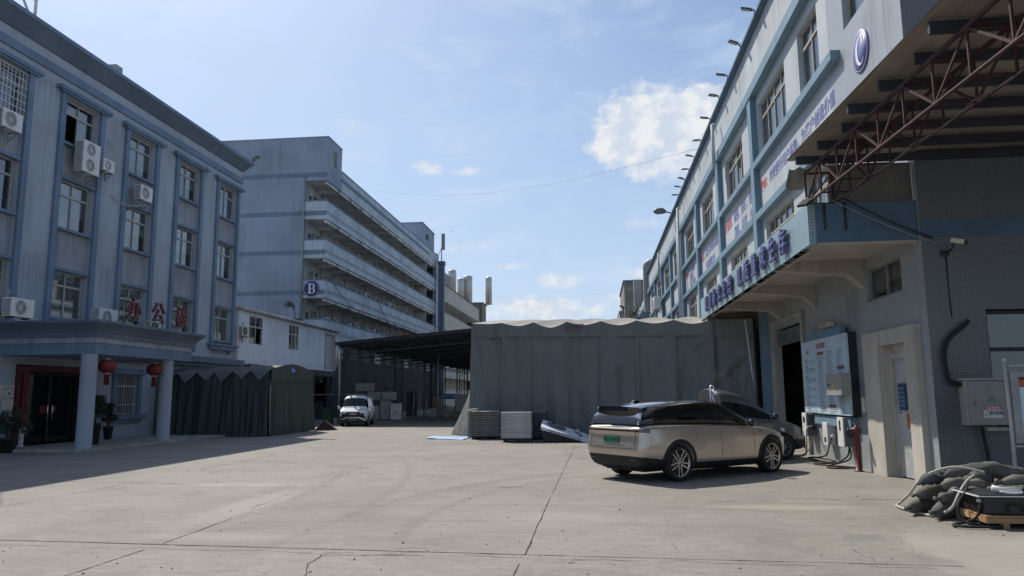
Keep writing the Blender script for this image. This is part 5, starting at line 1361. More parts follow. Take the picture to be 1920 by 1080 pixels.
def front(i, j):
    top = tz(i)-sag(i)-.02; z = .02+(top-.02)*j; p = TL.lerp(TR_, i)+tn*(fold(i, z, top)+.12*(1-j)**2)
    if i < .1: p += Vector((-.18, .25, 0))*(1-i/.1)*(1-j)**2
    return (p.x, p.y, z)
obj('front_curtain', MB().grid(front, 330, 60), 'tarp_grey', gt)
def val(i, j):
    top = tz(i)-sag(i); bot = tz(i)-.62-.03*noise.noise(Vector((i*9, 0, 0))); z = bot+(top-bot)*j
    k = i*NR; f = abs(k-round(k)); d = .10+.045*math.exp(-(f*7)**2)*(j)+.03*noise.noise(Vector((i*26, j*.8, 2)))+.02*noise.noise(Vector((i*60, j, 4)))*(1-j)
    p = TL.lerp(TR_, i)+tn*d; return (p.x, p.y, z)
obj('valance', MB().grid(val, 330, 14), 'tarp_grey', gt)
def roof(i, j):
    p = TL.lerp(TR_, i)-tn*(DEP*j)+tn*.1*(1-j); a = math.sin(math.pi*j)
    z = tz(i)-sag(i)*(1-.35*a)*(1 if j < .98 else 1)+.62*a-(.05*rib_phase(i+.02)*a)
    return (p.x, p.y, z+.004)
obj('roof', MB().grid(roof, 200, 40), 'tarp_roof', gt)
def left(i, j):
    top = tz(0); z = .02+(top-.02)*j; p = TL-tn*(DEP*i)
    fl = math.sin(min(1, i*3.6)*math.pi*.5)*2.75*(1-j)**1.15*(1-.5*max(0, i-.35)); d = .12*noise.noise(Vector((i*9, z*.3, 1)))+.06*math.sin(i*46+z*.5)*(1-j)
    p -= td*(fl+d*(1-j*.7)); return (p.x, p.y, z)
obj('side_curtain', MB().grid(left, 90, 40), 'tarp_grey', gt)
def right(i, j):
    top = tz(1)-.05; p = TR_-tn*(.35+(DEP-.35)*i)+td*.02; z = .02+(top-.02)*j; p += td*.05*math.sin(i*40)*(1-j); return (p.x, p.y, z)
obj('side_curtain', MB().grid(right, 60, 10), 'tarp_grey', gt)
def back(i, j):
    p = TL.lerp(TR_, i)-tn*DEP; return (p.x, p.y, .02+(tz(i)-.02)*j)
obj('back_curtain', MB().grid(back, 30, 8), 'tarp_grey', gt)
fr = MB()
for k in range(NR+1):
    p = TL.lerp(TR_, k/NR)-tn*.12; fr.tube([(p.x, p.y, 0), (p.x, p.y, tz(k/NR)-.08)], .03, 6)
obj('frame_post', fr, 'steel_grey', gt)
me = text_mesh('活动雨棚', .26, .003, .006); ang = math.atan2(td.y, td.x); p = TL.lerp(TR_, .405)+tn*.19
me.transform(Matrix.Translation((p.x, p.y, tz(.405)-.20)) @ Matrix.Rotation(ang, 4, 'Z') @ Matrix.Rotation(math.pi/2, 4, 'X') @ Matrix.Diagonal((.8, .7, 1, 1))); obj('maker_mark', me, 'text_grey', gt)
p2 = p-Vector((0, 0, .0)); mb_ = MB(); q0 = p-td*.34+tn*.005; q1 = p+td*.30+tn*.005; mb_.add([(q0.x, q0.y, tz(.4)-.36), (q1.x, q1.y, tz(.4)-.37), (q1.x, q1.y, tz(.4)-.31), (q0.x, q0.y, tz(.4)-.30)], [(0, 1, 2, 3)]); obj('maker_strip', mb_, 'bar_brown', gt)
lb_ = MB().prism([(5.98, 28.35), (6.02, 28.35), (6.02, 28.65), (5.98, 28.65)], 'z', .05, 4.4)
# pale board leaning in the gap
b = MB(); b.bar((5.66, 28.32, .05), (5.40, 28.42, 4.45), .03, .42, (0, 1, 0)); tag(obj('leaning_board', MB().add([(5.55, 28.3, 4.5), (5.60, 28.3, 4.5), (5.80, 28.3, 2.0), (5.70, 28.3, 2.6), (5.55, 28.33, 4.5), (5.60, 28.33, 4.5), (5.80, 28.33, 2.0), (5.70, 28.33, 2.6)], [(0, 1, 2, 3), (7, 6, 5, 4), (0, 4, 5, 1), (1, 5, 6, 2), (2, 6, 7, 3), (3, 7, 4, 0)]), 'board_blue'), 'narrow pale blue board wedged between the tent end and the workshop rib', 'board')

# ================================================================== small dark green tent
gs = thing('green_tent', 'dark green folding tent with zigzag eaves beside the office porch', 'tent', (-15.15, 33.6, 0))
GX0, GX1, GY0, GY1 = -20.55, -15.12, 33.6, 38.85; GL = GX1-GX0; GN = 6
def gz(s): return 2.93+.11*s
def zig(s):
    k = s*GN; f = k-int(k) if s < 1 else 1.0; i = min(int(k), GN-1); c = (.5, .42, .55, .38, .5, .45)[i]
    a = (.40, .50, .44, .53, .42, .46)[i]; t = f/c if f < c else (1-f)/(1-c)
    return a*(t**(1.25, .85, 1.1, .9, 1.3, 1.0)[i])
def gside(i, j):
    top = gz(i)-zig(i)*.98; z = .02+(top-.02)*j; u = i*GL
    d = .20*noise.noise(Vector((u*1.6, z*.25, 1)))+.14*noise.noise(Vector((u*4.5, z*.3, 4)))*(1-.4*j)+.06*abs(math.sin(math.pi*GN*i))*(1-j)+.16*(1-j)**2
    return (GX0+u+.05*math.sin(z*3)*.3, GY0-d, z)
obj('long_curtain', MB().grid(gside, 200, 44), 'tarp_green', gs)
def groof(i, j):
    a = math.sin(math.pi*j); e = (1-min(1, j*3.0)) if j < .5 else (1-min(1, (1-j)*3.0))
    return (GX0+i*GL, GY0-.06*e+(GY1-GY0)*j, gz(i)-zig(i)*(.16+.84*e)+.36*a+.05*noise.noise(Vector((i*9, j*5, 3))))
obj('roof', MB().grid(groof, 144, 30), 'tarp_green_roof', gs)
def gend(i, j):
    y = GY0+(GY1-GY0)*i; top = 2.62; z = .02+(top-.02)*j
    d = .14*noise.noise(Vector((y*1.4, z*.3, 7)))+.11*noise.noise(Vector((y*4, z*.4+y*.6, 2)))-.04*math.exp(-((y-36.4)*3)**2)+.1*(1-j)**2+.04*math.sin(y*6+z)*max(0, .6-j)
    return (GX1+d, y, z)
obj('end_curtain', MB().grid(gend, 110, 44), 'tarp_green', gs)
def gtop(i, j):
    y = GY0+(GY1-GY0)*i; top = 3.05+.36*math.sin(math.pi*i); z = 2.58+(top-2.58)*j; return (GX1+.07+.015*noise.noise(Vector((y*2, z*3, 1))), y, z)
obj('gable_flap', MB().grid(gtop, 60, 8), 'tarp_green', gs)
def gback(i, j): return (GX0+.0, GY0+(GY1-GY0)*i, .02+(2.9+.36*math.sin(math.pi*i))*j)
obj('back_curtain', MB().grid(gback, 16, 6), 'tarp_green', gs)
obj('rear_curtain', MB().grid(lambda i, j: (GX0+i*GL, GY1, .02+(gz(i)-zig(i)-.02)*j), 72, 6), 'tarp_green', gs)
obj('seam_tape', MB().add([(GX1+.1, GY0-.06, .1), (GX1+.1, GY0-.02, .1), (GX1+.06, GY0-.0, 2.3), (GX1+.06, GY0-.04, 2.3)], [(0, 1, 2, 3)]), 'frame_alu', gs)
FG = Face('+x', GX1+.095)
obj('maker_label', FG.box(MB(), 35.78, 36.32, 2.98, 3.2, 0, .008), 'sign_blue', gs); obj('label_text', FG.text('雨棚', 36.05, 3.12, .01, .1, .001, .001), 'sign_white', gs)
tp_ = thing('triangle_block', 'rust brown triangular board lying at the far corner of the green tent', 'board', (-14.6, 39.3, 0))
obj('board', MB().add([(-14.95, 38.9, .0), (-13.95, 39.7, 0), (-14.6, 40.2, 0), (-14.55, 39.35, .52)], [(0, 1, 3), (1, 2, 3), (2, 0, 3), (0, 2, 1)]), 'rust_red', tp_); obj('edge_strip', MB().bar((-14.53, 39.35, .53), (-13.93, 39.7, .01), .03), 'frame_alu', tp_)

# ================================================================== open shed between the blocks
sd_ = thing('open_shed', 'long open sided shed with a dark metal roof between the tents', 'shed', (-16.4, 46.5, 0))
def sroof(i, j, o=0): x = -16.6+13.0*i; return (x, 46.5+48*j, 5.22+.085*(x+16.4)+o+.012*math.sin(i*75))
obj('roof_sheet', MB().grid(lambda i, j: sroof(i, j), 60, 16).grid(lambda i, j: sroof(i, j, .05), 60, 16), 'shed_tin', sd_)
b = MB(); b.add([(-16.62, 46.45, 5.05), (-3.6, 46.45, 6.15), (-3.6, 46.45, 6.36), (-16.62, 46.45, 5.26), (-16.62, 46.49, 5.05), (-3.6, 46.49, 6.15), (-3.6, 46.49, 6.36), (-16.62, 46.49, 5.26)], [(0, 1, 2, 3), (7, 6, 5, 4), (0, 4, 5, 1), (1, 5, 6, 2), (2, 6, 7, 3), (3, 7, 4, 0)]); obj('fascia', b, 'steel_dark', sd_)
for k in range(12):
    y = 47+4.1*k; q = MB()
    q.bar((-16.5, y, 5.02), (-3.7, y, 6.1), .08, .12); q.bar((-16.5, y, 4.45), (-3.7, y, 5.5), .06, .08)
    for m_ in range(10):
        x0 = -16.5+1.28*m_; zt = 5.02+.085*(x0+16.5); q.bar((x0, y, zt), (x0+.64, y, zt-.52), .04); q.bar((x0+.64, y, zt-.52), (x0+1.28, y, zt+.1), .04)
    obj('roof_truss', q, 'steel_dark', sd_)
b = MB()
for k in range(9): x = -16.4+1.5*k; b.bar((x, 46.6, 5.1+.085*(x+16.4)), (x, 94, 5.1+.085*(x+16.4)), .05, .1)
obj('purlin', b, 'steel_dark', sd_)
for (x, y, m_) in ((-16.35, 46.7, 'steel_grey'), (-12.73, 60.0, 'frame_alu'), (-16.35, 60, 'steel_dark'), (-16.35, 74, 'steel_dark'), (-12.7, 74, 'steel_dark'), (-12.7, 88, 'steel_dark'), (-16.35, 88, 'steel_dark'), (-5.0, 60, 'steel_dark'), (-5, 74, 'steel_dark'), (-5, 90, 'steel_dark'), (-5.2, 47, 'steel_dark')):
    obj('post', MB().tube([(x, y, 0), (x, y, 5.0+.085*(x+16.4))], .07, 8), m_, sd_)
# lattice columns deep in the shed
for i, (x, y) in enumerate(((-15.9, 70), (-14.8, 72), (-13.6, 76), (-12.0, 78), (-17.5, 66), (-11.2, 82))):
    q = MB()
    for dx in (-.28, .28): q.bar((x+dx, y, 0), (x+dx, y, 5.2), .07)
    for k in range(9): q.bar((x-.28, y, .3+.55*k), (x+.28, y, .85+.55*k), .04); q.bar((x+.28, y, .3+.55*k), (x-.28, y, .85+.55*k), .04)
    obj('lattice_column', q, 'steel_dark', sd_)
obj('lower_wall_shade', MB().box(-22.42, -22.2, 60.4, 106, 0, 6.4), 'wall_shade_paint', B)  # sheet over the lower storeys, its dark colour stands for shade
for k in range(11): obj('lower_wall_window', MB().box(-22.19, -22.16, 62.0+3.9*k, 64.0+3.9*k, 5.05, 6.0), 'slate' if k % 3 == 0 else 'dark_wall', B)
# stack of pale crates on the left, other goods on the right
def crate(name, label, cat, x0, x1, y, z0, h, m, grp, d=.9, legs=False):
    t = thing(name, label, cat, ((x0+x1)/2, y, z0), 0, grp)
    obj('body', bx(x0, x1, y, y+d, z0+.06, z0+h), m, t, bevel=.02)
    obj('lid', bx(x0-.015, x1+.015, y-.015, y+d+.015, z0+h+.001, z0+h+.045), m, t, bevel=.01)
    f = MB()
    for k in (0, .42, .84): f.box(x0+(x1-x0)*k, x0+(x1-x0)*(k+.16), y+.01, y+d-.01, z0, z0+.059)
    obj('foot', f, 'slate', t)
    obj('clasp', MB().box(x0+(x1-x0)*.6, x0+(x1-x0)*.72, y-.012, y-.001, z0+h*.4, z0+h*.55), 'slate', t)
    return t


YB = 55.0; K_ = YB/56
g1 = 'pale crates stacked in the shed'
crate('storage_crate', 'long grey crate topmost of the pile behind the white van', 'crate', -18.2, -16.95, YB+.6, 2.12, .62, 'box_grey', g1)
crate('storage_crate', 'grey crate under the topmost one, behind the van mirror', 'crate', -17.05, -16.0, YB, 1.48, .58, 'box_grey', g1)
crate('storage_crate', 'pale crate right of the middle layer in the shed pile', 'crate', -15.95, -15.05, YB, 1.48, .60, 'crate_white', g1)
crate('storage_crate', 'tall grey crate on the floor just right of the van', 'crate', -16.9, -16.1, YB-.2, .0, 1.05, 'crate_white', g1)
crate('storage_crate', 'tallest pale crate in the floor row, second from the van', 'crate', -16.05, -15.35, YB, .0, 1.42, 'crate_white', g1)
crate('storage_crate', 'bright white cabinet at the right end of the floor row', 'crate', -15.2, -14.55, YB-.3, .0, 1.2, 'plastic_white', g1)
crate('storage_crate', 'dark crate in the middle layer behind the van roof', 'crate', -18.3, -17.1, YB+.3, 1.42, .6, 'slate', g1)
crate('storage_crate', 'wide dark crate on the floor hidden behind the van', 'crate', -18.3, -17.0, YB+.3, .0, 1.36, 'slate', g1)
g2 = 'goods on the right of the shed'
crate('storage_crate', 'small white carton by the foot of the pale shed post', 'crate', -13.55, -12.95, 60.4, .0, .72, 'crate_white', g2)
crate('storage_crate', 'grey carton just behind the pale shed post', 'crate', -12.7, -12.3, 61.2, .0, .95, 'box_grey', g2)
crate('storage_crate', 'white low tub on the pallet rack left of the tent flap', 'crate', -12.15, -11.4, 60.4, .45, .42, 'crate_white', g2)
crate('storage_crate', 'white low tub on the rack, partly hidden by the tent flap', 'crate', -11.35, -10.3, 60.4, .45, .44, 'crate_white', g2)
q = thing('low_rack', 'low steel rack carrying white tubs beside the tent flap', 'rack', (-11.2, 60.4, 0)); f = MB()
for x in (-12.2, -11.4, -10.3): f.box(x-.03, x+.03, 60.35, 60.41, 0, .43); f.box(x-.03, x+.03, 61.2, 61.26, 0, .43)
obj('leg', f, 'steel_grey', q); f = MB(); f.box(-12.25, -10.25, 60.35, 61.27, .40, .445); f.box(-12.25, -10.25, 60.34, 60.349, .15, .2); obj('shelf', f, 'steel_grey', q)
q = thing('shed_sign', 'dark blue banner sign with pale lettering hung in the shed', 'sign', (-12.0, 62.5, 1.4)); obj('panel', bx(-13.0, -11.75, 62.4, 62.44, 1.5, 1.95), 'sign_blue', q); FH = Face('-y', 62.4); obj('lettering', FH.text('安全生产', -12.5, 1.74, .004, .22, .002, .004), 'sheet_blue', q); obj('emblem_square', bx(-11.98, -11.8, 62.39, 62.399, 1.62, 1.85), 'board_blue', q)
f = MB(); f.box(-13.0, -12.95, 62.41, 62.46, 0, 1.5); f.box(-11.8, -11.75, 62.41, 62.46, 0, 1.5); obj('leg', f, 'steel_grey', q)
q = thing('white_board', 'white upright panel leaning beside the blue banner in the shed', 'panel', (-11.3, 62.2, .9)); obj('sheet', MB().box(-11.7, -10.7, 62.2, 62.26, .9, 1.9), 'crate_white', q); obj('frame', MB().box(-11.7, -11.65, 62.265, 62.32, 0, 1.9).box(-10.75, -10.7, 62.265, 62.32, 0, 1.9), 'steel_grey', q)
for i, (x, y, z, w, h, m_, lb) in enumerate(((-16.9, 66, 0, .9, 2.2, 'dark_wall', 'dark brown cabinet standing deep in the shed behind the white cabinet'), (-14.9, 68, 0, .8, 1.7, 'concrete_grey', 'dusty brown cupboard deep in the shed, left of the pale post'), (-14.0, 64, 0, .35, 1.1, 'wood', 'short wooden plank bundle deep in the shed'))):
    t = thing('cabinet' if i < 2 else 'plank_bundle', lb, 'cabinet' if i < 2 else 'planks', (x, y, z)); obj('body', bx(x, x+w, y, y+.5, z, z+h), m_, t, bevel=.02); obj('door_gap', bx(x+w*.48, x+w*.52, y-.01, y-.001, z+.1, z+h-.1), 'black_void', t)
for i, x in enumerate((-15.55, -15.05, -14.45)):
    tag(obj('leaning_pipe', MB().tube([(x, 63.0, 0), (x+.05, 63.4, 2.0-.1*i)], .045, 8), 'frame_alu'), ('leftmost upright pale pipe in the shed shadow', 'middle upright pale pipe in the shed shadow', 'rightmost upright pale pipe in the shed shadow')[i], 'pipe', 'pipes standing in the shed')
# racks and bins under the annex
for i, (x, y, lb) in enumerate(((-18.9, 48.5, 'black steel rack under the white annex, left of the van'), (-17.3, 50, 'black steel rack partly hidden behind the van'))):
    t = thing('steel_rack', lb, 'rack', (x, y, 0), 0, 'steel racks left of the van'); f = MB()
    for a in (0, 1.3):
        for b_ in (0, .6): f.box(x+a-.03, x+a+.03, y+b_-.03, y+b_+.03, 0, 1.95)
    obj('upright', f, 'steel_dark', t)
    for z in (.3, 1.05, 1.9): obj('shelf', bx(x-.06, x+1.36, y-.06, y+.66, z, z+.05), 'steel_grey' if z > 1.5 else 'steel_dark', t)
def bin_(x, y, m_, lb, h=.95):
    t = thing('wheeled_bin', lb, 'bin', (x, y, 0), 0, 'bins left of the van')
    obj('tub', MB().prism([(-.25, .12), (.25, .12), (.31, h), (-.31, h)], 'y', -.3, .3), m_, t, True, .02); obj('lid', bx(-.34, .34, -.35, .35, h+.002, h+.06), m_, t, True, .02)
    w_ = MB()
    for s in (-.2, .2): w_.lathe([(.001, s-.03), (.1, s-.03), (.1, s+.03), (.001, s+.03)], 12, (0, .26, .1), 'x')
    obj('wheel', w_, 'rubber', t, True)


bin_(-18.5, 46.8, 'plastic_black', 'black wheeled bin under the annex at left of the two bins'); bin_(-17.1, 46.9, 'green_bin', 'dark green bin standing just left of the white van')

# ================================================================== metal trays, cut out board, sheet
def tray_mesh(w, d, h):
    mb = MB(); n = 20
    prof = [(.16, 0), (.0, .004), (-.012, h*.15), (-.012, h*.42), (.0, h*.54), (.16, h*.60), (.16, h)]
    def fnn(i, j):
        k = j*(len(prof)-1); a = int(min(k, len(prof)-2)); f = k-a; p = (prof[a][0]*(1-f)+prof[a+1][0]*f, prof[a][1]*(1-f)+prof[a+1][1]*f)
        return (-w/2+w*i, -d/2+p[0]-.03-.05*math.sin(math.pi*i), p[1])
    mb.grid(fnn, n, 18, False); mb.box(-w/2, w/2, -d/2+.14, d/2, .01, h*.8); return mb.mesh('tray')


ORD = ['first', 'second', 'third', 'fourth', 'fifth', 'sixth', 'seventh', 'eighth', 'ninth', 'tenth', 'eleventh', 'twelfth']


def tray_stack(x, y, rz, n, w, d, h, m_, label, grp, z0=.13):
    me = tray_mesh(w, d, h)
    rnd = random.Random(n); base = None
    for k in range(n):
        loc = (x+rnd.uniform(-.012, .012), y+rnd.uniform(-.015, .015), z0+k*h*1.04); r = rz+rnd.uniform(-.012, .012)
        if base is None:
            base = thing('metal_tray', 'bottom '+label, 'tray', loc, r, grp); obj('pan', me, m_, base, True)
            e = MB()
            for s in (-1, 1): e.box(s*w/2-.02, s*w/2+.02, -d/2-.05, d/2, 0, h*.6)
            obj('end_plate', e, 'slate', base, True)
        else: dup(base, loc, r, ('top ' if k == n-1 else ORD[n-1-k]+' from top, ')+label)


tray_stack(-4.58, 31.4, -.06, 11, 1.24, .85, .093, 'panel_dull', 'dull grey tray in the left stack by the tent corner', 'dull metal trays of the left stack')
tray_stack(-3.08, 29.5, .02, 12, 1.2, .85, .082, 'panel_shine', 'tray of the shiny front stack', 'shiny metal trays of the front stack', .15)
tray_stack(-2.55, 30.9, .05, 12, 1.0, .7, .085, 'slate', 'dark tray in stack half hidden behind the shiny one', 'dark metal trays behind the shiny stack', .1)
tray_stack(.45, 30.7, .1, 10, 1.2, .7, .092, 'panel_dull', 'tray of the stack partly hidden by the silver car', 'metal trays behind the silver car', .1)
for (x, y, w, lb) in ((-4.58, 31.4, 1.2, 'dark pallet under the left stack of dull trays'), (-3.05, 29.5, 1.15, 'dark pallet under the shiny tray stack'), (-2.5, 30.95, .9, 'dark pallet under the half hidden tray stack'), (.45, 30.7, 1.1, 'dark pallet under the tray stack behind the silver car')):
    t = thing('pallet', lb, 'pallet', (x, y, 0), 0, 'dark pallets under the tray stacks')
    obj('deck', bx(x-w/2, x+w/2, y-.35, y+.4, .075, .115 if w != 1.15 else .145), 'plastic_black', t)
    for s in (-.42, 0, .42): obj('block', bx(x+s*w-.06, x+s*w+.06, y-.34, y+.39, 0, .074), 'plastic_black', t)
tag(obj('cloth_bundle', MB().tube(smooth_pts([(-5.3, 30.95, 1.0), (-5.25, 30.9, 1.16), (-5.0, 30.9, 1.21), (-4.85, 30.95, 1.2)], 4), [.05]*13, 8), 'cable_white'), 'crumpled white rag on the top left corner of the dull tray stack', 'rag')
wb = thing('cut_out_board', 'white slanted panel with a round framed opening lying on black cases', 'panel', (-1.1, 29.3, .3))
def board_pt(a, b_): return Vector((-2.10+2.02*a, 28.75+1.15*b_, .60-.585*a+.24*b_*(1-.35*a)))
bd = MB(); N_ = 28; ca, cb_ = .28, .60; ra, rb_ = .17, .27
ring = [(ca+ra*math.cos(2*math.pi*k/N_), cb_+rb_*math.sin(2*math.pi*k/N_)) for k in range(N_)]
def edge(k):
    a = 2*math.pi*k/N_; c, s = math.cos(a), math.sin(a); t = min(((1-ca)/c) if c > 1e-6 else (ca/-c if c < -1e-6 else 1e9), ((1-cb_)/s) if s > 1e-6 else (cb_/-s if s < -1e-6 else 1e9)); return (ca+c*t, cb_+s*t)
outer = [edge(k) for k in range(N_)]
for k in range(N_):
    k2 = (k+1) % N_; P4 = [board_pt(*ring[k]), board_pt(*ring[k2]), board_pt(*outer[k2]), board_pt(*outer[k])]
    dn = Vector((0, -.02, -.11)); bd.add(P4+[p+dn for p in P4], [(0, 1, 2, 3), (7, 6, 5, 4), (2, 6, 7, 3), (0, 4, 5, 1)])
for (u, v_) in (((1, 1), (1, 0)), ((1, 0), (0, 0)), ((0, 0), (0, 1)), ((0, 1), (1, 1))):
    p, q_ = board_pt(*u), board_pt(*v_); dn = Vector((0, -.02, -.11)); bd.add([p, q_, q_+dn, p+dn], [(0, 1, 2, 3)])
pc = [board_pt(1, 1), board_pt(1, 0)]
obj('panel', bd, 'annex_white', wb)
rg = MB(); pts = [board_pt(*q_)+Vector((0, 0, .02)) for q_ in ring]; rg.tube(pts+[pts[0]], .028, 6); obj('ring', rg, 'slate', wb)
gr = MB()
for k in range(7): v_ = cb_-rb_*.9+rb_*1.8*k/6; w_ = ra*math.sqrt(max(0, 1-((v_-cb_)/rb_)**2)); gr.tube([board_pt(ca-w_, v_)-Vector((0, 0, .04)), board_pt(ca+w_, v_)-Vector((0, 0, .04))], .014, 5)
obj('mesh_insert', gr, 'slate', wb)
tag(obj('cloth_scrap', MB().tube([board_pt(.62, .5)+Vector((0, 0, .06)), board_pt(.68, .55)+Vector((0, 0, .1)), board_pt(.74, .45)+Vector((0, 0, .07))], [.05, .08, .04], 8), 'cable_white'), 'small crumpled scrap lying on the slanted white panel', 'scrap')
for i, (x0, x1, h) in enumerate(((-2.05, -1.25, .42), (-1.22, -.55, .25))):
    t = thing('flight_case', ('taller black case with handle under the raised end of the white panel', 'lower black case with handle under the sloping middle of the panel')[i], 'case', ((x0+x1)/2, 29.3, 0), 0, 'black cases under the white panel')
    obj('shell', bx(x0, x1, 29.0, 29.7, .01, h), 'plastic_black', t, bevel=.02); xm = (x0+x1)/2
    obj('handle', MB().tube([(xm-.15, 28.99, .1), (xm-.15, 28.95, .1), (xm-.15, 28.95, .05), (xm+.15, 28.95, .05), (xm+.15, 28.95, .1), (xm+.15, 28.99, .1)], .012, 6), 'slate', t)
def bs(i, j): return (-7.15+1.75*i+.25*j*i-.2*j, 31.3+2.0*j-.9*i+.3*i*j, .02+.05*max(0, noise.noise(Vector((i*3, j*4, 0))))+(.07*max(0, i-.8)*5 if True else 0)*abs(noise.noise(Vector((j*5, 1, 0)))))
tag(obj('plastic_sheet', MB().grid(bs, 26, 20).grid(lambda i, j: tuple(Vector(bs(i, j))-Vector((0, 0, .012))), 26, 20), 'sheet_blue'), 'pale blue plastic sheet lying flat on the ground at the tent corner', 'sheet')

# ================================================================== far background
fb = thing('far_building', 'distant grey concrete block with one blue stripe above the tent', 'building', (6.8, 131, 0))
obj('wall', MB().box(5.4, 11, 130, 150, 0, 21.2), 'dark_concrete', fb); obj('stripe', bx(5.39, 11.0, 129.96, 129.995, 13.6, 14.4), 'office_trim', fb); obj('roof_slab', bx(5.2, 11.2, 129.8, 150.2, 21.201, 21.5), 'c_band', fb)
fb2 = thing('far_white_building', 'sliver of a pale distant wall left of the grey concrete block', 'building', (5.0, 136, 0))
obj('wall', MB().box(4.6, 5.35, 133, 150, 0, 16.2), 'c_wall', fb2); obj('roof_slab', bx(4.5, 5.36, 132.9, 150, 16.21, 16.45), 'dark_concrete', fb2)
sl_ = thing('street_lamp', 'dark lamp arm sticking up beside the distant pale wall', 'lamp', (4.6, 120, 0)); obj('pole', MB().tube([(4.15, 120, 0), (4.25, 120, 14.2), (4.9, 120, 15.6)], .13, 6), 'steel_dark', sl_); obj('head', MB().tube([(4.8, 120, 15.55), (4.2, 120, 15.9)], .16, 6), 'steel_dark', sl_)
rnd = random.Random(6); tr_ = thing('tree', 'dark leafy tree crown showing between distant block and workshop row', 'tree', (7.6, 112, 0))
obj('trunk', MB().tube([(7.6, 112, 0), (7.7, 112, 6), (7.4, 112, 11)], [.35, .25, .1], 8).tube([(7.7, 112, 6), (6.4, 112, 10.5)], [.16, .05], 6).tube([(7.65, 112, 7), (8.6, 112.5, 11)], [.15, .05], 6), 'bark', tr_)
lf = MB()
for k in range(34): leaf_cluster(lf, (7.4+rnd.uniform(-2.0, 2.2), 112+rnd.uniform(-1.5, 1.5), 11.2+rnd.uniform(-3, 3.0)), rnd.uniform(.5, 1.0), 90, .17, rnd, .8)
obj('crown', lf, 'leaf', tr_)
# cable across the sky
a, b_ = Vector((6.2, 41, 15.4)), Vector((-22.4, 70, 22.2)); pts = [a.lerp(b_, s)-Vector((0, 0, 1.5*math.sin(math.pi*s))) for s in [k/24 for k in range(25)]]
wire('overhead_cable', pts, .007, 'steel_dark', 'thin cable strung across the sky from the workshop roof to the blue block', 'cable')
a, b_ = Vector((6.2, 88, 14.4)), Vector((-21.5, 110, 18)); pts = [a.lerp(b_, s)-Vector((0, 0, 1.6*math.sin(math.pi*s))) for s in [k/24 for k in range(25)]]
wire('overhead_cable', pts, .010, 'steel_grey', 'faint lower cable across the sky near the horizon', 'cable')
for i, (x, y, z) in enumerate(((-17.38, 90, 22.16), (-16.49, 90, 20.77))):
    bd_ = MB(); bd_.add([(x-.35, y, z+.12), (x, y+.1, z), (x, y-.08, z), (x+.35, y, z+.1), (x+.02, y, z-.06)], [(0, 1, 2), (1, 3, 2), (1, 4, 2)]); tag(obj('bird', bd_, 'plastic_black'), ('small dark bird flying higher above the far roofs', 'small dark bird flying lower, nearer the clouds')[i], 'bird', 'birds in the sky')

# grit and litter lying on the concrete
rnd = random.Random(77); lt = MB()
for k in range(260):
    y = 7.5+28*rnd.random()**1.8; x = rnd.uniform(-1, 1)*(3+.45*y)*.9-1; sz = rnd.uniform(.006, .022)*(1+y*.02)
    if x > 6.1 or x < -17: continue
    a = rnd.uniform(0, 3.14); c_, s_ = math.cos(a)*sz, math.sin(a)*sz; h_ = sz*rnd.uniform(.2, .8)
    lt.add([(x+c_, y+s_, .003), (x-s_, y+c_, .003), (x-c_*.8, y-s_, .003), (x+s_, y-c_*.7, .003), (x, y, h_+.003)], [(0, 1, 4), (1, 2, 4), (2, 3, 4), (3, 0, 4)])
lo_ = obj('grit', lt, 'dark_concrete'); tag(lo_, 'loose grit and crumbs scattered over the concrete yard', 'grit', None, 'stuff')


# rain stains on the painted walls, below sills, brackets and parapets
def stain_mat(name, color, strength):
    m = bpy.data.materials.new(name); m.use_nodes = True; g = G(m.node_tree); g.n.clear()
    t = g.new('ShaderNodeTexCoord'); gx, gy, gz_ = g.xyz(t.outputs['Generated']); x, y, z = g.xyz(t.outputs['Object'])
    n = g.noise(g.comb(g.m('MULTIPLY', x, 5), g.m('MULTIPLY', y, 5), g.m('MULTIPLY', z, .25)), 1.6, 6, .7)
    side = g.m('MAXIMUM', g.m('ABSOLUTE', g.m('SUBTRACT', gx, .5)), g.m('ABSOLUTE', g.m('SUBTRACT', gy, .5)))
    fade = g.m('MULTIPLY', g.ss(gz_, .0, .95), g.ss(side, .5, .34))
    a = g.m('MULTIPLY', g.m('MULTIPLY', g.ss(n, .42, .68), fade), strength)
    d = g.new('ShaderNodeBsdfDiffuse'); d.inputs[0].default_value = (*color, 1); tr = g.new('ShaderNodeBsdfTransparent'); mx = g.new('ShaderNodeMixShader')
    g.set(mx.inputs[0], a); g.l.new(tr.outputs[0], mx.inputs[1]); g.l.new(d.outputs[0], mx.inputs[2]); o = g.new('ShaderNodeOutputMaterial'); g.l.new(mx.outputs[0], o.inputs[0]); M[name] = m


stain_mat('rain_stain', (.07, .07, .068), .24)
def stain(F, u0, u1, z0, z1, parent, d=.006):
    obj('rain_stain', MB().add([F.pt(u0, z0, d), F.pt(u1, z0, d), F.pt(u1, z1, d+.001), F.pt(u0, z1, d+.001)], [(0, 1, 2, 3)]), 'rain_stain', parent)
for (y0, y1, z0, z1) in ((22.6, 23.8, 8.8, 11.2), (28.85, 30.1, 9.4, 14.4), (24.6, 25.9, 10.5, 14.4), (32.75, 34.0, 11.5, 14.4), (36.8, 38.1, 10.8, 14.4), (24.4, 25.9, 4.6, 7.4), (28.9, 30.2, 4.6, 7.8), (40.95, 41.2, 8, 14.4)): stain(FO, y0, y1, z0, z1, office)
FO2 = Face('+x', OX-.14)
for (c, h) in cols_y[3:]:
    stain(FO2, c-h+.1, c+h-.1, 10.57, 11.86, office); stain(FO2, c-h+.1, c+h-.1, 6.9, 8.38, office)
FBE = Face('-y', BY0)
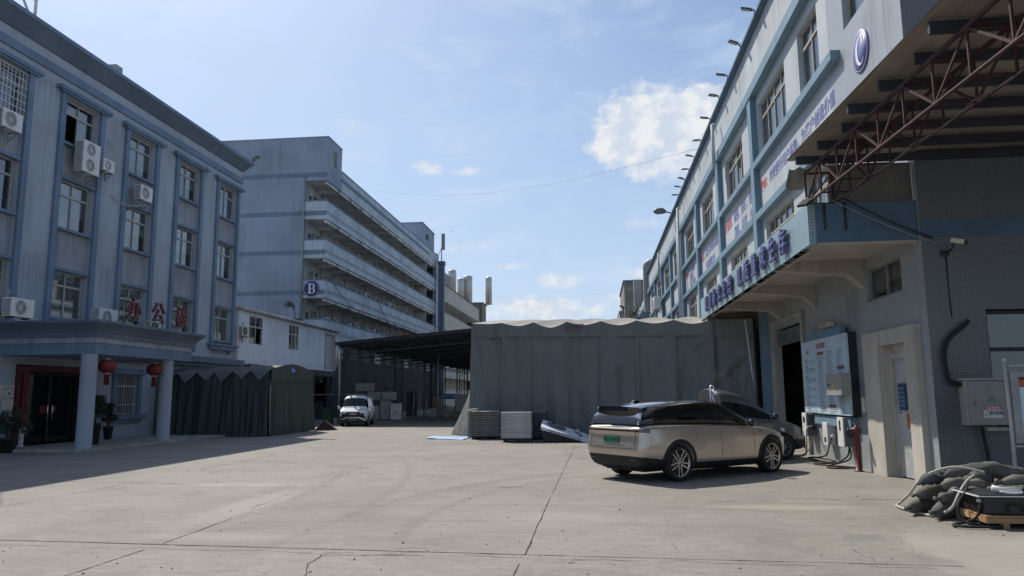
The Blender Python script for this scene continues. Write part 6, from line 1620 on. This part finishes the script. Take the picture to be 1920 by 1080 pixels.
for (x0, x1, z0, z1) in ((-25.6, -24.7, 14.2, 20.5), (-28.5, -26.6, 17.8, 23.9), (-32, -29.5, 10.9, 17.1), (-27.4, -25.4, 7.4, 10.3), (-24.4, -22.7, 21.2, 23.9)): stain(FBE, x0, x1, z0, z1, B, .014)
rnd = random.Random(31)
for (z0, z1) in RB[:4]:
    for k in range(7): y = BY0+1+rnd.random()*42; stain(FB, y, y+rnd.uniform(1.5, 4), z0+.05, z1-.1, B, .007)
for (y0, y1, z0, z1) in ((16.0, 17.0, 7.6, 10.6), (15.0, 15.8, 6.6, 11.5), (17.9, 18.5, 6.8, 9.0)): stain(FC, y0, y1, z0, z1, Cb)
for r in ribs[:4]:
    stain(FC, r+.8, r+2.6, 8.4, 10.08, Cb); stain(FC, r+.6, r+7.6, 13.3, 15.2, Cb, .065)
stain(FC, 19.5, 27.5, 13.3, 15.2, Cb, .065); stain(FC, 18.3, 19.5, .1, 4.6, Cb)
stain(FA, 45.5, 48.5, 4.5, 6.88, annex); stain(FA, 51, 55.5, 3.9, 6.88, annex)

# ================================================================== vehicles
from mathutils.bvhtree import BVHTree


def loft(stations, caps=True):
    """stations: list of half sections (bottom centre -> top centre, y >= 0); returns verts, faces, keys (segment, row, side)"""
    n = len(stations[0]); ring = 2*n-2; v = []; f = []; keys = []
    for st in stations:
        v += [tuple(p) for p in st]+[(p[0], -p[1], p[2]) for p in st[n-2:0:-1]]
    for i in range(len(stations)-1):
        for k in range(ring):
            a, b = k, (k+1) % ring; f.append((i*ring+a, i*ring+b, (i+1)*ring+b, (i+1)*ring+a))
            keys.append((i, k if k < n-1 else ring-1-k, 1 if k < n-1 else -1))
    for i, s in ((0, -1), (len(stations)-1, len(stations))):
        for k in range(n-1):
            L = [i*ring+k, i*ring+k+1]; Rr = [i*ring+((ring-k-1) if k < n-2 else k+1), i*ring+((ring-k) % ring)]
            q = []
            for t in L+Rr:
                if t not in q: q.append(t)
            f.append(tuple(q)); keys.append((s, k, 0))
    return v, f, keys


def finish(name, v, f, keys, idx, names, parent, levels=2, holes=None):
    """subdivide, cut the wheel openings, split into one mesh per part; returns a BVH of the uncut surface"""
    me = bpy.data.meshes.new(name); me.from_pydata(v, [], f); me.update()
    bm = bmesh.new(); bm.from_mesh(me); bmesh.ops.recalc_face_normals(bm, faces=bm.faces); bm.to_mesh(me); bm.free()
    for nm, m in names: me.materials.append(M[m])
    for p, k in zip(me.polygons, keys): p.material_index = idx(*k); p.use_smooth = True
    o = bpy.data.objects.new(name, me); C.objects.link(o)
    ss = o.modifiers.new('s', 'SUBSURF'); ss.levels = ss.render_levels = levels
    dg = bpy.context.evaluated_depsgraph_get(); dg.update(); full = bpy.data.meshes.new_from_object(o.evaluated_get(dg))
    bvh = BVHTree.FromPolygons([q.co.copy() for q in full.vertices], [tuple(p.vertices) for p in full.polygons])
    cut = None
    if holes:
        cb = MB()
        for (x, y0, y1, z, r) in holes: cb.lathe([(r, y0), (r, y1)], 40, (x, 0, z), 'y').add([], [])
        cm_ = bmesh.new()
        for (x, y0, y1, z, r) in holes:
            bmesh.ops.create_cone(cm_, cap_ends=True, segments=48, radius1=r, radius2=r, depth=abs(y1-y0), matrix=Matrix.Translation((x, (y0+y1)/2, z)) @ Matrix.Rotation(math.pi/2, 4, 'X'))
        cme = bpy.data.meshes.new('c'); cm_.to_mesh(cme); cm_.free(); cme.materials.append(M[names[0][1]])
        cut = bpy.data.objects.new('c', cme); C.objects.link(cut)
        bo = o.modifiers.new('b', 'BOOLEAN'); bo.object = cut; bo.operation = 'DIFFERENCE'; bo.solver = 'EXACT'
        dg = bpy.context.evaluated_depsgraph_get(); dg.update(); full = bpy.data.meshes.new_from_object(o.evaluated_get(dg))
    for i, (nm, m) in enumerate(names):
        bm = bmesh.new(); bm.from_mesh(full)
        bmesh.ops.delete(bm, geom=[q for q in bm.faces if q.material_index != i], context='FACES')
        for q in bm.faces: q.material_index = 0; q.smooth = True
        if len(bm.faces):
            part = bpy.data.meshes.new(nm); bm.to_mesh(part); obj(nm, part, m, parent, True)
        bm.free()
    bpy.data.objects.remove(o)
    if cut: bpy.data.objects.remove(cut)
    return bvh


def hit(bvh, o, d):
    d = Vector(d).normalized(); r = bvh.ray_cast(Vector(o), d)
    return (r[0]-d*.0, r[1]) if r[0] else (None, None)


def surf_strip(bvh, rays, w, off=.004, up=None):
    """a ribbon lying on the surface along the hits of the rays"""
    P = []
    for o, d in rays:
        p, n = hit(bvh, o, d)
        if p is None: continue
        if n.dot(Vector(d)) > 0: n = -n
        P.append((p+n*off, n))
    mb = MB(); row = []
    for i, (p, n) in enumerate(P):
        t = (P[min(i+1, len(P)-1)][0]-P[max(i-1, 0)][0]).normalized(); s = t.cross(n).normalized()*(w(i/(len(P)-1)) if callable(w) else w)/2
        row.append((p-s, p+s))
    v = [q for r_ in row for q in r_]; mb.add(v, [(2*i, 2*i+1, 2*i+3, 2*i+2) for i in range(len(row)-1)], True)
    return mb


def add_wheel(parent, x, y, r, w, rim_r, spokes=10, m='alloy'):
    s = 1 if y > 0 else -1; c = (x, y, r)
    prof = [(rim_r, -w/2), (r*.93, -w/2), (r*.985, -w/2+.03), (r, -w/2+.06), (r, w/2-.06), (r*.985, w/2-.03), (r*.93, w/2), (rim_r+.01, w/2), (rim_r, w/2-.02)]
    t = obj('wheel', MB().lathe(prof, 48, c, 'y'), 'rubber', parent, True)
    rim = MB(); fo = s*(w/2-.03)
    rim.lathe([(rim_r+.004, fo+s*.012), (rim_r-.02, fo+s*.012), (rim_r-.028, fo-s*.03), (rim_r-.03, -s*w*.3)], 48, c, 'y')
    rim.lathe([(.001, fo+s*.004), (.045, fo+s*.004), (.055, fo-s*.02)], 20, c, 'y')
    for k in range(spokes):
        a = 2*math.pi*k/spokes+(.13 if k % 2 else -.13)*(1 if spokes == 10 else 0); b_ = 2*math.pi*(k//2*2+.5)/spokes if spokes == 10 else a
        p0 = Vector((x+.04*math.cos(b_), y+fo-s*.008, r+.04*math.sin(b_))); p1 = Vector((x+(rim_r-.012)*math.cos(a), y+fo+s*.004, r+(rim_r-.012)*math.sin(a)))
        rim.bar(p0, p1, .024, .02, (0, 1, 0))
    obj('rim', rim, m, t, True)
    dk = MB().lathe([(.001, fo-s*.06), (rim_r-.02, fo-s*.06)], 32, c, 'y'); obj('rim_back', dk, 'matt_black', t, True)
    ds = MB().lathe([(.05, fo-s*.045), (rim_r*.62, fo-s*.045), (rim_r*.62, fo-s*.055)], 28, c, 'y'); obj('brake_disc', ds, 'slate', t, True)
    return t


# ---- silver estate like SUV
CAR = thing('silver_car', 'champagne silver SUV with black roof parked with its rear towards the camera', 'car', (1.12, 16.85, 0), R(39.5))
cst = []
for (x, w, zb, z3, zs, c) in ((-1.02, .77, .32, .59, 1.10, .03), (-.985, .86, .28, .59, 1.135, .03), (-.86, .93, .25, .58, 1.165, .03), (-.55, .962, .21, .54, 1.175, .03), (0, .968, .18, .43, 1.17, .03), (.7, .968, .17, .41, 1.155, .03), (1.5, .968, .17, .405, 1.125, .03),
                              (2.2, .966, .17, .40, 1.085, .04), (2.65, .962, .17, .40, 1.05, .05), (3.05, .95, .18, .41, 1.0, .055), (3.4, .90, .19, .42, .92, .05), (3.62, .80, .21, .43, .82, .04), (3.76, .62, .25, .44, .66, .02)):
    rear = max(0, min(1, (-.5-x)/.5)); pts = [(0, 0, zb), (0, .55*w, zb), (0, .90*w, zb+.03), (0, .975*w, z3-.02), (0, .985*w, z3+.03), (0, 1.0*w, .68), (0, .998*w, .84), (0, .975*w, zs-.14), (0, .955*w, zs-.05), (0, .90*w, zs), (0, .55*w, zs+c*.7), (0, 0, zs+c)]
    dx = [.08, .06, .02, -.03, -.04, -.045, -.01, .015, -.025, .02, .03, .03]
    cst.append([(x+dx[k]*rear, p[1], min(p[2], zs+c) if k > 4 else p[2]) for k, p in enumerate(pts)])
v, f, kk = loft(cst)
HW = [(x_, y0, y1, .375, .425) for x_ in (0, 2.95) for (y0, y1) in ((-1.2, -.62), (.62, 1.2))]
cb = finish('body', v, f, kk, lambda i, k, s: 1 if k <= 2 else 0, [('body', 'car_silver'), ('lower_trim', 'matt_black')], CAR, 2, HW)
gst = []
for (xb, xt, z0, zt, wb, wt) in ((-.985, -.85, 1.155, 1.50, .83, .66), (-.972, -.838, 1.157, 1.505, .835, .665), (-.90, -.74, 1.16, 1.56, .855, .685), (-.5, -.35, 1.165, 1.605, .875, .70), (.2, .2, 1.16, 1.645, .885, .71), (.9, .85, 1.145, 1.66, .885, .71), (1.5, 1.3, 1.12, 1.65, .885, .70), (2.1, 1.58, 1.085, 1.62, .87, .68), (2.5, 1.75, 1.06, 1.59, .82, .65), (2.80, 1.88, 1.05, 1.55, .68, .59), (2.82, 1.90, 1.05, 1.545, .66, .58)):
    gst.append([(xb+.05, 0, z0-.12), (xb+.04, .6*wb, z0-.12), (xb, wb, z0), (xb+(xt-xb)*.5, wb-(wb-wt)*.40, z0+(zt-z0)*.5), (xt, wt, zt-.075), (xt, wt-.07, zt-.018), (xt, .5*wt, zt+.012), (xt, 0, zt+.02)])
v, f, kk = loft(gst)
def gi(i, k, s):
    return 0
    if 2 <= k <= 3: return {0: 0, 1: 0, 2: 3, 3: 3, 4: 4, 5: 4, 6: 5, 7: 5, 8: 0, 9: 0}[i]+(3 if s < 0 and 2 <= i <= 7 else 0)
    return 0
cg = finish('cabin', v, f, kk, gi, [('roof', 'roof_black')], CAR, 2)


def surf_grid(bvh, corners, ray, nu=14, nv=8, off=.006):
    """a panel lying on the surface: corners (4 points, in order) are swept along ray until they hit"""
    a, b, c, d = [Vector(p) for p in corners]
    def fn(i, j):
        o = (a*(1-i)+b*i)*(1-j)+(d*(1-i)+c*i)*j; p, n = hit(bvh, o, ray)
        if p is None: return tuple(o+Vector(ray)*2.0)
        if n.dot(Vector(ray)) > 0: n = -n
        return tuple(p+n*off)
    return MB().grid(fn, nu, nv)


obj('rear_window', surf_grid(cg, [(-3, -.83, 1.18), (-3, .83, 1.18), (-3, .70, 1.44), (-3, -.70, 1.44)], (1, 0, 0), 24, 10), 'car_glass_rear', CAR, True)
obj('windscreen', surf_grid(cg, [(4, -.72, 1.10), (4, .72, 1.10), (3.3, .60, 1.575), (3.3, -.60, 1.575)], (-1, 0, 0), 20, 10), 'car_glass', CAR, True)
for s in (-1, 1):
    for q in ([(-.62, 1.19), (.28, 1.185), (.28, 1.555), (-.42, 1.52)], [(.33, 1.185), (1.27, 1.155), (1.27, 1.56), (.33, 1.56)], [(1.32, 1.155), (2.36, 1.10), (1.78, 1.50), (1.32, 1.56)]):
        obj('side_window', surf_grid(cg, [(x, s*3, z) for x, z in q], (0, -s, 0)), 'car_glass', CAR, True)
sp = MB()
def spf(i, j, top):
    y = -.71+1.42*i; e = 1-(abs(2*i-1))**3*.5; x = -.66-.34*j*e; return (x, y, 1.585-.035*j-(0 if top else .07+.02*j)-.045*abs(2*i-1)**3)
sp.grid(lambda i, j: spf(i, j, True), 20, 6).grid(lambda i, j: spf(i, j, False), 20, 6)
sp.grid(lambda i, j: tuple(Vector(spf(i, 1, True)).lerp(Vector(spf(i, 1, False)), j)), 20, 1).grid(lambda i, j: tuple(Vector(spf(0, i, True)).lerp(Vector(spf(0, i, False)), j)), 6, 1).grid(lambda i, j: tuple(Vector(spf(1, i, True)).lerp(Vector(spf(1, i, False)), j)), 6, 1)
obj('spoiler', sp, 'gloss_black', CAR, True)
obj('roof_antenna', MB().prism([(-.45, 1.60), (-.25, 1.62), (-.27, 1.665), (-.40, 1.665)], 'y', -.05, .05), 'gloss_black', CAR, True, .012)
def around(z, a0, a1, n, zf=None):
    out = []
    for k in range(n+1):
        a = a0+(a1-a0)*k/n; d = Vector((-math.cos(a), math.sin(a), 0)); o = Vector((-.35, 0, z if zf is None else zf(k/n)))+d*3; out.append((o, -d))
    return out
A1 = R(64)
obj('tail_light', surf_strip(cb, around(1.05, -A1, A1, 60), lambda t: .035+.05*min(1, abs(2*t-1)**6*1.2), .006), 'lamp_dark_red', CAR, True)
obj('chrome_strip', surf_strip(cb, around(1.085, -A1*.8, A1*.8, 50), .014, .007), 'car_silver', CAR, True)
pz = .86; p, n = hit(cb, (-3, 0, pz), (1, 0, 0)); px_ = p.x-.02
pl = obj('number_plate', bx(px_-.006, px_, -.24, .24, pz-.075, pz+.075), 'plate_green', CAR, True)
me = text_mesh('粤B·D48J28', .105, .001, .001); me.transform(Matrix(((0, 0, -1, px_-.0065), (-1, 0, 0, 0), (0, 1, 0, pz), (0, 0, 0, 1)))); obj('plate_text', me, 'plastic_black', pl, True)
obj('plate_recess', surf_strip(cb, [((-3, y, pz+.02), (1, 0, 0)) for y in [-.34+.68*k/12 for k in range(13)]], .21, .003), 'car_silver', CAR, True)
dk = MB()
def add_mb(a, b_): a.add(b_.v, b_.f, True); return a
seams = MB()
for y in (-.70, .70):
    add_mb(seams, surf_strip(cb, [((-3, y*(1 if k < 8 else 1-(k-8)*.04), 1.10-.045*k), (1, 0, 0)) for k in range(10)], .010, .003))
add_mb(seams, surf_strip(cb, [((-3, -.62+1.24*k/24, .70-.01*math.sin(math.pi*k/24)), (1, 0, 0)) for k in range(25)], .010, .003))
obj('tailgate_seam', seams, 'matt_black', CAR, True)
for s in (-1, 1):
    sm = MB()
    for x0, z1 in ((1.27, 1.12), (2.33, 1.06), (.18, 1.14)):
        add_mb(sm, surf_strip(cb, [((x0+(.0 if x0 != .18 else .28*max(0, 1-k/4)), s*3, z1-(z1-.42)*k/14), (0, -s, 0)) for k in range(15)] if x0 != .18 else [((.52-.1*(k/8)**2, s*3, .85+.28*k/8), (0, -s, 0)) for k in range(9)], .008, .003))
    obj('door_seam', sm, 'matt_black', CAR, True)
    obj('door_handle', surf_strip(cb, [((x, s*3, .98), (0, -s, 0)) for x in [1.33+.02*k for k in range(11)]], .028, .008), 'car_silver', CAR, True)
    obj('door_handle', surf_strip(cb, [((x, s*3, .99), (0, -s, 0)) for x in [.36+.02*k for k in range(11)]], .028, .008), 'car_silver', CAR, True)
    for cx_ in (0, 2.95):
        ring = MB(); rows = []
        for k in range(31):
            a = R(-14)+(math.pi+R(28))*k/30; row = []
            for r_ in (.405, .445, .49):
                x_, z_ = cx_+r_*math.cos(a), .375+r_*math.sin(a); p, n = hit(cb, (x_, s*3, max(z_, .24)), (0, -s, 0)); y_ = p.y if p else s*.93
                row.append((x_, y_+s*(.014 if r_ < .48 else .002), z_))
            rows.append(row)
        ring.add([q for r_ in rows for q in r_], [(3*i+j, 3*i+j+1, 3*i+j+4, 3*i+j+3) for i in range(30) for j in (0, 1)], True)
        obj('wheel_arch', ring, 'matt_black', CAR, True)
    obj('mirror', MB().tube([(2.16, s*.86, 1.10), (2.17, s*.97, 1.125)], .025, 8).tube([(2.12, s*1.0, 1.13), (2.17, s*1.03, 1.14), (2.25, s*1.02, 1.145), (2.30, s*.99, 1.14)], [.045, .085, .08, .03], 12), 'gloss_black', CAR, True)
    obj('badge', surf_strip(cb, [((2.55+.02*k, s*3, .95), (0, -s, 0)) for k in range(6)], lambda t: .03*(1-t*.7), .006), 'gloss_black', CAR, True)
    obj('headlight', surf_strip(cb, [((3.66-.05*k, s*3, .80-.004*k), (-.35, -s, 0)) for k in range(5)], .05, .006), 'lens_white', CAR, True)
    for cx_ in (0, 2.95): add_wheel(CAR, cx_, s*.845, .375, .235, .288)
um = MB().box(-.7, 3.3, -.6, .6, .2, .5); obj('underbody', um, 'matt_black', CAR, True)
obj('rear_diffuser', MB().prism([(-.93, .26), (-.55, .2), (-.5, .34), (-.9, .36)], 'y', -.45, .45), 'matt_black', CAR, True)
obj('rear_badge', surf_strip(cb, [((-3, -.50-.012*k, .90), (1, 0, 0)) for k in range(6)], .022, .005).add([], []), 'chrome', CAR, True)
obj('fog_reflector', add_mb(surf_strip(cb, [((-3, -.55-.02*k, .46), (1, 0, 0)) for k in range(8)], .02, .006), surf_strip(cb, [((-3, .55+.02*k, .46), (1, 0, 0)) for k in range(8)], .02, .006)), 'lamp_dark_red', CAR, True)


def one_box(stations, base):
    """base: rows (half width factor, z at full height); stations: x, w, zb, ztop, pinch at the roof"""
    out = []
    for (x, w, zb, zt, tw) in stations:
        row = []
        for (fw, z) in base:
            if z <= 1.0: zz = max(zb, z if z < zt else zt); yy = fw*w
            else: q = (z-1.0)/(base[-1][1]-1.0); zz = 1.0+(zt-1.0)*q if zt > 1 else zt-.05*(1-q); yy = fw*w*(1 if zt > 1.5 else 1)+0
            row.append((x, yy*(tw if z > 1.0 else 1), zz))
        out.append(row)
    return out


# ---- white minivan in the shed's shadow, facing the camera
VAN = thing('white_van', 'white minivan with dark lower grille parked facing the camera in the shade', 'van', (-14.92, 46.2, 0), R(-80))
vb = [(0, .24), (.6, .24), (.96, .28), (1.0, .52), (1.0, .80), (.985, 1.0), (.97, 1.06), (.84, 1.66), (.76, 1.80), (.40, 1.87), (0, 1.885)]
vs_ = []
for (x, w, zb, zt) in ((-2.25, .80, .4, 1.82), (-2.18, .83, .3, 1.86), (-1.6, .85, .24, 1.885), (0, .855, .24, 1.90), (.86, .855, .24, 1.88), (1.0, .855, .24, 1.82), (1.60, .85, .24, 1.09), (1.70, .84, .24, 1.045), (1.95, .81, .24, 1.0), (2.10, .74, .28, .90), (2.16, .62, .32, .80)):
    row = []
    for (fw, z) in vb:
        if z > 1.0: q = (z-1.0)/.885; zz = 1.0+(zt-1.0)*q if zt > 1.0 else zt-.02*(1-q); yy = fw*w if zt > 1.3 else w*(fw+(.97-fw)*.25*(1 if fw > .5 else 0))
        else: zz = max(zb, min(z, zt-.03)); yy = fw*w
        row.append((x, yy, zz))
    vs_.append(row)
v, f, kk = loft(vs_)
def vi(i, k, s):
    if s == 0: return 0
    if i == 5 and k >= 6: return 1
    if k == 6 and 1 <= i <= 4: return 2
    return 0
vbvh = finish('body', v, f, kk, vi, [('body', 'car_white'), ('windscreen', 'car_glass'), ('side_window', 'car_glass')], VAN, 2, [(x_, y0, y1, .32, .36) for x_ in (1.35, -1.35) for (y0, y1) in ((-1.1, -.55), (.55, 1.1))])
def fr_strip(y0, y1, z0, z1, w, off=.006, n=16): return surf_strip(vbvh, [((4, y0+(y1-y0)*k/n, z0+(z1-z0)*k/n), (-1, 0, 0)) for k in range(n+1)], w, off)
obj('grille', fr_strip(-.66, .66, .70, .70, .24, .008), 'matt_black', VAN, True)
obj('grille_bar', fr_strip(-.60, .60, .835, .835, .04, .010), 'matt_black', VAN, True)
obj('grille_badge', fr_strip(-.2, .2, .745, .745, .05, .012), 'alloy', VAN, True)
obj('bumper', fr_strip(-.74, .74, .40, .40, .36, .006), 'matt_black', VAN, True)
ch = MB()
for s in (-1, 1): add_mb(ch, fr_strip(s*.66, s*.36, .42, .535, .07, .014)); add_mb(ch, fr_strip(s*.72, s*.70, .64, .42, .06, .014))
add_mb(ch, fr_strip(-.36, .36, .535, .535, .05, .014)); obj('bumper_chevron', ch, 'alloy', VAN, True)
for s in (-1, 1):
    obj('headlight', fr_strip(s*.42, s*.68, .80, .84, .075, .014), 'lens_white', VAN, True); obj('fog_lamp', fr_strip(s*.60, s*.70, .57, .57, .1, .012), 'matt_black', VAN, True)
    obj('mirror', MB().tube([(1.15, s*.82, 1.08), (1.2, s*.98, 1.12)], .02, 6).tube([(1.18, s*1.0, 1.02), (1.2, s*1.0, 1.22)], [.07, .075], 10), 'car_white', VAN, True)
    for x_ in (1.35, -1.35): add_wheel(VAN, x_, s*.745, .32, .2, .2, 8)
p, n = hit(vbvh, (4, 0, .44), (-1, 0, 0)); q = obj('number_plate', bx(p.x+.02, p.x+.03, -.24, .24, .37, .51), 'plate_green', VAN, True)
me = text_mesh('粤B·D76K90', .1, .001, .001); me.transform(Matrix(((0, 0, 1, p.x+.031), (1, 0, 0, 0), (0, 1, 0, .44), (0, 0, 0, 1)))); obj('plate_text', me, 'plastic_black', q, True)
rr_ = MB()
for s in (-1, 1): rr_.tube([(-1.7, s*.62, 1.93), (.2, s*.62, 1.945)], .02, 6)
for x in (-1.6, -.7, .15):
    for s in (-1, 1): rr_.tube([(x, s*.62, 1.86), (x, s*.62, 1.935)], .018, 6)
obj('roof_rail', rr_, 'steel_grey', VAN, True)
obj('wiper', MB().tube([(1.52, .4, 1.12), (1.35, -.1, 1.32)], .012, 5).tube([(1.52, -.2, 1.12), (1.35, -.65, 1.30)], .012, 5), 'matt_black', VAN, True)
obj('underbody', MB().box(-2, 1.9, -.5, .5, .2, .45), 'matt_black', VAN, True)

# ---- dark grey cab vehicle plugged in behind the silver car
PK = thing('grey_pickup', 'dark grey vehicle with long sloping windscreen nosed up to the workshop wall', 'car', (3.60, 21.75, 0), R(14))
pb_ = [(0, .24), (.6, .24), (.96, .28), (1.0, .55), (1.0, .85), (.985, 1.02), (.96, 1.10), (.86, 1.62), (.78, 1.82), (.40, 1.92), (0, 1.94)]
ps_ = []
for (x, w, zb, zt) in ((-.62, .84, .4, 1.93), (-.55, .87, .28, 1.95), (-.1, .88, .24, 1.93), (.35, .88, .24, 1.80), (.7, .88, .24, 1.62), (1.12, .87, .24, 1.30), (1.42, .86, .24, 1.10), (1.75, .85, .24, 1.02), (2.1, .80, .24, .90), (2.28, .70, .28, .76), (2.34, .55, .32, .66)):
    row = []
    for (fw, z) in pb_:
        if z > 1.02: q = (z-1.02)/.92; zz = 1.02+(zt-1.02)*q if zt > 1.03 else zt-.02*(1-q); yy = fw*w if zt > 1.3 else w*(fw+(.96-fw)*.3*(1 if fw > .5 else 0))
        else: zz = max(zb, min(z, zt-.03)); yy = fw*w
        row.append((x*.86, yy, zz))
    ps_.append(row)
v, f, kk = loft(ps_)
def pi_(i, k, s):
    if s == 0: return 0
    if 3 <= i <= 5 and k >= 8: return 1
    if k == 6 and 1 <= i <= 3: return 2
    if k == 6 and i == 4: return 3
    if k <= 2: return 4
    return 0
pbv = finish('cab', v, f, kk, pi_, [('cab', 'car_grey'), ('windscreen', 'car_glass'), ('side_window', 'car_glass'), ('quarter_window', 'car_glass'), ('lower_trim', 'matt_black')], PK, 2, [(1.25, y0, y1, .34, .39) for (y0, y1) in ((-1.2, -.58), (.58, 1.2))])
for s in (-1, 1):
    obj('headlight', surf_strip(pbv, [((1.95-.03*k, s*3, .80+.010*k), (-.3, -s, 0)) for k in range(5)], .07, .008), 'lens_white', PK, True)
    obj('mirror', MB().tube([(.95, s*.86, 1.12), (1.0, s*1.0, 1.16)], .02, 6).tube([(.94, s*1.0, 1.17), (1.08, s*1.02, 1.17)], [.09, .06], 10), 'gloss_black', PK, True)
    add_wheel(PK, 1.25, s*.77, .34, .21, .22, 8, 'slate'); add_wheel(PK, -1.45, s*.77, .34, .21, .22, 8, 'slate')
q = MB()
q.box(-2.3, -.64, -.86, .86, .55, .72); q.box(-2.3, -.64, -.86, -.82, .72, 1.1); q.box(-2.3, -.64, .82, .86, .72, 1.1); q.box(-2.32, -2.28, -.86, .86, .72, 1.1); obj('cargo_bed', q, 'car_grey', PK, True, .02)
q = MB()
for dx in (-.74, -.64): q.tube([(dx, -.84, .73), (dx, -.84, 2.0)], .022, 8)
for z in (1.5, 1.75, 2.0): q.tube([(-.74, -.84, z), (-.64, -.84, z)], .022, 8)
obj('rack', q, 'chrome', PK, True)
q = MB()
for s in (-.84,): q.box(-.70, -.62, s-.03, s+.03, 1.62, 1.72)
obj('rack_lamp', q, 'alloy', PK, True, .03)
obj('roof_trim', surf_strip(pbv, [((-.5+.12*k, -1.05, 4-.0), (0, .42, -1)) for k in range(16)], .03, .006), 'chrome', PK, True)
obj('front_bumper', surf_strip(pbv, [((4, -.6+1.2*k/14, .42), (-1, 0, 0)) for k in range(15)], .2, .008), 'matt_black', PK, True)
obj('underbody', MB().box(-2.1, 1.7, -.5, .5, .22, .5), 'matt_black', PK, True)
